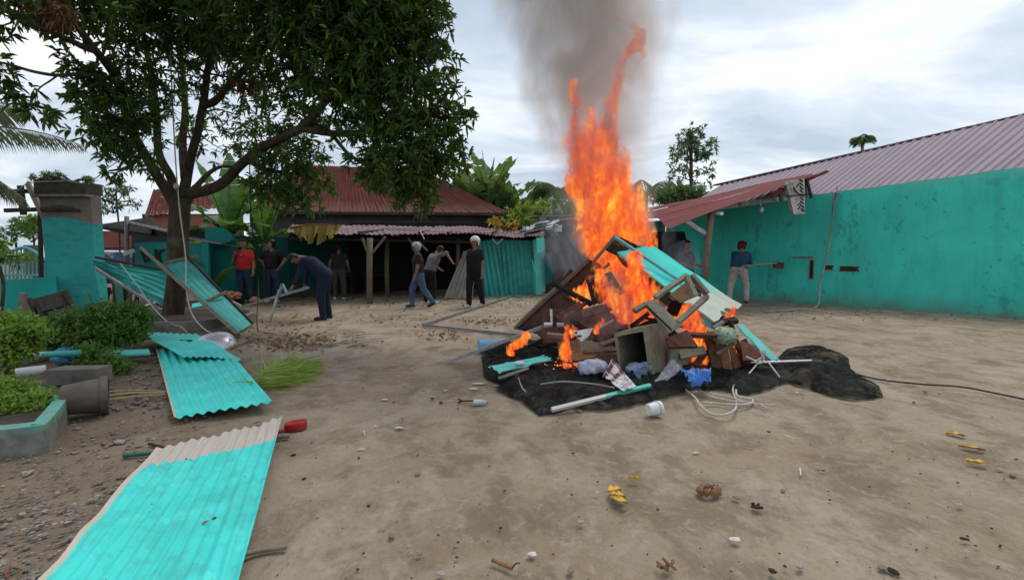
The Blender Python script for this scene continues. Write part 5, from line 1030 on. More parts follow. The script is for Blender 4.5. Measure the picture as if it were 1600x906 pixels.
# crumpled sheet behind the trunk
q = (P(149,406,10.3), P(150,418,10.1), P(265,486,9.9), P(300,430,10.4))
sheet('crumpled_sheet', (q[0], q[1], q[2], q[3]), 6, .03, M['sheet_teal_dull'], 'twisted turquoise sheet slung between the gate pillar and the trunk', nv=16, bend=.16, bs=1.6, seed=9, smp=10)
m_ = MB(); m_.beam(P(149,402,10.2), P(290,428,10.3), .03, .05); obj('dark_rail', m_, M['wood_dark'], None, 'dark rail along the top of the twisted sheet', 'rail')
m_ = MB(); m_.beam(P(149,419,10.0), P(262,490,9.8), .05, .05); obj('grey_rail', m_, M['greybar'], None, 'grey rail under the twisted sheet', 'rail')
m_ = MB(); m_.beam(P(212,425,12.0), P(232,424,12.0), .03, .03); obj('white_stick', m_, M['white_pl'], None, 'short white stick in front of the booth', 'stick')
# rubble behind the trunk
rs = np.random.RandomState(31); lab = ['dark plank end in the rubble behind the tree kerb','turquoise scrap of sheet in the rubble right of the trunk','pale strip in the rubble left of the trunk','brown board scrap behind the bushes','grey scrap of tin behind the bushes','turquoise scrap leaning in the gap beside the pillar']
for k, (x1,y1,x2,y2,w_,mm) in enumerate(((300,478,345,470,.3,'sheet_teal'),(305,492,330,497,.14,'sheet_teal'),(225,478,250,470,.06,'white_pl'),(180,430,186,480,.2,'wood_grey'),(205,492,245,486,.2,'galv'),(185,440,188,478,.16,'panel_teal'))):
    m_ = MB(); m_.beam(P(x1,y1,11.2), P(x2,y2,11.5), w_, .02, (0,-.3,1)); obj('scrap', m_, M[mm], None, lab[(1,1,2,3,4,5)[k]] if k != 1 else 'small pale turquoise scrap low in the rubble right of the trunk', 'scrap')
for k in range(9):
    x = 158+k*12; m_ = MB(); m_.tube([P(x,rs.uniform(420,450),12.0+rs.rand()), V(*P(x+rs.uniform(-6,6),480,12.0)[:2],0)], .05, 6); obj('stake', m_, M['wood_dark' if k%2 else 'wood_grey'], None, ['first','second','third','fourth','fifth','sixth','seventh','eighth','ninth'][k]+' rough wooden stake from the gate pillar in the dim gap left of the tree', 'stake', 'stakes between pillar and tree')
m_ = MB(); 
for k in range(26): m_.blob(P(rs.uniform(335,372), rs.uniform(455,476), 12.6+rs.rand()), V(.16,.12,.1)*rs.uniform(.5,1.2), .4, 1, k)
obj('rubble_heap', m_, M['soil'], None, 'heap of dark rubble at the foot of the banana plants', 'rubble', kind='stuff')
for k, (px, py, r_) in enumerate(((362,462,.17),(345,470,.13),(398,468,.1))):
    m_ = MB(); m_.blob(P(px,py,12.4), (r_*1.3,r_,r_*.7), .3, 2, k+4); obj('boulder', m_, M['brick'], None, ['largest reddish stone on the rubble left of the man in red','smaller reddish stone low in the rubble behind the leaning panel','reddish stone between the two standing men'][k], 'stone')
# metal basin
cen = G(338,541,0); ba = empty('metal_basin', cen, 'dented silver metal basin lying face down beside the turquoise sheet', 'basin')
rr = .27; prof_ = [(rr*1.02,0.0),(rr*1.03,.015),(rr,.03),(rr*.93,.08),(rr*.75,.135),(rr*.45,.17),(.01,.18)]
mb_ = MB(); mb_.lathe(prof_, cen+V(0,0,.01), (.15,-.2,1), 32); v = mb_.v[0]; mb_.v[0] = v+fbm(v, 6, 2)[:,None]*V(.01,.01,.02); obj('bowl', mb_, M['alu'], ba, smooth=True)
# rope hanging from the tree, with the wire from the pillar
rp = catmull([P(266,-20,8.0), P(266,70,8.0), P(270,170,8.1), P(275,260,8.2), P(281,330,8.2), P(290,400,8.1), P(291,450,7.9), P(300,490,7.6), P(317,512,7.3), P(333,521,6.9), P(345,523,6.75), P(362,531,6.6)], 8)
m_ = MB(); m_.tube(rp, .011, 6); obj('hanging_rope', m_, M['rope'], None, 'pale rope hanging down from the mango tree to the metal basin', 'rope', smooth=True)
m_ = MB(); m_.blob(P(275,291,8.15), (.04,.03,.05), .3, 2); obj('rope_knot', m_, M['rope'], None, 'pale knot tied in the hanging rope below the fork', 'knot')
m_ = MB(); m_.tube(catmull([P(138,288,10.6), P(170,262,9.6), P(220,225,9.0), P(266,155,8.2), P(308,148,8.4)], 6), .008, 5); obj('thin_line', m_, M['rope'], None, 'thin cord running from the pillar top into the tree', 'cord')
m_ = MB(); m_.tube(catmull([P(-40,320,10.4), P(20,302,10.4), P(40,288,10.4), P(62,284,10.45), P(100,283,10.5)], 6), .01, 5); obj('white_cable', m_, M['rope'], None, 'pale cable sagging from the pillar top to the left edge', 'cable')
m_ = MB(); m_.tube(catmull([P(188,412,9.6), P(210,440,9.2), P(235,475,8.8), P(262,503,8.0), P(285,512,7.6), P(300,530,7.0)], 8), .012, 6); obj('grey_cable', m_, M['hose'], None, 'grey cable drooping in front of the twisted sheet to the basin', 'cable')
m_ = MB(); m_.tube(catmull([P(390,250,8.4), P(392,330,8.6), P(398,400,9.0), P(404,440,9.4), G(402,512,.02), G(420,520,.01)], 8), .010, 6); obj('dark_wire', m_, M['cable_b'], None, 'dark wire hanging from the tree in front of the man in red', 'wire')
# bench wreck at the pillar
bn = empty('broken_bench', G(85,505,0), 'broken dark wooden bench tipped against the gate pillar', 'bench')
Yb = 8.6
for (A_,B_,C2,D2,nm) in (((48,468),(103,453),(110,475),(62,487),'backrest'),((60,489),(112,480),(120,486),(66,497),'seat')):
    m_ = MB(); m_.slab(P(*A_,Yb+.2), P(*B_,Yb+.3), P(*C2,Yb+.1), P(*D2,Yb), .05); obj(nm, m_, M['wood_dark'], bn)
for (a_,b_) in (((46,466),(62,508)),((60,470),(72,500)),((102,455),(121,500)),((96,460),(108,486))):
    m_ = MB(); m_.beam(P(*a_,Yb+.1), V(*P(*b_,Yb)[:2],max(0,P(*b_,Yb)[2])), .07, .06, (0,1,0)); obj('leg', m_, M['wood_dark'], bn)
m_ = MB(); m_.beam(P(36,458,9.0), V(*P(37,500,9.0)[:2],0), .1, .08, (0,1,0)); obj('short_post', m_, M['wood_grey'], None, 'short grey wooden post beside the broken bench', 'post')
# beds, kerbs, pipes on the left
m_ = MB(); pts = [(-60,655),(20,652),(70,650),(92,648),(105,637),(104,640)]
kb = empty('corner_planter', G(40,700), 'curved concrete planter kerb with turquoise paint on its rim, bottom left', 'planter')
ou = catmull([G(-160,728),G(0,716),G(66,707),G(78,702),G(90,686),G(106,661),G(106,652)],5); inn_ = []
for k_, p_ in enumerate(ou):
    t_ = unit(ou[min(k_+1,len(ou)-1)]-ou[max(k_-1,0)]); inn_.append(p_+V(-t_[1],t_[0],0)*.075)
vs = []; hk = .195
for o_, i_ in zip(ou, inn_): vs += [o_+V(0,0,-.03), o_+V(0,0,hk), i_+V(0,0,hk+.01), i_+V(0,0,-.03)]
n_ = len(ou); fs = [(4*k+q, 4*k+4+q, 4*k+4+(q+1)%4, 4*k+(q+1)%4) for k in range(n_-1) for q in range(4)]+[(0,1,2,3), (4*n_-1,4*n_-2,4*n_-3,4*n_-4)]
m_.add(vs, fs); obj('kerb', m_, M['kerb'], kb)
m_ = MB(); i0 = [p+V(0,0,.17) for p in inn_]; bk = [G(-260,640)+V(0,0,.16)]*2; 
m_.add(i0+bk[:1], [(k,k+1,n_) for k in range(n_-1)]); obj('soil', m_, M['soil'], kb)
m_ = MB(); c0 = G(160,640); ax_ = unit(V(.76,.65,-.02)); org = G(99,656)*V(1,1,0)+V(0,0,.165); 
pr = [(.0,.012),(.118,.0),(.122,.02),(.142,.19),(.146,.235),(.160,.236),(.163,.245),(.163,.285),(.150,.288),(.143,.27),(.118,.03),(.0,.03)]
pt = empty('flower_pot', org*V(1,1,0), 'grey-brown flower pot lying on its side with its mouth to the right', 'pot')
m_.lathe(pr, org, ax_, 40); obj('pot_shell', m_, M['pot'], pt, smooth=False)
for k, (x1,y1,x2,y2) in enumerate(((152,613,262,611),(150,622,262,612),(152,628,262,616),(160,618,258,614))):
    a, b = G(x1,y1,.02+.012*k), G(x2,y2,.015); m_ = MB(); m_.tube([a, (a+b)/2+V(0,.01,.012), b], [.010,.009,.006], 6); obj('bamboo_stick', m_, M['bamboo'], None, ['topmost of the thin yellow-brown sticks between pot and turquoise sheet','middle yellow-brown stick coming out beside the pot mouth','lowest yellow-brown stick, nearest the camera, beside the pot','paler short stick lying among the yellow-brown sticks by the pot'][k], 'stick', 'sticks beside the overturned pot')
def bar(name, a, b, r, mt_, lab, cat='pipe'): m_ = MB(); m_.tube([a, (a+b)/2, b], r, 10); return obj(name, m_, M[mt_] if isinstance(mt_, str) else mt_, None, lab, cat, smooth=True)
s = MT('pipe_white_to_teal', .5); uvx = s.sep(s.tc.outputs['Object'])[0]; s.col(s.mix(s.ramp(s.math('ADD', uvx, s.math('MULTIPLY', s.noise(7), .1)), [(.0,0),(.06,1)]), (.42,.42,.38), (.06,.40,.36))); M['pipe2'] = s.m
bar('pipe', P(18,556,4.9), P(126,551,5.1), .034, 'pipe2', 'pipe painted white and turquoise behind the pale bush')
bar('pipe', P(8,585,4.5), P(72,577,4.7), .05, 'white_pl', 'thick white pipe low behind the pale bush')
bar('pipe', P(165,549,6.4), P(248,546,6.7), .016, 'teal_metal', 'thin turquoise pipe reaching the fallen sheet')
m_ = MB(); m_.slab(G(170,556,.12), G(235,552,.12), G(232,545,.14), G(172,547,.14), .02); obj('scrap', m_, M['panel_teal'], None, 'turquoise strip behind the small bush', 'scrap')
m_ = MB(); a, b = G(72,602), G(150,600); m_.hexa([a,b,b+V(0,.2,0),a+V(0,.2,0)], [q+V(0,0,.16) for q in (a,b,b+V(0,.2,0),a+V(0,.2,0))]); obj('concrete_block', m_, M['concrete'], None, 'low grey concrete block under the small dark bush', 'block')
m_ = MB(); a, b = G(-60,588), G(72,560); m_.hexa([a,b,b+V(.1,.14,0),a+V(.1,.14,0)], [q+V(0,0,.24) for q in (a,b,b+V(.1,.14,0),a+V(.1,.14,0))]); obj('bed_kerb', m_, M['concrete'], None, 'long concrete kerb of the left bed, behind the white pipe', 'kerb')
m_ = MB(); a, b = G(20,545), G(235,523); m_.hexa([a,b,b+V(0,.12,0),a+V(0,.12,0)], [q+V(0,0,.2) for q in (a,b,b+V(0,.12,0),a+V(0,.12,0))]); obj('bed_kerb', m_, M['concrete'], None, 'far concrete kerb of the left bed under the wide dark bush', 'kerb')
m_ = MB(); m_.blob(P(102,558,5.35), (.13,.1,.1), .35, 2, 5); obj('blue_bag', m_, M['blue_bag'], None, 'crumpled dull blue plastic bag by the concrete block', 'bag', smooth=True)
# red plastic scoop under the foreground sheet
rd = empty('red_scoop', G(462,668), 'red plastic scoop at the far right corner of the foreground sheet', 'scoop')
vs, fs = [], []; ns = 16
for r_ in range(5):
    for k in range(ns):
        a = 2*PI*k/ns; x, y = math.cos(a), math.sin(a); sc_ = (1,.97,.9,.82,.0)[r_]; z = (.0,.045,.06,.05,.052)[r_]
        X = (abs(x)**.7)*math.copysign(1,x); Y_ = (abs(y)**.7)*math.copysign(1,y); vs.append(G(462,670)+V(X*.085*sc_, Y_*.055*sc_, z+.012*X))
fs = [(r_*ns+k, r_*ns+(k+1)%ns, (r_+1)*ns+(k+1)%ns, (r_+1)*ns+k) for r_ in range(4) for k in range(ns)]
m_ = MB(); m_.add(vs, fs); obj('scoop_bowl', m_, M['red_pl'], rd, smooth=True)
m_ = MB(); m_.beam(G(445,672,.03), G(425,678,.02), .035, .014); obj('scoop_handle', m_, M['red_pl'], rd)
# sticks
def stick(pts, r, mt_, lab, cat='stick', name='stick'):
    m_ = MB(); n_ = len(pts); m_.tube(catmull(pts,4), r, 7); return obj(name, m_, M[mt_], None, lab, cat, smooth=True)
stick([G(193,711,.02), G(220,709,.02), G(250,706,.02)], .014, 'dark_teal', 'dark turquoise stick lying left of the foreground sheet')
stick([G(233,693,.02), G(262,701,.015)], .011, 'wood_dark', 'short dark stick just behind the foreground sheet')
stick([G(370,868,.03), G(410,859,.02), G(448,854,.015)], .012, 'wood_grey', 'crooked grey stick poking out from the right edge of the foreground sheet')
stick([G(425,684,.02), G(452,680,.02)], .018, 'wood_grey', 'short grey stick under the red scoop')
stick([G(769,874,.012), G(785,881,.012), G(800,887,.012)], .009, 'wood_orange', 'short brown stick near the bottom centre')
stick([G(800,887,.012), G(806,880,.03), G(812,879,.04)], .003, 'wood_dark', 'thin dark twig next to the short brown stick')
# ================================================================ YARD: POLES, HOSE, ROPES, LITTER
fr_ = empty('bar_angle', G(662,507), 'grey metal bars joined at an acute corner lying on the ground near the white-helmeted man', 'metal bars')
m_ = MB(); m_.beam(G(660,507,.03), G(798,463,.03), .05, .05); obj('frame_bar', m_, M['galv'], fr_)
m_ = MB(); m_.beam(G(662,508,.03), G(812,523,.03), .04, .04); obj('frame_bar', m_, M['greybar'], fr_)
m_ = MB(); m_.beam(G(700,565,.02), P(853,509,5.6), .045, .04); obj('pale_pole', m_, M['galv'], None, 'pale square pole resting on the left side of the heap', 'pole')
m_ = MB(); a, b = G(748,541,.09), G(800,538,.09); m_.tube([a,b], .09, 20); obj('blue_roll', m_, M['ltblue'], None, 'light blue rolled foam mat left of the heap', 'mat', smooth=False)
hp_ = catmull([wall_at(1307,3.02,.06), P(1303,305,wall_at(1303,0)[1]-.1), P(1300,350,wall_at(1300,0)[1]-.12), P(1292,400,wall_at(1292,0)[1]-.2), P(1281,445,11.9), G(1276,479,.03), G(1240,484,.02), G(1195,487,.02)], 10)
m_ = MB(); m_.tube(hp_, .022, 8); obj('wall_hose', m_, M['hose'], None, 'pale grey hose hanging down the turquoise wall and curling on the ground', 'hose', smooth=True)
m_ = MB(); m_.tube([P(1306,300,11.9), P(1304,312,12.0), P(1300,345,12.0)], .02, 6); m_.tube([P(1308,291,12), P(1307,310,12)], .012, 5); obj('iron_rod', m_, M['greybar'], None, 'short iron rods sticking up where the hose meets the wall top', 'rod')
m_ = MB(); m_.tube(catmull([G(1322,580,.02),G(1370,592,.015),G(1440,600,.015),G(1500,604,.015),G(1560,615,.015),G(1640,632,.015)],8), .009, 6); obj('black_hose', m_, M['cable_b'], None, 'thin dark cable running from the net to the right edge', 'cable', smooth=True)
m_ = MB(); m_.tube(catmull([G(590,531,.01),G(660,527,.012),G(560,533,.01)][::1],6), .005, 5) if False else m_.tube(catmull([G(478,542,.01),G(510,537,.012),G(560,530,.01),G(620,525,.01),G(672,521,.01)],6), .006, 5); obj('pale_string', m_, M['rope'], None, 'thin pale cord stretched over the dirt beyond the grass heap', 'cord')
stick([G(360,545,.01),G(380,535,.03),G(410,528,.05),G(440,540,.02)], .013, 'wood_grey', 'curved grey root lying right of the metal basin')
rp_sets = [[(1060,600),(1085,620),(1093,632),(1110,646),(1130,648),(1148,640),(1150,625),(1145,610),(1148,600),(1152,598),(1150,612),(1155,620),(1175,624),(1172,630),(1150,632),(1120,630),(1098,628)],[(1090,610),(1115,616),(1140,620),(1165,628),(1195,632),(1212,632)],[(1098,614),(1120,622),(1145,626),(1180,630),(1198,637)]]
for k, st_ in enumerate(rp_sets):
    m_ = MB(); m_.tube(catmull([G(x,y,.015+.012*((i_*7)%3)) for i_, (x,y) in enumerate(st_)],6), .010 if k == 0 else .007, 6); obj('white_rope', m_, M['rope'], None, ['thick white rope looped on the dirt in front of the net','white rope strand running right with frayed tips','thin white strand between the loop and the frayed end'][k], 'rope', smooth=True)
# white cup
cu = empty('plastic_cup', G(1020,652), 'white translucent plastic cup lying on its side in front of the net', 'cup')
m_ = MB(); c0 = G(1012,650)+V(0,0,.055); ax_ = unit(V(1,.35,.05)); m_.lathe([(0,0),(.045,0),(.05,.008),(.058,.10),(.058,.125),(.055,.125),(.054,.10),(.047,.015),(0,.015)], c0, ax_, 28); obj('cup_body', m_, M['white_pl'], cu)
m_ = MB(); m_.lathe([(0,.009),(.047,.01)], c0-ax_*.012, ax_, 28); m_ = MB(); m_.lathe([(.059,.085),(.062,.088),(.062,.1),(.059,.103)], c0, ax_, 28); obj('cup_rim', m_, M['glass'], cu)
# bottle and spanner-like thing
bt = empty('small_bottle', G(750,628), 'small clear bottle with amber cap lying left of the net', 'bottle')
m_ = MB(); m_.lathe([(0,0),(.025,0),(.026,.01),(.026,.09),(.015,.105),(.012,.12)], G(740,628,.027), unit(V(1,-.05,0)), 16); obj('bottle_body', m_, M['glass'], bt)
m_ = MB(); m_.lathe([(.013,.118),(.014,.12),(.014,.135),(0,.135)], G(740,628,.027), unit(V(1,-.05,0)), 12); obj('cap', m_, M['bamboo'], bt)
m_ = MB(); m_.beam(G(722,626,.015), G(740,626,.015), .012, .01); m_.beam(G(722,626,.015), G(716,629,.015), .014, .01); m_.beam(G(722,626,.015), G(716,623,.015), .014, .01); obj('spanner', m_, M['black'], None, 'small dark spanner pointing at the clear bottle', 'spanner')
def scrap(px, py, w_, d_, mt_, lab, sd, cat='scrap', h=.012, name='paper_scrap'):
    rs = np.random.RandomState(sd); c = G(px,py); n_ = 9; ps = []
    for k in range(n_):
        a = 2*PI*k/n_; r_ = rs.uniform(.6,1.1); ps.append(c+V(math.cos(a)*w_/2*r_, math.sin(a)*d_/2*r_, rs.uniform(.004,h)))
    m_ = MB(); cc = c+V(0,0,h*1.4); ps2 = [p-V(0,0,.003) for p in ps]
    m_.add(ps+[cc]+ps2+[c+V(0,0,.001)], [(k,(k+1)%n_,n_) for k in range(n_)]+[((k+1)%n_+n_+1,k+n_+1,2*n_+1) for k in range(n_)]+[(k,k+n_+1,(k+1)%n_+n_+1,(k+1)%n_) for k in range(n_)]); return obj(name, m_, M[mt_], None, lab, cat)
for k, (x,y,w_,d_,mt_,lab) in enumerate(((750,600,.16,.06,'paper','crumpled whitish wrapper beside the net, highest of the three'),(740,608,.12,.04,'white_pl','white plastic wrapper left of the net, below the crumpled one'),(776,603,.10,.06,'stone_pale','pale crumpled lump right against the net edge'),(765,592,.03,.03,'paper','tiny white scrap above the wrappers'),(600,625,.07,.04,'paper','white scrap lying next to the red one'),(615,628,.045,.03,'red_pl','small red scrap on the dirt in the middle of the yard'),(623,669,.08,.04,'paper','pale crumpled scrap below the red scrap'),(587,667,.04,.02,'paper','tiny white scrap left of the pale crumpled one'),(696,611,.04,.03,'glass','clear plastic bit left of the white wrapper'),(1087,708,.06,.02,'paper','torn white scrap right of the middle of the yard'),(830,867,.05,.04,'paper','torn white bits near the bottom centre'),(1500,790,.05,.03,'stone_pale','pale flake near the right stones'),(565,703,.07,.02,'paper','pale splinter at the left of the yard'),(1148,845,.06,.04,'paper','pale flake at the lower right'),(1245,614,.045,.02,'paper','small white scrap right of the rope'),(1388,594,.06,.02,'paper','white scrap beyond the dark cable'),(933,770,.025,.02,'paper','tiny white flake beside the yellow peels'),(705,470,.2,.12,'paper','white litter under the bare corrugated sheet'),(800,467,.3,.2,'paper','larger white litter at the end of the long metal bar'),(818,472,.15,.1,'paper','white litter right of the metal bar end'),(655,478,.1,.08,'paper','white litter near the feet of the walking man'),(1165,483,.08,.04,'paper','white scrap in front of the man with the mattock'),(1268,472,.25,.1,'stone_pale','pale rubble at the foot of the turquoise wall'))):
    scrap(x,y,w_,d_,mt_,lab,k)
for k, (x1,y1,x2,y2,lab) in enumerate(((1224,678,1242,686,'white straw lying obliquely right of centre'),(1250,731,1251,742,'short white straw pointing to the camera'),(568,672,570,680,'tiny white stick near the red scrap'))):
    stick([G(x1,y1,.008), G(x2,y2,.008)], .004, 'white_pl', lab, 'straw', 'straw')
# yellow leaves and peels
def yl(px, py, L, ang, lab, sd, cat='leaf', name='yellow_leaf', W=.45):
    rs = np.random.RandomState(sd); c = G(px,py,.006); d = V(math.cos(ang), math.sin(ang), 0); s_ = V(-d[1], d[0], 0); vs, fs = [], []
    for k in range(9):
        t = k/8; w_ = L*W/2*math.sin(PI*min(1,t*.92+.04))**.8; z = .006+.008*math.sin(t*PI)*rs.uniform(.2,1.8)
        p = c+d*(t-.5)*L+s_*.02*math.sin(t*3+sd); vs += [p-s_*w_+V(0,0,z+.012), p+V(0,0,z-.006), p+s_*w_*rs.uniform(.6,1.3)+V(0,0,z+.008)]
    fs = [(3*k+q, 3*k+3+q, 3*k+4+q, 3*k+1+q) for k in range(8) for q in (0,1)]; m_ = MB(); m_.add(vs, fs); return obj(name, m_, M['yel'], None, lab, cat)
yl(1493,680,.10,-.2,'broad yellow fallen leaf, farthest of the three at right',1,W=.85); yl(1518,701,.13,-.25,'narrow pale yellow fallen leaf, middle one at right',2,W=.4); yl(1523,722,.11,-.05,'pointed yellow leaf with dark tip, nearest of the three at right',3,W=.6)
yl(991,749,.055,-.7,'small yellow peel just above the peel cluster',4,W=.6)
for k, (x,y,a) in enumerate(((960,769,0.1),(965,777,.0),(967,784,-.05))): yl(x,y,.085,a,['upper yellow peel of the cluster, with a reddish tip','middle yellow peel of the cluster','lower yellow peel of the cluster, with a dark tip'][k],6+k,'peel','fruit_peel',.8)
# brown chip and clump
m_ = MB(); c = G(1107,770,.0)
for k in range(9): a = k/9*2*PI; m_.blob(c+V(.05*math.cos(a), .035*math.sin(a), .02), (.022,.018,.022), .4, 1, k)
obj('husk', m_, M['wood_orange'], None, 'reddish brown broken husk right of the yellow peels', 'husk')
for k, (x,y,lab) in enumerate(((1040,886,'tangled reddish clump at the bottom right of centre'),(1182,793,'small dark clump below the husk'),(15,895,'reddish debris in the bottom left corner'))):
    m_ = MB(); rs = np.random.RandomState(k); c = G(x,y,.01)
    for q in range(9): m_.tube([c+V(*rs.normal(size=3)*.016)*V(1,1,.3)+V(0,0,.006), c+V(*rs.normal(size=3)*.02)*V(1,1,.3)+V(0,0,.012)], .006, 5)
    obj('debris_clump', m_, M['litter'] if k != 1 else M['lump'], None, lab, 'debris')
# stones one can pick out, and gravel
STN = [(188,689,.055,'stone_pale'),(173,692,.04,'stone'),(150,700,.035,'stone'),(200,684,.03,'stone'),(215,695,.03,'stone'),(47,735,.04,'stone_pale'),(120,668,.045,'stone'),(60,775,.04,'stone'),(100,790,.035,'stone'),(35,800,.03,'stone_pale'),(150,760,.03,'stone'),(180,835,.03,'stone'),(652,738,.03,'stone'),(656,862,.025,'stone'),(612,834,.035,'stone'),(908,812,.028,'stone_pale'),(1562,731,.032,'stone_pale'),(1582,740,.04,'stone'),(905,640,.05,'stone'),(1223,763,.03,'stone'),(676,621,.035,'lump'),(689,627,.04,'lump'),(458,708,.03,'lump'),(475,745,.022,'lump'),(1428,627,.03,'lump'),(1201,672,.025,'lump'),(1505,838,.022,'lump'),(1207,888,.035,'lump'),(1380,884,.04,'stone'),(1395,889,.035,'lump'),(1250,880,.03,'stone_pale'),(1150,775,.04,'stone'),(891,888,.035,'stone'),(690,893,.03,'stone_pale'),(1366,612,.03,'lump'),(1445,610,.05,'stone')]
protos = {}; _used = set()
LM = {'corner planter':(105,680),'overturned pot':(140,650),'foreground sheet':(300,800),'middle turquoise sheet':(300,620),'red scoop':(465,665),'red scrap':(615,628),'clear bottle':(745,627),'white cup':(1020,645),'yellow peel cluster':(963,777),'brown husk':(1107,766),'brown bottom stick':(785,881),'reddish clump':(1040,886),'yellow leaves at right':(1515,705),'looped white rope':(1130,645),'dark cable':(1450,605),'long white straw':(1233,682),'bottom right corner':(1580,890),'bottom left corner':(30,880),'short white straw':(1250,736)}
def stone_label(x, y, r_, mm):
    tone = {'stone_pale':'pale stone','stone':'grey-brown stone','lump':'dark earth lump'}[mm]
    for nm, (a, b) in sorted(LM.items(), key=lambda q: (q[1][0]-x)**2+(q[1][1]-y)**2):
        dx, dy = x-a, y-b; side = ('right of' if dx > 0 else 'left of') if abs(dx) > 1.4*abs(dy) else ('nearer the camera than' if dy > 0 else 'just beyond')
        far = 'close' if abs(dx)+abs(dy) < 45 else 'lying'
        l = ('largest ' if r_ > .05 else 'small ' if r_ < .031 else '')+tone+' '+far+' '+side+' the '+nm
        if l not in _used: _used.add(l); return l
    return l
for k, (x,y,r_,mm) in enumerate(STN):
    lab = {'stone_pale':'small pale stone lying on the dirt','stone':'small grey-brown stone lying on the dirt','lump':'small dark lump of earth on the dirt'}[mm]
    if (mm, k%3) not in protos:
        m_ = MB(); m_.blob(V(0,0,0), (1,.75,.5), .28, 1, k); o = obj('stone' if mm != 'lump' else 'earth_lump', m_, M[mm], None, lab, 'stone' if mm != 'lump' else 'lump', {'stone_pale':'pale stones on the dirt','stone':'grey-brown stones on the dirt','lump':'dark earth lumps on the dirt'}[mm], smooth=False); protos[(mm,k%3)] = o
        for vv in o.data.vertices: vv.co.z -= .5
    else: o = protos[(mm,k%3)].copy(); sc.collection.objects.link(o)
    o['label'] = stone_label(x, y, r_, mm); o.location = Vector(G(x,y,.012)); o.scale = (r_*.7,r_*.7,r_*.5); o.rotation_euler = (0,0,k*1.7); o.location.z = r_*.12
rs = np.random.RandomState(77); m_ = MB(); n_ = 0
def gravel(n, px0, px1, py0, py1, r0, r1, name, mm, bias=None):
    m_ = MB(); rs = np.random.RandomState(n)
    for k in range(n):
        x, y = rs.uniform(px0,px1), py0+(py1-py0)*rs.rand()**(bias or 1); p = G(x,y); r_ = rs.uniform(r0,r1)*rs.rand()**.5+r0*.5
        v = ICO0[0]*(1+.35*(rs.rand(len(ICO0[0]),1)-.5))*V(r_*rs.uniform(.8,1.3),r_,r_*.55); m_.add(v+p+V(0,0,-r_*.05), ICO0[1])
    obj(name, m_, M[mm], None, {'gravel':'fine grey gravel scattered on the dirt','earth_crumbs':'dark crumbs of earth scattered on the dirt','wall_foot_rubble':'loose rubble along the foot of the turquoise wall','stall_foot_rubble':'grey rubble along the front of the long stall','stall_foot_litter':'dark litter along the front of the long stall','stall_foot_crumbs':'pale crumbs along the front of the long stall'}[name], 'gravel', kind='stuff')
ICO0 = ICO1
gravel(1500,-60,330,640,906,.004,.016,'gravel','stone',.8); gravel(260,-60,330,650,906,.004,.015,'gravel','stone_pale'); gravel(360,330,1600,560,906,.0015,.005,'gravel','stone'); gravel(300,330,1600,560,906,.0015,.004,'gravel','stone_pale'); gravel(200,330,1600,540,906,.003,.009,'earth_crumbs','lump'); gravel(350,150,330,520,640,.01,.03,'gravel','stone',1); gravel(200,1130,1600,475,500,.01,.035,'wall_foot_rubble','stone'); gravel(170,500,860,462,476,.015,.05,'stall_foot_rubble','stone'); gravel(160,380,860,464,480,.01,.035,'stall_foot_litter','lump'); gravel(60,560,860,464,480,.01,.03,'stall_foot_crumbs','stone_pale')
# the leaf litter strips beyond the grass heap
def litter(name, n, cx, cy, sx, sy, lab, L=.09, ang=0):
    rs = np.random.RandomState(n); xs, ys = rs.normal(size=n), rs.normal(size=n); ct = np.array([G(cx+a*sx, cy+b*sy, .012) for a, b in zip(xs, ys)]); dr = np.stack([rs.normal(size=n), rs.normal(size=n), rs.normal(size=n)*.25+.1],1)
    v, f = leaves(ct, dr, rs.uniform(.5,1.1,n)*L, L*.4, .1, n); obj(name, (v, f), M['litter'], None, lab, 'leaf litter', kind='stuff')
litter('leaf_litter', 330, 455, 533, 42, 7, 'strip of brown dead leaves beyond the green grass heap')
litter('leaf_litter', 60, 690, 523, 18, 4, 'small patch of dead leaves near the metal frame')
litter('leaf_litter', 90, 760, 502, 26, 3, 'dead leaves between the bars of the metal frame')
litter('leaf_litter', 70, 470, 505, 60, 8, 'scattered dead leaves around the bending man')
litter('leaf_litter', 70, 640, 495, 60, 7, 'scattered dead leaves in front of the walking man')
litter('leaf_litter', 80, 250, 600, 60, 30, 'dead leaves round the overturned pot', .06)
m_ = MB(); rs = np.random.RandomState(3)
for k in range(40): p = G(rs.uniform(380,560), rs.uniform(518,546), .012); a = rs.uniform(-.5,.5); L = rs.uniform(.1,.45); m_.tube([p, p+V(math.cos(a),math.sin(a),.05)*L*.5+V(0,0,.015), p+V(math.cos(a+.3),math.sin(a+.3),0)*L], .006, 5)
obj('twig_litter', m_, M['wood_grey'], None, 'scattered thin twigs beyond the grass heap', 'twigs', kind='stuff')

for k, (x, y, lab) in enumerate(((291,718,'dry curled leaf on the near sheet just below its bare end'),(345,843,'dry leaf scrap low on the near sheet close to its right edge'),(327,812,'thin dry leaf on the middle of the near sheet'),(320,575,'dark dry leaf in the middle of the second sheet'))):
    c = G(x, y, .045 if k < 3 else .085); dr = V(math.cos(k*2.1), math.sin(k*2.1), .05); v, f = leaves(np.array([c, c+V(.01,.0,.004)]), np.array([dr, -dr+V(.3,.2,0)]), np.array([.036,.026]), .014, .05, k); obj('dry_leaf', (v, f), M['litter'], None, lab, 'leaf')
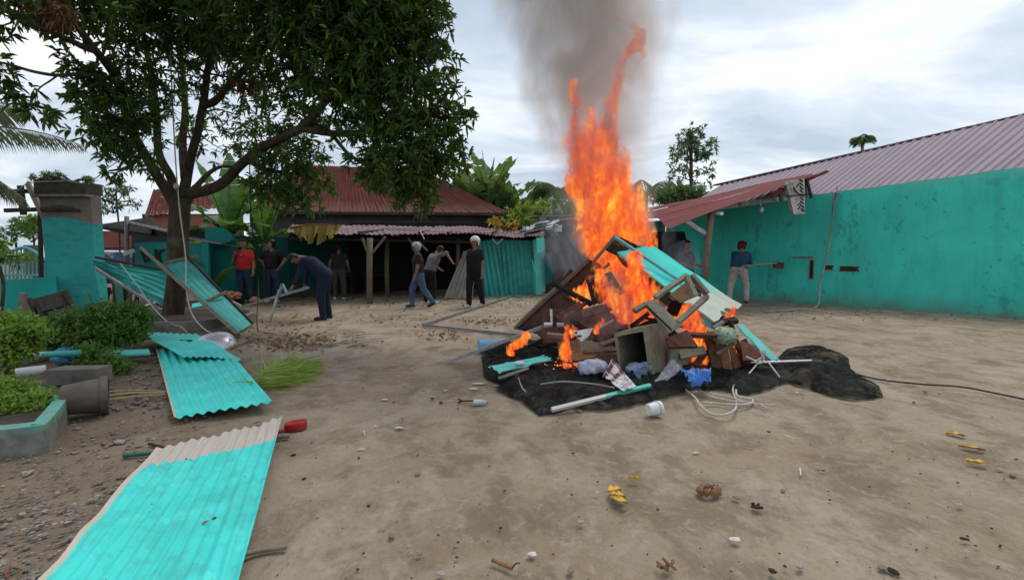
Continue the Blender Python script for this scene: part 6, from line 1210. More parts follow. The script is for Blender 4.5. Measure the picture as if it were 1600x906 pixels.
# ================================================================ THE BURNING HEAP
def slab(name, cs_, t, mt_, lab, cat='board', parent=None):
    m_ = MB(); a, b, c_, d = [P(*q) for q in cs_]; m_.slab(a, b, c_, d, t); return obj(name, m_, M[mt_], parent, lab if parent is None else None, cat if parent is None else None)
def bm2(name, a, b, w_, h_, mt_, lab, cat='plank', parent=None, up=(0,-.5,1)):
    m_ = MB(); m_.beam(P(*a) if len(a) == 3 else G(*a), P(*b) if len(b) == 3 else G(*b), w_, h_, up); return obj(name, m_, M[mt_], parent, lab if parent is None else None, cat if parent is None else None)
slab('long_board', ((806,514,7.5),(921,406,6.6),(952,420,6.4),(848,524,7.1)), .03, 'wood_brown', 'long dark brown board slanting up along the left side of the fire')
bm2('board_edge', (804,513,7.48), (921,405,6.55), .03, .05, 'wood_grey', 'pale edge strip of the long slanting board at the left of the fire')
slab('thin_board', ((868,450,6.9),(891,420,6.8),(901,427,6.75),(882,452,6.85)), .03, 'wood_red', 'short reddish board end behind the long slanting board')
slab('loose_board', ((806,506,7.9),(866,448,7.6),(872,455,7.5),(815,510,7.8)), .02, 'wood_grey', 'thin greyish panel edge leaning behind the long slanting board')
bm2('burnt_plank', (866,444,6.3), (924,475,5.9), .05, .06, 'charred', 'burnt plank crossing the long board downwards to the right')
slab('burnt_board', ((916,438,6.0),(955,424,6.0),(972,452,5.8),(926,476,5.8)), .03, 'charred', 'blackened panel inside the left half of the fire')
bm2('pale_plank', (921,438,5.85), (952,412,6.1), .02, .05, 'wood_grey', 'pale thin plank edge rising into the left flames')
slab('drawer_board', ((848,481,5.6),(962,484,5.9),(965,512,5.8),(848,507,5.55)), .03, 'wood_brown', 'wide brown board standing on edge at the left front of the fire')
bm2('white_strip', (861,483,5.53), (862,506,5.5), .03, .01, 'paper', 'pale strip on the wide brown board', 'strip', None, (0,-1,0))
for a, b, l in (((850,508,5.45),(863,508,5.45),'left white block between the two brown boards'),((870,508,5.45),(881,508,5.45),'right white block between the two brown boards')): bm2('white_block', a, b, .05, .05, 'paper', l, 'block')
slab('short_board', ((847,511,5.4),(886,511,5.35),(888,534,5.3),(848,536,5.35)), .04, 'wood_red', 'small red-brown drawer front below the wide brown board')
slab('pink_board', ((884,505,5.5),(932,507,5.6),(934,515,5.4),(884,514,5.3)), .02, 'wood_red', 'reddish board lying beside the plastic sticker')
bm2('stick_end', (856,523,5.2), (890,527,5.0), .05, .05, 'wood_grey', 'pale batten in front of the drawer front', 'batten')
slab('plywood_box_side', ((872,534,5.1),(905,530,5.2),(908,560,5.0),(876,562,4.95)), .03, 'wood_orange', 'plywood box side glowing behind the small front flame')
slab('plywood_sheet', ((900,528,5.2),(962,540,5.2),(966,562,5.0),(904,564,5.0)), .02, 'wood_green', 'grey-beige plywood sheet left of the open cabinet')
bm2('curved_batten', (912,551,5.0), (965,547,5.0), .04, .04, 'wood_orange', 'light brown batten in front of the plywood sheet', 'batten')
bm2('grey_batten', (938,540,5.0), (966,530,5.1), .06, .05, 'wood_grey', 'grey batten ending at the open cabinet', 'batten')
slab('white_sticker_sheet', ((893,518,4.95),(927,512,5.1),(921,524,5.0),(909,534,4.9)), .004, 'paper', 'white plastic sheet with a small green print', 'plastic sheet')
m_ = MB(); m_.blob(P(905,525,4.88), (.03,.006,.012), .3, 2, 3); m_.blob(P(900,520,4.9), (.015,.006,.012), .3, 2, 4); obj('green_print', m_, simple('dark_green_print', (0.03,0.10,0.06)), bpy.data.objects['white_sticker_sheet'])
bm2('white_edge', (938,512,5.2), (958,500,5.4), .015, .02, 'paper', 'thin curled white edge in the middle of the fire', 'strip')
slab('dark_red_board', ((930,508,5.6),(975,500,5.7),(978,522,5.5),(932,535,5.4)), .03, 'wood_red', 'dark red board in the smoke left of the cabinet')
slab('scorched_board', ((962,478,6.0),(1010,505,5.8),(1005,515,5.6),(952,500,5.8)), .03, 'charred', 'scorched board above the open cabinet')
bm2('purple_batten', (895,484,5.6), (915,474,5.8), .03, .04, 'wood_red', 'thin reddish batten above the wide brown board', 'batten')
# big turquoise board
A, B, C_, D = P(964,396,6.2), P(1023,383,6.6), P(1157,478,5.7), P(1111,500,5.0)
obj('big_board', corr(A, B, C_, D, 2, 0.0, 26, 'rib', .02, .05, 1.3, 15, rag=.09, smp=14), M['board_fade'], None, 'big turquoise board sliding off the fire, fading to beige at its low end', 'board')
bm2('board_batten', (960,370,6.15), (1066,441,5.75), .032, .035, 'teal_metal', 'dark turquoise batten running down the big board', 'batten', None, (0,-.5,1))
slab('board_underside', ((962,398,6.12),(1036,449,5.6),(1031,462,5.62),(972,413,6.1)), .03, 'wood_red', 'red-brown board under the upper edge of the big turquoise board')
slab('charred_gable', ((944,386,6.5),(962,367,6.5),(1005,387,6.6),(966,397,6.3)), .05, 'charred', 'charred peaked board at the top of the heap')
bm2('peak_strip', (928,408,6.3), (962,368,6.35), .03, .04, 'wood_grey', 'grey strip rising to the peak of the heap', 'strip')
slab('green_board', ((1086,478,5.3),(1111,500,5.05),(1112,513,5.0),(1078,497,5.25)), .03, 'panel_teal', 'dull turquoise board below the big one')
# upturned stool
st_ = empty('wooden_stool', P(1055,480,4.8), 'upturned weathered wooden stool caught on the front of the fire', 'stool')
slab('stool_board', ((1006,472,4.7),(1022,467,4.75),(1066,508,4.6),(1046,520,4.55)), .03, 'wood_green', None, parent=st_)
bm2('rail', (1010,478,4.66), (1050,516,4.53), .012, .02, 'wood_dark', None, parent=st_)
bm2('rail', (1023,465,4.75), (1074,430,4.9), .05, .045, 'wood_green', None, parent=st_)
slab('seat', ((1046,460,4.85),(1070,442,4.95),(1094,459,4.85),(1064,472,4.75)), .02, 'wood_orange', None, parent=st_)
bm2('leg', (1072,432,4.85), (1086,463,4.75), .05, .06, 'wood_green', None, parent=st_); bm2('leg', (1080,430,4.95), (1105,460,4.85), .05, .06, 'wood_grey', None, parent=st_)
bm2('leg', (1105,463,4.85), (1059,504,4.62), .05, .05, 'wood_green', None, parent=st_)
bm2('leg', (991,486,4.66), (1008,476,4.72), .05, .05, 'wood_grey', None, parent=st_); bm2('leg', (986,510,5.0), (1013,490,4.8), .04, .045, 'wood_brown', None, parent=st_)
# open cabinet box
cbn = empty('open_cabinet', P(990,600,4.7)*V(1,1,0), 'small weathered grey cabinet on its side with dark open mouth facing the camera', 'cabinet')
F0 = [P(959,520,4.78), P(1008,510,4.6), P(1021,600,4.6), P(969,589,4.78)]
dv = V(.40,.52,-.01); B0 = [q+dv for q in F0]; wN = unit(np.cross(F0[1]-F0[0], F0[3]-F0[0]))
def lerp(a, b, t): return a*(1-t)+b*t
def inset(F_, t): c = sum(F_)/4; return [lerp(q, c, t) for q in F_]
I0 = inset(F0, .17); I1 = inset(B0, .15)
m_ = MB()
for k in range(4):
    j = (k+1)%4; m_.hexa([F0[k], F0[j], I0[j], I0[k]], [q+dv*.06 for q in (F0[k], F0[j], I0[j], I0[k])])
obj('mouth_frame', m_, M['wood_green'], cbn)
I9 = inset([q+dv*.06 for q in F0], .08); F9 = [q+dv*.061 for q in inset(F0, .012)]; B9 = inset(B0, .012); I8 = inset(B0, .08)
for k in range(4):
    j = (k+1)%4; m_ = MB(); m_.hexa([F9[k], F9[j], I9[j], I9[k]], [B9[k], B9[j], I8[j], I8[k]]); obj('side_board', m_, M['wood_green'], cbn)
m_ = MB(); m_.hexa(inset([q-dv*.04 for q in B0], .085), inset([q-dv*.01 for q in B0], .085)); obj('back_board', m_, M['wood_dark'], cbn)
slab('grey_board', ((1046,537,4.9),(1081,541,5.1),(1081,574,5.05),(1050,584,4.85)), .03, 'wood_green', 'square grey board right of the open cabinet')
slab('pink_seat_board', ((1042,527,4.62),(1074,515,4.85),(1091,541,4.7),(1046,542,4.5)), .035, 'wood_red', 'small reddish-grey board resting on top of the cabinet')
# crate at the right
cr = empty('broken_crate', P(1135,588,4.95)*V(1,1,0), 'broken brown wooden crate at the right of the fire', 'crate')
for q in (((1101,521,4.95),(1115,518,4.97),(1132,587,4.93),(1117,590,4.9)),((1117,519,5.05),(1130,515,5.05),(1147,584,5.0),(1133,587,5.0)),((1132,512,5.12),(1146,508,5.12),(1164,575,5.06),(1149,583,5.05))): slab('plank', q, .025, 'wood_brown' if q[0][0] == 1101 else 'wood_orange', None, parent=cr)
bm2('batten', (1120,553,4.9), (1150,535,4.98), .035, .03, 'wood_grey', None, parent=cr); bm2('batten', (1140,500,5.1), (1164,574,5.02), .03, .05, 'wood_dark', None, parent=cr)
bm2('red_batten', (1072,523,4.85), (1128,525,4.85), .045, .05, 'wood_red', 'dark red batten lying between stool and crate', 'batten')
m_ = MB(); v, f = surfnet(lambda p: sdf_cone(p, P(1127,523,4.9), P(1142,525,4.95), .10, .085)+.02*fbm(p, 14, 3), P(1134,524,4.9)-.25, P(1134,524,4.9)+.25, .018)
s = MT('green_white_sack', .8); c = s.mix(s.ramp(s.noise(22, 5, .7, .5, s.co('Object', (1,1,2.6))), [(.42,0),(.58,1)]), (.10,.19,.075), (.42,.47,.38)); s.col(c); s.bump(s.noise(30), .5, .01); M['sack'] = s.m
m_.add(v, f.tolist()); obj('woven_sack', m_, M['sack'], None, 'crumpled green and whitish woven sack on top of the broken crate', 'sack', smooth=True)
bm2('burnt_end', (1112,507,5.1), (1150,500,5.2), .08, .05, 'charred', 'burnt board end above the woven sack')
bm2('grey_stub', (1114,512,4.95), (1130,503,5.0), .04, .03, 'wood_grey', 'short grey batten above the woven sack', 'batten')
# turquoise board lying at the right
A, B, C_, D = P(1151,507,5.45), P(1162,509,5.6), P(1221,561,5.2), P(1206,566,5.05)
obj('fallen_board', corr(A, B, C_, D, 1, 0, 16, 'rib', .012, .03, 1, 19, rag=.03, smp=12), M['panel_teal'], None, 'curved turquoise board sloping to the ground right of the crate', 'board')
slab('brown_cloth', ((1157,532,5.1),(1180,540,5.15),(1206,563,5.0),(1162,563,4.9)), .02, 'wood_red', 'reddish brown sheet under the curved turquoise board', 'sheet')
bm2('white_stick', (1180,566,4.9), (1268,563,4.9), .016, .016, 'white_pl', 'white stick lying on the net right of the heap', 'stick')
for k, (a, b) in enumerate((((1165,590,4.75),(1190,560,4.9)),((1200,565,4.85),(1218,589,4.7)),((1166,557,4.9),(1190,568,4.85)))): bm2('white_splinter', a, b, .012, .012, 'paper', ['upper white splinter of cane beside the crate','white splinter pointing to the camera on the net','short white splinter above the net edge'][k], 'splinter')
m_ = MB(); m_.tube(catmull([P(1178,566,4.85),P(1190,558,4.9),P(1196,550,4.9),P(1188,548,4.9),P(1194,562,4.85),P(1185,568,4.8)],5), .008, 5); obj('white_string', m_, M['rope'], None, 'loop of white string hanging at the right of the crate', 'string')
# loose cloth, tarp, plastic
def crumple(name, c, r, sd, mt_, lab, cat='cloth', st=.014, n=.35, fr_=9):
    c = P(*c); r = V(*r)
    fn = lambda p: (np.linalg.norm((p-c)/r, axis=-1)-1)*r.min()+n*r.min()*fbm(p+sd*3.1, fr_, 3)*1.3
    v, f = surfnet(fn, c-r*1.5, c+r*1.5, st); m_ = MB(); m_.add(v, f.tolist()); return obj(name, m_, M[mt_], None, lab, cat, smooth=True)
crumple('white_cloth', (924,573,4.5), (.12,.09,.065), 3, 'white_cloth', 'crumpled greyish white cloth on the net left of the cabinet', n=.7)
crumple('blue_cloth', (993,577,4.55), (.12,.1,.07), 8, 'denim', 'crumpled blue-grey cloth spilling from the open cabinet', n=.9, fr_=12)
crumple('dark_cloth', (1000,592,4.55), (.13,.09,.05), 5, 'black', 'black cloth hanging from the mouth of the cabinet', n=.7)
s = MT('plaid_cloth', .9); u_ = s.sep(s.tc.outputs['UV'])
def band(x, n, a, b): return s.ramp(s.math('FRACT', s.math('MULTIPLY', x, n)), [(a,0),(a+.01,1),(b,1),(b+.01,0)])
c = s.mix(band(u_[1], 3, .1, .5), (.50,.46,.47), (.12,.04,.06)); c = s.mix(band(u_[0], 2, .55, .62), c, (.62,.58,.58)); c = s.mix(band(u_[0], 2, .8, .95), c, (.13,.05,.07)); c = s.mix(s.ramp(u_[1], [(.55,0),(.62,1)]), c, s.mix(s.ramp(s.noise(14), [(.5,0),(.6,1)]), (.6,.58,.57), (.3,.29,.29))); s.col(c); s.bump(s.noise(12), .5, .01); M['plaid'] = s.m
obj('plaid_cloth', corr(G(941,586,.17), P(957,561,4.6), G(995,604,.15), G(971,611,.13), 2, .0, 16, 'rib', .006, .022, 2.0, 27, rag=.02, smp=10), M['plaid'], None, 'maroon and white plaid cloth draped in front of the cabinet', 'cloth', smooth=True)
obj('blue_tarp', corr(G(1063,576,.22), G(1109,577,.2), G(1111,597,.13), G(1078,598,.14), 3, .008, 10, 'sine', .006, .06, 2.6, 33, rag=.04, smp=8), M['blue_pl'], None, 'bright blue plastic tarp folded on the net right of the cabinet', 'tarp', smooth=True)
s = MT('clear_plastic', .25, .6); s.col((.5,.52,.55)); s.b.inputs['Alpha'].default_value = .22; M['clear'] = s.m
obj('clear_plastic', corr(G(1021,597,.13), P(1050,559,4.55), G(1068,575,.22), G(1045,592,.15), 2, .0, 8, 'rib', .003, .03, 2, 35, smp=8), M['clear'], None, 'clear plastic sheet between the cabinet and the blue tarp', 'plastic sheet', smooth=True)
s = MT('beam_white_teal', .6); s.col(s.mix(s.ramp(s.math('ADD', s.sep(s.tc.outputs['Object'])[0], s.math('MULTIPLY', s.math('SUBTRACT', s.noise(9), .5), .5)), [(.0,0),(.05,1)]), (.50,.50,.46), (.08,.45,.38))); M['beam_p'] = s.m
bm2('long_beam', (862,640,3.72), (1016,602,4.2), .034, .03, 'beam_p', 'white and turquoise beam lying on the front of the net', 'beam')
obj('torn_sheet', corr(G(762,572,.17), G(784,583,.17), G(866,562,.24), G(850,556,.26), 3, .012, 12, 'sine', .004, .02, 2, 37, rag=.06), M['panel_teal'], None, 'torn turquoise sheet lying on the left part of the net', 'metal sheet')
bm2('pale_lath', (779,591,4.45), (826,575,4.5), .035, .015, 'wood_grey', 'pale wooden lath in front of the torn sheet', 'lath')
scr_ = crumple('white_wrapper', (812,567,4.55), (.06,.05,.025), 9, 'paper', 'white wrapper lying on the torn turquoise sheet', 'wrapper')
for k, (q, mt_, lb) in enumerate(((((868,492,5.45),(905,470,5.6),(913,478,5.55),(874,502,5.4)),'wood_red','reddish plank end leaning over the wide brown board'),
  (((930,462,5.75),(972,446,5.9),(978,456,5.85),(936,474,5.7)),'charred','black plank across the middle of the fire'),
  (((908,484,5.5),(960,470,5.6),(966,480,5.5),(912,496,5.4)),'wood_brown','dark brown plank pointing into the fire above the sticker sheet'),
  (((870,558,4.95),(930,546,5.05),(934,556,4.95),(874,570,4.85)),'wood_orange','scorched light board under the small front flame'),
  (((930,556,4.95),(966,552,4.95),(968,570,4.85),(934,574,4.8)),'wood_brown','short brown board left of the cabinet foot'),
  (((1060,545,5.0),(1100,540,5.0),(1104,552,4.95),(1064,560,4.9)),'wood_green','grey board wedged behind the square grey board'),
  (((1082,568,4.95),(1100,545,5.0),(1108,550,5.0),(1090,578,4.9)),'wood_red','red-brown splintered board below the right flames'),
  (((1020,440,5.75),(1052,470,5.4),(1046,480,5.35),(1012,452,5.7)),'charred','burnt batten under the edge of the big turquoise board'),
  (((838,520,6.1),(860,498,6.2),(872,506,6.1),(850,530,6.0)),'wood_brown','dark board between the long slanting board and the drawer'),
  (((1150,536,5.3),(1166,528,5.3),(1180,560,5.1),(1166,568,5.05)),'wood_dark','dark board edge under the curved turquoise board'))):
    slab('loose_plank', q, .03, mt_, lb)
# charred core
rs = np.random.RandomState(41); m_ = MB()
for k in range(46):
    a = P(rs.uniform(900,1120), rs.uniform(500,560), rs.uniform(5.3,6.3)); a[2] = max(a[2], .05); b = a+V(*rs.normal(size=3))*V(.35,.3,.3); b[2] = min(max(b[2], .03), 1.0); m_.beam(a, b, rs.uniform(.04,.14), rs.uniform(.02,.05))
for k in range(30): m_.blob(V(rs.uniform(.9,2.6), rs.uniform(5.1,6.4), rs.uniform(.05,.3)), V(.2,.2,.15)*rs.uniform(.4,1), .5, 1, k)
obj('charred_core', m_, M['charred'], None, 'black charred timbers deep inside the fire', 'embers', kind='stuff')
# ---------------- the black shade net
def netpiece(name, poly, H, lab, seed, mt_, st=.035, floor_=0.008, org=None):
    pg = np.array([G(x,y)[:2] for x, y in poly]); lo, hi = pg.min(0)-.05, pg.max(0)+.05
    gx_ = np.arange(lo[0],hi[0],st); gy_ = np.arange(lo[1],hi[1],st); X, Y_ = np.meshgrid(gx_, gy_, indexing='ij'); pt_ = np.stack([X,Y_],-1)
    ins = np.zeros(X.shape, bool); dist = np.full(X.shape, 9.0); near = np.zeros(X.shape+(2,)); n_ = len(pg)
    for k in range(n_):
        a, b = pg[k], pg[(k+1)%n_]; cnd = ((a[1] > Y_) != (b[1] > Y_)); xi = (b[0]-a[0])*(Y_-a[1])/(b[1]-a[1]+1e-12)+a[0]; ins ^= cnd & (X < xi)
        ba = b-a; h = np.clip(((pt_-a)@ba)/(ba@ba),0,1); dk_ = np.linalg.norm(pt_-a-h[...,None]*ba, axis=-1); near = np.where((dk_ < dist)[...,None], a+h[...,None]*ba, near); dist = np.minimum(dist, dk_)
    q = np.stack([X*1.0, Y_*1.0, X*0+seed],-1); wv = q+np.stack([fbm(q,1.3,2),fbm(q+5,1.3,2),0*X],-1)*.5
    fold = np.abs(vnoise(wv, 3.6))**.7*.6+np.abs(vnoise(wv+9, 8.0))*.4+np.abs(vnoise(wv*V(1,2.2,1)+3, 11.0))*.2
    edge = np.clip(dist/.22, 0, 1)**.55; hgt = H(X, Y_) if callable(H) else H
    Z = floor_+edge*(hgt*(.6+.6*fbm(q+2,2.1,2))+fold*.13); Z = np.where(ins, Z, floor_)
    keep = ins[:-1,:-1] | ins[1:,:-1] | ins[1:,1:] | ins[:-1,1:]
    jx = vnoise(q*V(1,1,1)+1, 9)*.012; ny = X.shape[1]; ii, jj = np.nonzero(keep); i0 = ii*ny+jj
    fs = np.stack([i0, i0+ny, i0+ny+1, i0+1],1); vs = np.stack([np.where(ins, X, near[...,0])+jx, np.where(ins, Y_, near[...,1])+jx*.5, Z],-1).reshape(-1,3)
    # snap outer vertices on the outline so that the border is not stepped
    used = np.unique(fs); remap = -np.ones(len(vs), int); remap[used] = np.arange(len(used)); vs = vs[used]; fs = remap[fs]
    return obj(name, (vs, fs), mt_, None, lab, 'net', smooth=True)
s = MT('black_shade_net', .95, .06); s.col(s.mix(s.ramp(s.noise(3, 5, .6), [(.35,0),(.7,1)]), (.006,.0065,.0065), (.022,.023,.023)))
fl_ = s.ramp(s.noise(2.4, 3, .5, 1.6), [(.47,0),(.495,.6),(.51,0)]); s.col(s.mix(fl_, s.mix(s.ramp(s.noise(3, 5, .6), [(.35,0),(.7,1)]), (.006,.0065,.0065), (.022,.023,.023)), (.06,.062,.062)))  # pale noise lines paint highlights of folds into the colour
wv_ = s.N.new('ShaderNodeTexWave'); wv_.wave_type = 'BANDS'; wv_.inputs['Scale'].default_value = 60; s.L.new(s.co('Object', (1,.3,1)), wv_.inputs[0])
lw_ = s.N.new('ShaderNodeLayerWeight'); lw_.inputs[0].default_value = .55
al = s.math('ADD', s.math('MULTIPLY', s.ramp(s.noise(3.6, 5, .62, 1.3), [(.43,0),(.56,1)]), .46), s.math('ADD', .44, s.math('MULTIPLY', lw_.outputs['Facing'], .22)), True)
s.L.new(al, s.b.inputs['Alpha']); s.bump(s.noise(60, 3), .25, .004); M['net'] = s.m
def Hl(X, Y): return .065+.17*np.exp(-(((X-.45)/.55)**2+((Y-4.95)/.4)**2))
netpiece('shade_net', [(752,556),(756,590),(780,603),(775,612),(815,628),(843,651),(870,646),(885,640),(950,643),(1000,632),(1040,622),(1075,612),(1092,606),(1100,612),(1130,604),(1165,600),(1150,585),(1120,575),(1040,565),(960,560),(900,548),(860,540),(820,536),(775,545)], Hl, 'black shade net spread under the front of the burning heap', 2.0, M['net'])
def Hr(X, Y): return .02+.04*np.exp(-(((X-2.9)/.5)**2+((Y-4.9)/.4)**2))
netpiece('shade_net', [(1095,585),(1098,606),(1130,612),(1168,617),(1200,610),(1228,598),(1262,608),(1300,620),(1340,626),(1380,622),(1374,604),(1345,592),(1330,578),(1325,560),(1300,551),(1262,545),(1228,547),(1215,560),(1180,570),(1140,576)], Hr, 'black shade net trailing away to the right of the fire', 6.0, M['net'])
m_ = MB(); m_.tube(catmull([G(845,600,.2),G(880,596,.25),G(930,600,.24),G(960,606,.2)],6), .006, 5); m_.tube(catmull([G(810,590,.16),G(815,604,.16),G(822,612,.15)],5), .006, 5); obj('net_cord', m_, M['hose'], None, 'grey-green border cord of the net running over its folds', 'cord')
# ================================================================ SMOKE AND FLAMES
def volmat(name):
    m = bpy.data.materials.new(name); m.use_nodes = True; s = MT.__new__(MT); s.m = m; s.t = m.node_tree; s.N = s.t.nodes; s.L = s.t.links; s.N.clear()
    s.out = s.N.new('ShaderNodeOutputMaterial'); s.tc = s.N.new('ShaderNodeTexCoord'); return s
fl = empty('flames', P(985,560,5.6)*V(1,1,0), 'tall orange flames rising from the burning heap in the middle of the yard', 'fire')
ORG[fl.name] = np.array(fl.location[:])
def hull(cones, amp, sc_, st, seed):
    cs2 = [(P(*a[:3]), P(*b[:3]), a[3]/FPX*a[2], b[3]/FPX*b[2]) for c_ in cones for a, b in zip(c_[:-1], c_[1:])]
    allp = np.array([q for c_ in cs2 for q in c_[:2]]); rm = max(max(c_[2:]) for c_ in cs2); lo, hi = allp.min(0)-rm-.1, allp.max(0)+rm+.1
    def fn(p):
        q = p.copy(); n1_ = fbm(p*V(1,1,.45)+seed, sc_, 3); w_ = np.stack([n1_, vnoise(p*V(1,1,.5)+seed+4, sc_), 0*n1_],-1)*amp*.8
        d = None
        for a, b, ra, rb in cs2:
            e_ = sdf_cone(q+w_, a, b, ra, rb); d = e_ if d is None else smin(d, e_, .06)
        return d+amp*.55*fbm(p*V(1,1,.4)+seed+2, sc_*2.6, 3)
    return surfnet(fn, lo, hi, st)
def flamemat(name, dens, bright, scale, hot=0.5):
    s = volmat(name); v = s.co('Object', (1,1,.42))
    w1 = s.N.new('ShaderNodeTexNoise'); w1.inputs['Scale'].default_value = 3.0; w1.inputs['Detail'].default_value = 3; s.L.new(v, w1.inputs['Vector'])
    vm = s.N.new('ShaderNodeVectorMath'); vm.operation = 'MULTIPLY_ADD'; s.L.new(w1.outputs['Color'], vm.inputs[0]); vm.inputs[1].default_value = (.45,.45,.45); s.L.new(v, vm.inputs[2])
    n_ = s.noise(scale, 5, .62, .6, vm.outputs[0]); n2 = s.noise(scale*.35, 3, .5, .2, vm.outputs[0])
    t = s.math('ADD', s.math('MULTIPLY', n_, .62), s.math('MULTIPLY', n2, .38))
    colr = s.ramp(t, [(.40,(.10,.05,.045)),(.45,(.26,.055,.04)),(.49,(.60,.065,.024)),(.53,(.78,.115,.02)),(.575,(.90,.24,.03)),(.63,(1.0,.45,.07))])
    d = s.ramp(t, [(.415,.02),(.50,1.0)]); dn_ = s.math('MULTIPLY', d, dens)
    em = s.N.new('ShaderNodeEmission'); s.L.new(colr, em.inputs[0]); s.L.new(s.math('MULTIPLY', dn_, bright), em.inputs[1])
    ab = s.N.new('ShaderNodeVolumeAbsorption'); ab.inputs[0].default_value = (0,0,0,1); s.L.new(dn_, ab.inputs[1])
    ad_ = s.N.new('ShaderNodeAddShader'); s.L.new(em.outputs[0], ad_.inputs[0]); s.L.new(ab.outputs[0], ad_.inputs[1]); s.L.new(ad_.outputs[0], s.out.inputs['Volume'])
    s.m.cycles.volume_step_rate = .08; return s.m
M['flame'] = flamemat('flame', 26, 1.0, 15); M['flame_s'] = flamemat('flame_low', 40, 1.2, 20); M['flame_t'] = flamemat('flame_wisp', 9, .75, 12)
def flame(name, cones, amp, sc_, st, seed, mt_):
    v, f = hull(cones, amp, sc_, st, seed); m_ = MB(); m_.add(v, f.tolist()); return obj(name, m_, M[mt_], fl)
def axis_flame(name, chain, dens, scale, seed, A=.21, bright=1.0, grow=1.3, amp=.10, stp=.05, top_thin=.5, dark=0.0, wv=.34, wsc=3.2):
    """a flame whose density frays away from a curved axis given by its chain of (px, py, Y, radius px)"""
    v, f = hull([[(a, b, c_, r*grow) for a, b, c_, r in chain]], amp, 2.4, stp, seed)
    pts = [(P(a,b,c_)-ORG[fl.name], r/FPX*c_) for a, b, c_, r in chain]; pts.sort(key=lambda q: q[0][2])
    z0, z1 = pts[0][0][2], pts[-1][0][2]; s = volmat(name)
    ob = s.tc.outputs['Object']; w1 = s.N.new('ShaderNodeTexNoise'); w1.inputs['Scale'].default_value = wsc; w1.inputs['Detail'].default_value = 4; w1.inputs['Roughness'].default_value = .6; s.L.new(s.co('Object', (1,1,.5)), w1.inputs['Vector'])
    vm = s.N.new('ShaderNodeVectorMath'); vm.operation = 'MULTIPLY_ADD'; s.L.new(w1.outputs['Color'], vm.inputs[0]); vm.inputs[1].default_value = (wv,wv,wv*.6); 
    of = s.N.new('ShaderNodeVectorMath'); of.operation = 'SUBTRACT'; s.L.new(ob, of.inputs[0]); of.inputs[1].default_value = (wv/2,wv/2,wv*.3); s.L.new(of.outputs[0], vm.inputs[2])
    o = s.sep(vm.outputs[0]); zn = s.math('DIVIDE', s.math('SUBTRACT', o[2], z0), z1-z0)
    def fn_(vals):
        lo_, hi_ = min(vals), max(vals)+1e-4
        r = s.ramp(zn, [((p[0][2]-z0)/(z1-z0), (q-lo_)/(hi_-lo_)) for p, q in zip(pts, vals)]); return s.math('ADD', s.math('MULTIPLY', r, hi_-lo_), lo_)
    cx, cy_, RR = fn_([p[0][0] for p in pts]), fn_([p[0][1] for p in pts]), fn_([p[1] for p in pts])
    ex, ey = s.math('SUBTRACT', o[0], cx), s.math('SUBTRACT', o[1], cy_); rho = s.math('DIVIDE', s.math('SQRT', s.math('ADD', s.math('MULTIPLY', ex, ex), s.math('MULTIPLY', ey, ey))), RR)
    mp_ = s.N.new('ShaderNodeMapping'); mp_.inputs['Scale'].default_value = (1,1,.42); s.L.new(vm.outputs[0], mp_.inputs[0])
    n_ = s.noise(scale, 5, .64, .7, mp_.outputs[0]); n2 = s.noise(scale*.33, 3, .5, .3, mp_.outputs[0]); t = s.math('ADD', s.math('MULTIPLY', n_, .6), s.math('MULTIPLY', n2, .4))
    e_ = s.math('ADD', t, s.math('MULTIPLY', s.math('SUBTRACT', .86, rho), A)); e_ = s.math('SUBTRACT', e_, s.math('MULTIPLY', zn, .05*top_thin))
    d = s.ramp(e_, [(.47,0),(.60,1)]); dn_ = s.math('MULTIPLY', s.math('MULTIPLY', d, dens), s.math('SUBTRACT', 1, s.math('MULTIPLY', zn, top_thin)))
    tcx = s.math('SUBTRACT', s.math('SUBTRACT', t, s.math('MULTIPLY', rho, .018)), dark)
    colr = s.ramp(tcx, [(.42,(.12,.05,.045)),(.46,(.30,.042,.03)),(.495,(.62,.055,.018)),(.535,(.85,.10,.014)),(.575,(.95,.21,.016)),(.615,(1.1,.50,.07))])
    em = s.N.new('ShaderNodeEmission'); s.L.new(colr, em.inputs[0]); s.L.new(s.math('MULTIPLY', dn_, bright), em.inputs[1])
    ab = s.N.new('ShaderNodeVolumeAbsorption'); ab.inputs[0].default_value = (0,0,0,1); s.L.new(dn_, ab.inputs[1])
    ad_ = s.N.new('ShaderNodeAddShader'); s.L.new(em.outputs[0], ad_.inputs[0]); s.L.new(ab.outputs[0], ad_.inputs[1]); s.L.new(ad_.outputs[0], s.out.inputs['Volume']); s.m.cycles.volume_step_rate = .1
    M[name+str(seed)] = s.m; m_ = MB(); m_.add(v, f.tolist()); return obj(name, m_, s.m, fl)
axis_flame('flame_column', [(992,512,5.75,18),(987,480,5.8,25),(976,450,6.0,27),(962,420,6.5,29),(950,395,6.9,34),(955,360,6.9,46),(950,310,6.9,42),(943,270,6.9,36),(930,235,6.9,29),(926,205,6.95,18),(922,180,7.0,9)], 22, 15, 3)
axis_flame('flame_shoulder', [(1014,385,6.95,12),(1002,362,6.9,20),(988,330,6.9,19),(974,295,6.9,15),(964,260,6.9,10)], 16, 16, 5, grow=1.4)
axis_flame('flame_tongue', [(952,255,6.95,26),(948,215,7.0,20),(951,178,7,13),(960,148,7.0,10),(968,122,7.0,10),(974,100,7,10),(985,78,7,10),(1001,60,7,9)], 14, 14, 9, grow=1.5, bright=.8, dark=.02, A=.2)
axis_flame('flame_tongue', [(912,275,6.9,24),(905,235,6.9,20),(901,200,6.9,14),(899,168,6.9,10),(897,135,6.9,8)], 14, 14, 13, grow=1.5, bright=.85, dark=.015, A=.2)
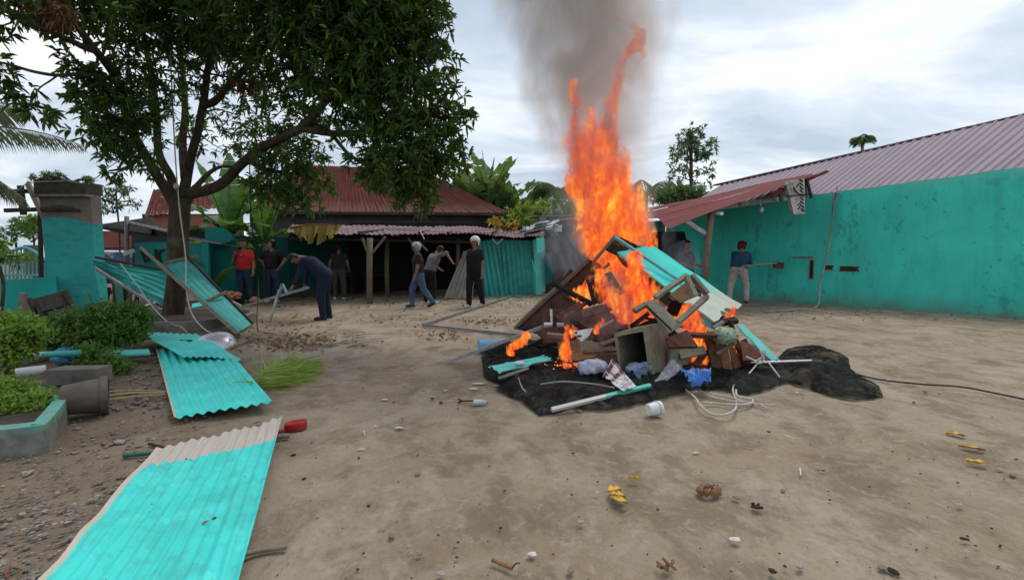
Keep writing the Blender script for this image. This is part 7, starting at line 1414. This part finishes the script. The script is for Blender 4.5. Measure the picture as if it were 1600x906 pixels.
flame('flame_wisp', [[(982,82,7,7),(1000,66,7,8),(1006,54,7,6),(990,40,7,4),(962,32,7,3)],[(1004,66,7,4),(1008,84,7,3),(998,100,7,2)]], .07, 4.0, .028, 17, 'flame_t')
def lowfl(name, chain, seed, sc_=22, dens=34, wv=.09): axis_flame(name, chain, dens, sc_, seed, A=.22, bright=1.12, grow=1.35, amp=.03, stp=.022, top_thin=.3, wv=wv, wsc=8)
lowfl('flame_left', [(914,476,6.1,5),(904,463,6.15,15),(912,450,6.2,13),(922,438,6.2,6)], 21)
lowfl('flame_inner', [(972,496,5.5,8),(958,472,5.55,17),(946,450,5.6,15),(938,430,5.9,9)], 23)
lowfl('flame_right', [(1016,512,5.45,14),(1012,480,5.55,20),(1006,445,5.65,19),(990,410,5.9,14)], 25)
lowfl('flame_right', [(1040,505,5.3,9),(1052,485,5.3,15),(1062,468,5.35,8)], 27)
lowfl('flame_right', [(1090,568,5.1,12),(1087,545,5.15,18),(1082,518,5.2,17),(1076,490,5.25,13)], 29)
lowfl('flame_right', [(1098,520,5.2,6),(1092,500,5.2,12),(1088,486,5.2,8)], 30)
lowfl('small_flame', [(885,568,4.75,7),(884,550,4.75,9),(885,532,4.8,6),(887,514,4.85,5)], 31, 30, 45, .04)
lowfl('small_flame', [(798,548,5.3,6),(808,538,5.3,12),(822,526,5.3,7)], 33, 26, 45, .05)
lowfl('small_flame', [(1138,500,5.3,7),(1142,492,5.3,8),(1147,484,5.3,5)], 35, 26, 45, .04)
lowfl('small_flame', [(1163,556,5.05,6),(1156,543,5.1,8),(1149,528,5.1,6)], 36, 26, 45, .04)
lowfl('small_flame', [(932,515,5.3,5),(938,508,5.3,7),(943,500,5.3,4)], 37, 26, 45, .03)
lowfl('small_flame', [(893,524,5.15,5),(896,516,5.15,6),(899,508,5.2,4)], 38, 26, 45, .03)
m_ = MB(); rs = np.random.RandomState(61)
for k in range(70): p = P(rs.normal(900,22), rs.normal(571,3.5), 4.62); m_.blob(p, V(.016,.01,.006)*rs.uniform(.3,1), .5, 1, k)
s = MT('glowing_ember', .9); s.b.inputs['Emission Color'].default_value = (1,.16,.03,1); s.b.inputs['Emission Strength'].default_value = 1.2; s.col((.2,.03,.01)); obj('embers', m_, s.m, fl, kind='stuff')
# smoke
def smokemat(name, dens, col_, z0, z1, fade=None, scale=1.1, thr=(.40,.58), ax=None):
    s = volmat(name); v = s.co('Object', (1,1,.55))
    n_ = s.noise(scale, 6, .62, .9, v); d = s.ramp(n_, [(thr[0],.06),(thr[1],1)])
    if ax is not None:      # radial falloff round the plume's axis
        (xa, ya, za, ra), (xb, yb, zb, rb) = ax; o = s.sep(s.tc.outputs['Object']); w2 = s.N.new('ShaderNodeTexNoise'); w2.inputs['Scale'].default_value = 1.6; w2.inputs['Detail'].default_value = 3; s.L.new(s.tc.outputs['Object'], w2.inputs['Vector']); wo_ = s.sep(w2.outputs['Color'])
        def mr(a, b):
            m = s.N.new('ShaderNodeMapRange'); m.inputs[1].default_value = za; m.inputs[2].default_value = zb; m.inputs[3].default_value = a; m.inputs[4].default_value = b; s.L.new(o[2], m.inputs[0]); return m.outputs[0]
        ex = s.math('SUBTRACT', o[0], s.math('ADD', mr(xa,xb), s.math('MULTIPLY', s.math('SUBTRACT', wo_[0], .5), .9))); ey = s.math('SUBTRACT', o[1], s.math('ADD', mr(ya,yb), s.math('MULTIPLY', s.math('SUBTRACT', wo_[1], .5), .9)))
        r_ = s.math('SQRT', s.math('ADD', s.math('MULTIPLY', ex, ex), s.math('MULTIPLY', ey, ey))); rr_ = s.math('DIVIDE', r_, mr(ra, rb))
        d = s.math('MULTIPLY', d, s.ramp(rr_, [(.25,1),(.98,0)])); 
        fz = s.N.new('ShaderNodeMapRange'); fz.inputs[1].default_value = za; fz.inputs[2].default_value = z0; fz.inputs[3].default_value = 0; fz.inputs[4].default_value = 1; s.L.new(o[2], fz.inputs[0]); d = s.math('MULTIPLY', d, fz.outputs[0])
    pv = s.N.new('ShaderNodeVolumePrincipled'); pv.inputs['Color'].default_value = (*col_, 1); s.L.new(s.math('MULTIPLY', d, dens), pv.inputs['Density']); pv.inputs['Anisotropy'].default_value = .2
    s.L.new(pv.outputs[0], s.out.inputs['Volume']); s.m.cycles.volume_step_rate = .35; return s.m
a0, a1 = P(960,430,7.1), P(915,-120,7.6); 
lo_ = V(0,0,0)
def fhull(pts):
    v, f = hull([pts], .12, 1.2, .11, 41); return v, f
v, f = fhull([(960,430,7.1,36),(950,330,7.2,75),(940,230,7.3,105),(925,120,7.4,140),(905,0,7.5,165),(890,-120,7.6,190)])
lo3, hi3 = v.min(0), v.max(0); Lx = V((lo3[0]+hi3[0])/2, (lo3[1]+hi3[1])/2, lo3[2]); q0, q1 = a0-Lx, a1-Lx
M['smoke'] = smokemat('smoke', 2.9, (.85,.76,.69), q0[2]+.5, 0, ax=((q0[0],q0[1],q0[2],.62),(q1[0]-.2,q1[1],q1[2],1.85)))
m_ = MB(); m_.add(v, f.tolist()); obj('smoke_plume', m_, M['smoke'], None, 'grey-brown smoke plume rising above the flames out of the frame', 'smoke', kind='stuff')
M['smoke_b'] = smokemat('smoke_low', 1.5, (.45,.47,.55), 0, 0, scale=3.2, thr=(.45,.7))
v, f = hull([[(905,465,7.6,18),(898,425,7.8,36),(880,385,8.0,40),(870,350,8.2,30)]], .3, 2.0, .06, 43); m_ = MB(); m_.add(v, f.tolist()); obj('drifting_smoke', m_, M['smoke_b'], None, 'bluish smoke drifting behind the left shoulder of the heap', 'smoke', kind='stuff')
v, f = hull([[(1045,405,7.2,16),(1062,395,7.6,20),(1080,420,8,14)],[(1045,385,7.2,14),(1040,360,7.3,14)]], .15, 2.5, .05, 47); m_ = MB(); m_.add(v, f.tolist()); obj('drifting_smoke', m_, M['smoke_b'], None, 'bluish smoke drifting in front of the man under the red roof', 'smoke', kind='stuff')
M['smoke_f'] = smokemat('smoke_front', 6, (.42,.34,.33), 0, 0, scale=4.5, thr=(.44,.68))
v, f = hull([[(895,500,5.2,18),(935,505,5.1,26),(965,490,5.1,24),(965,455,5.2,20),(955,430,5.5,16)],[(930,540,4.9,14),(905,535,4.9,10)]], .12, 3, .045, 51); m_ = MB(); m_.add(v, f.tolist()); obj('heap_smoke', m_, M['smoke_f'], None, 'thin brownish smoke curling in front of the boards at the left of the heap', 'smoke', kind='stuff')
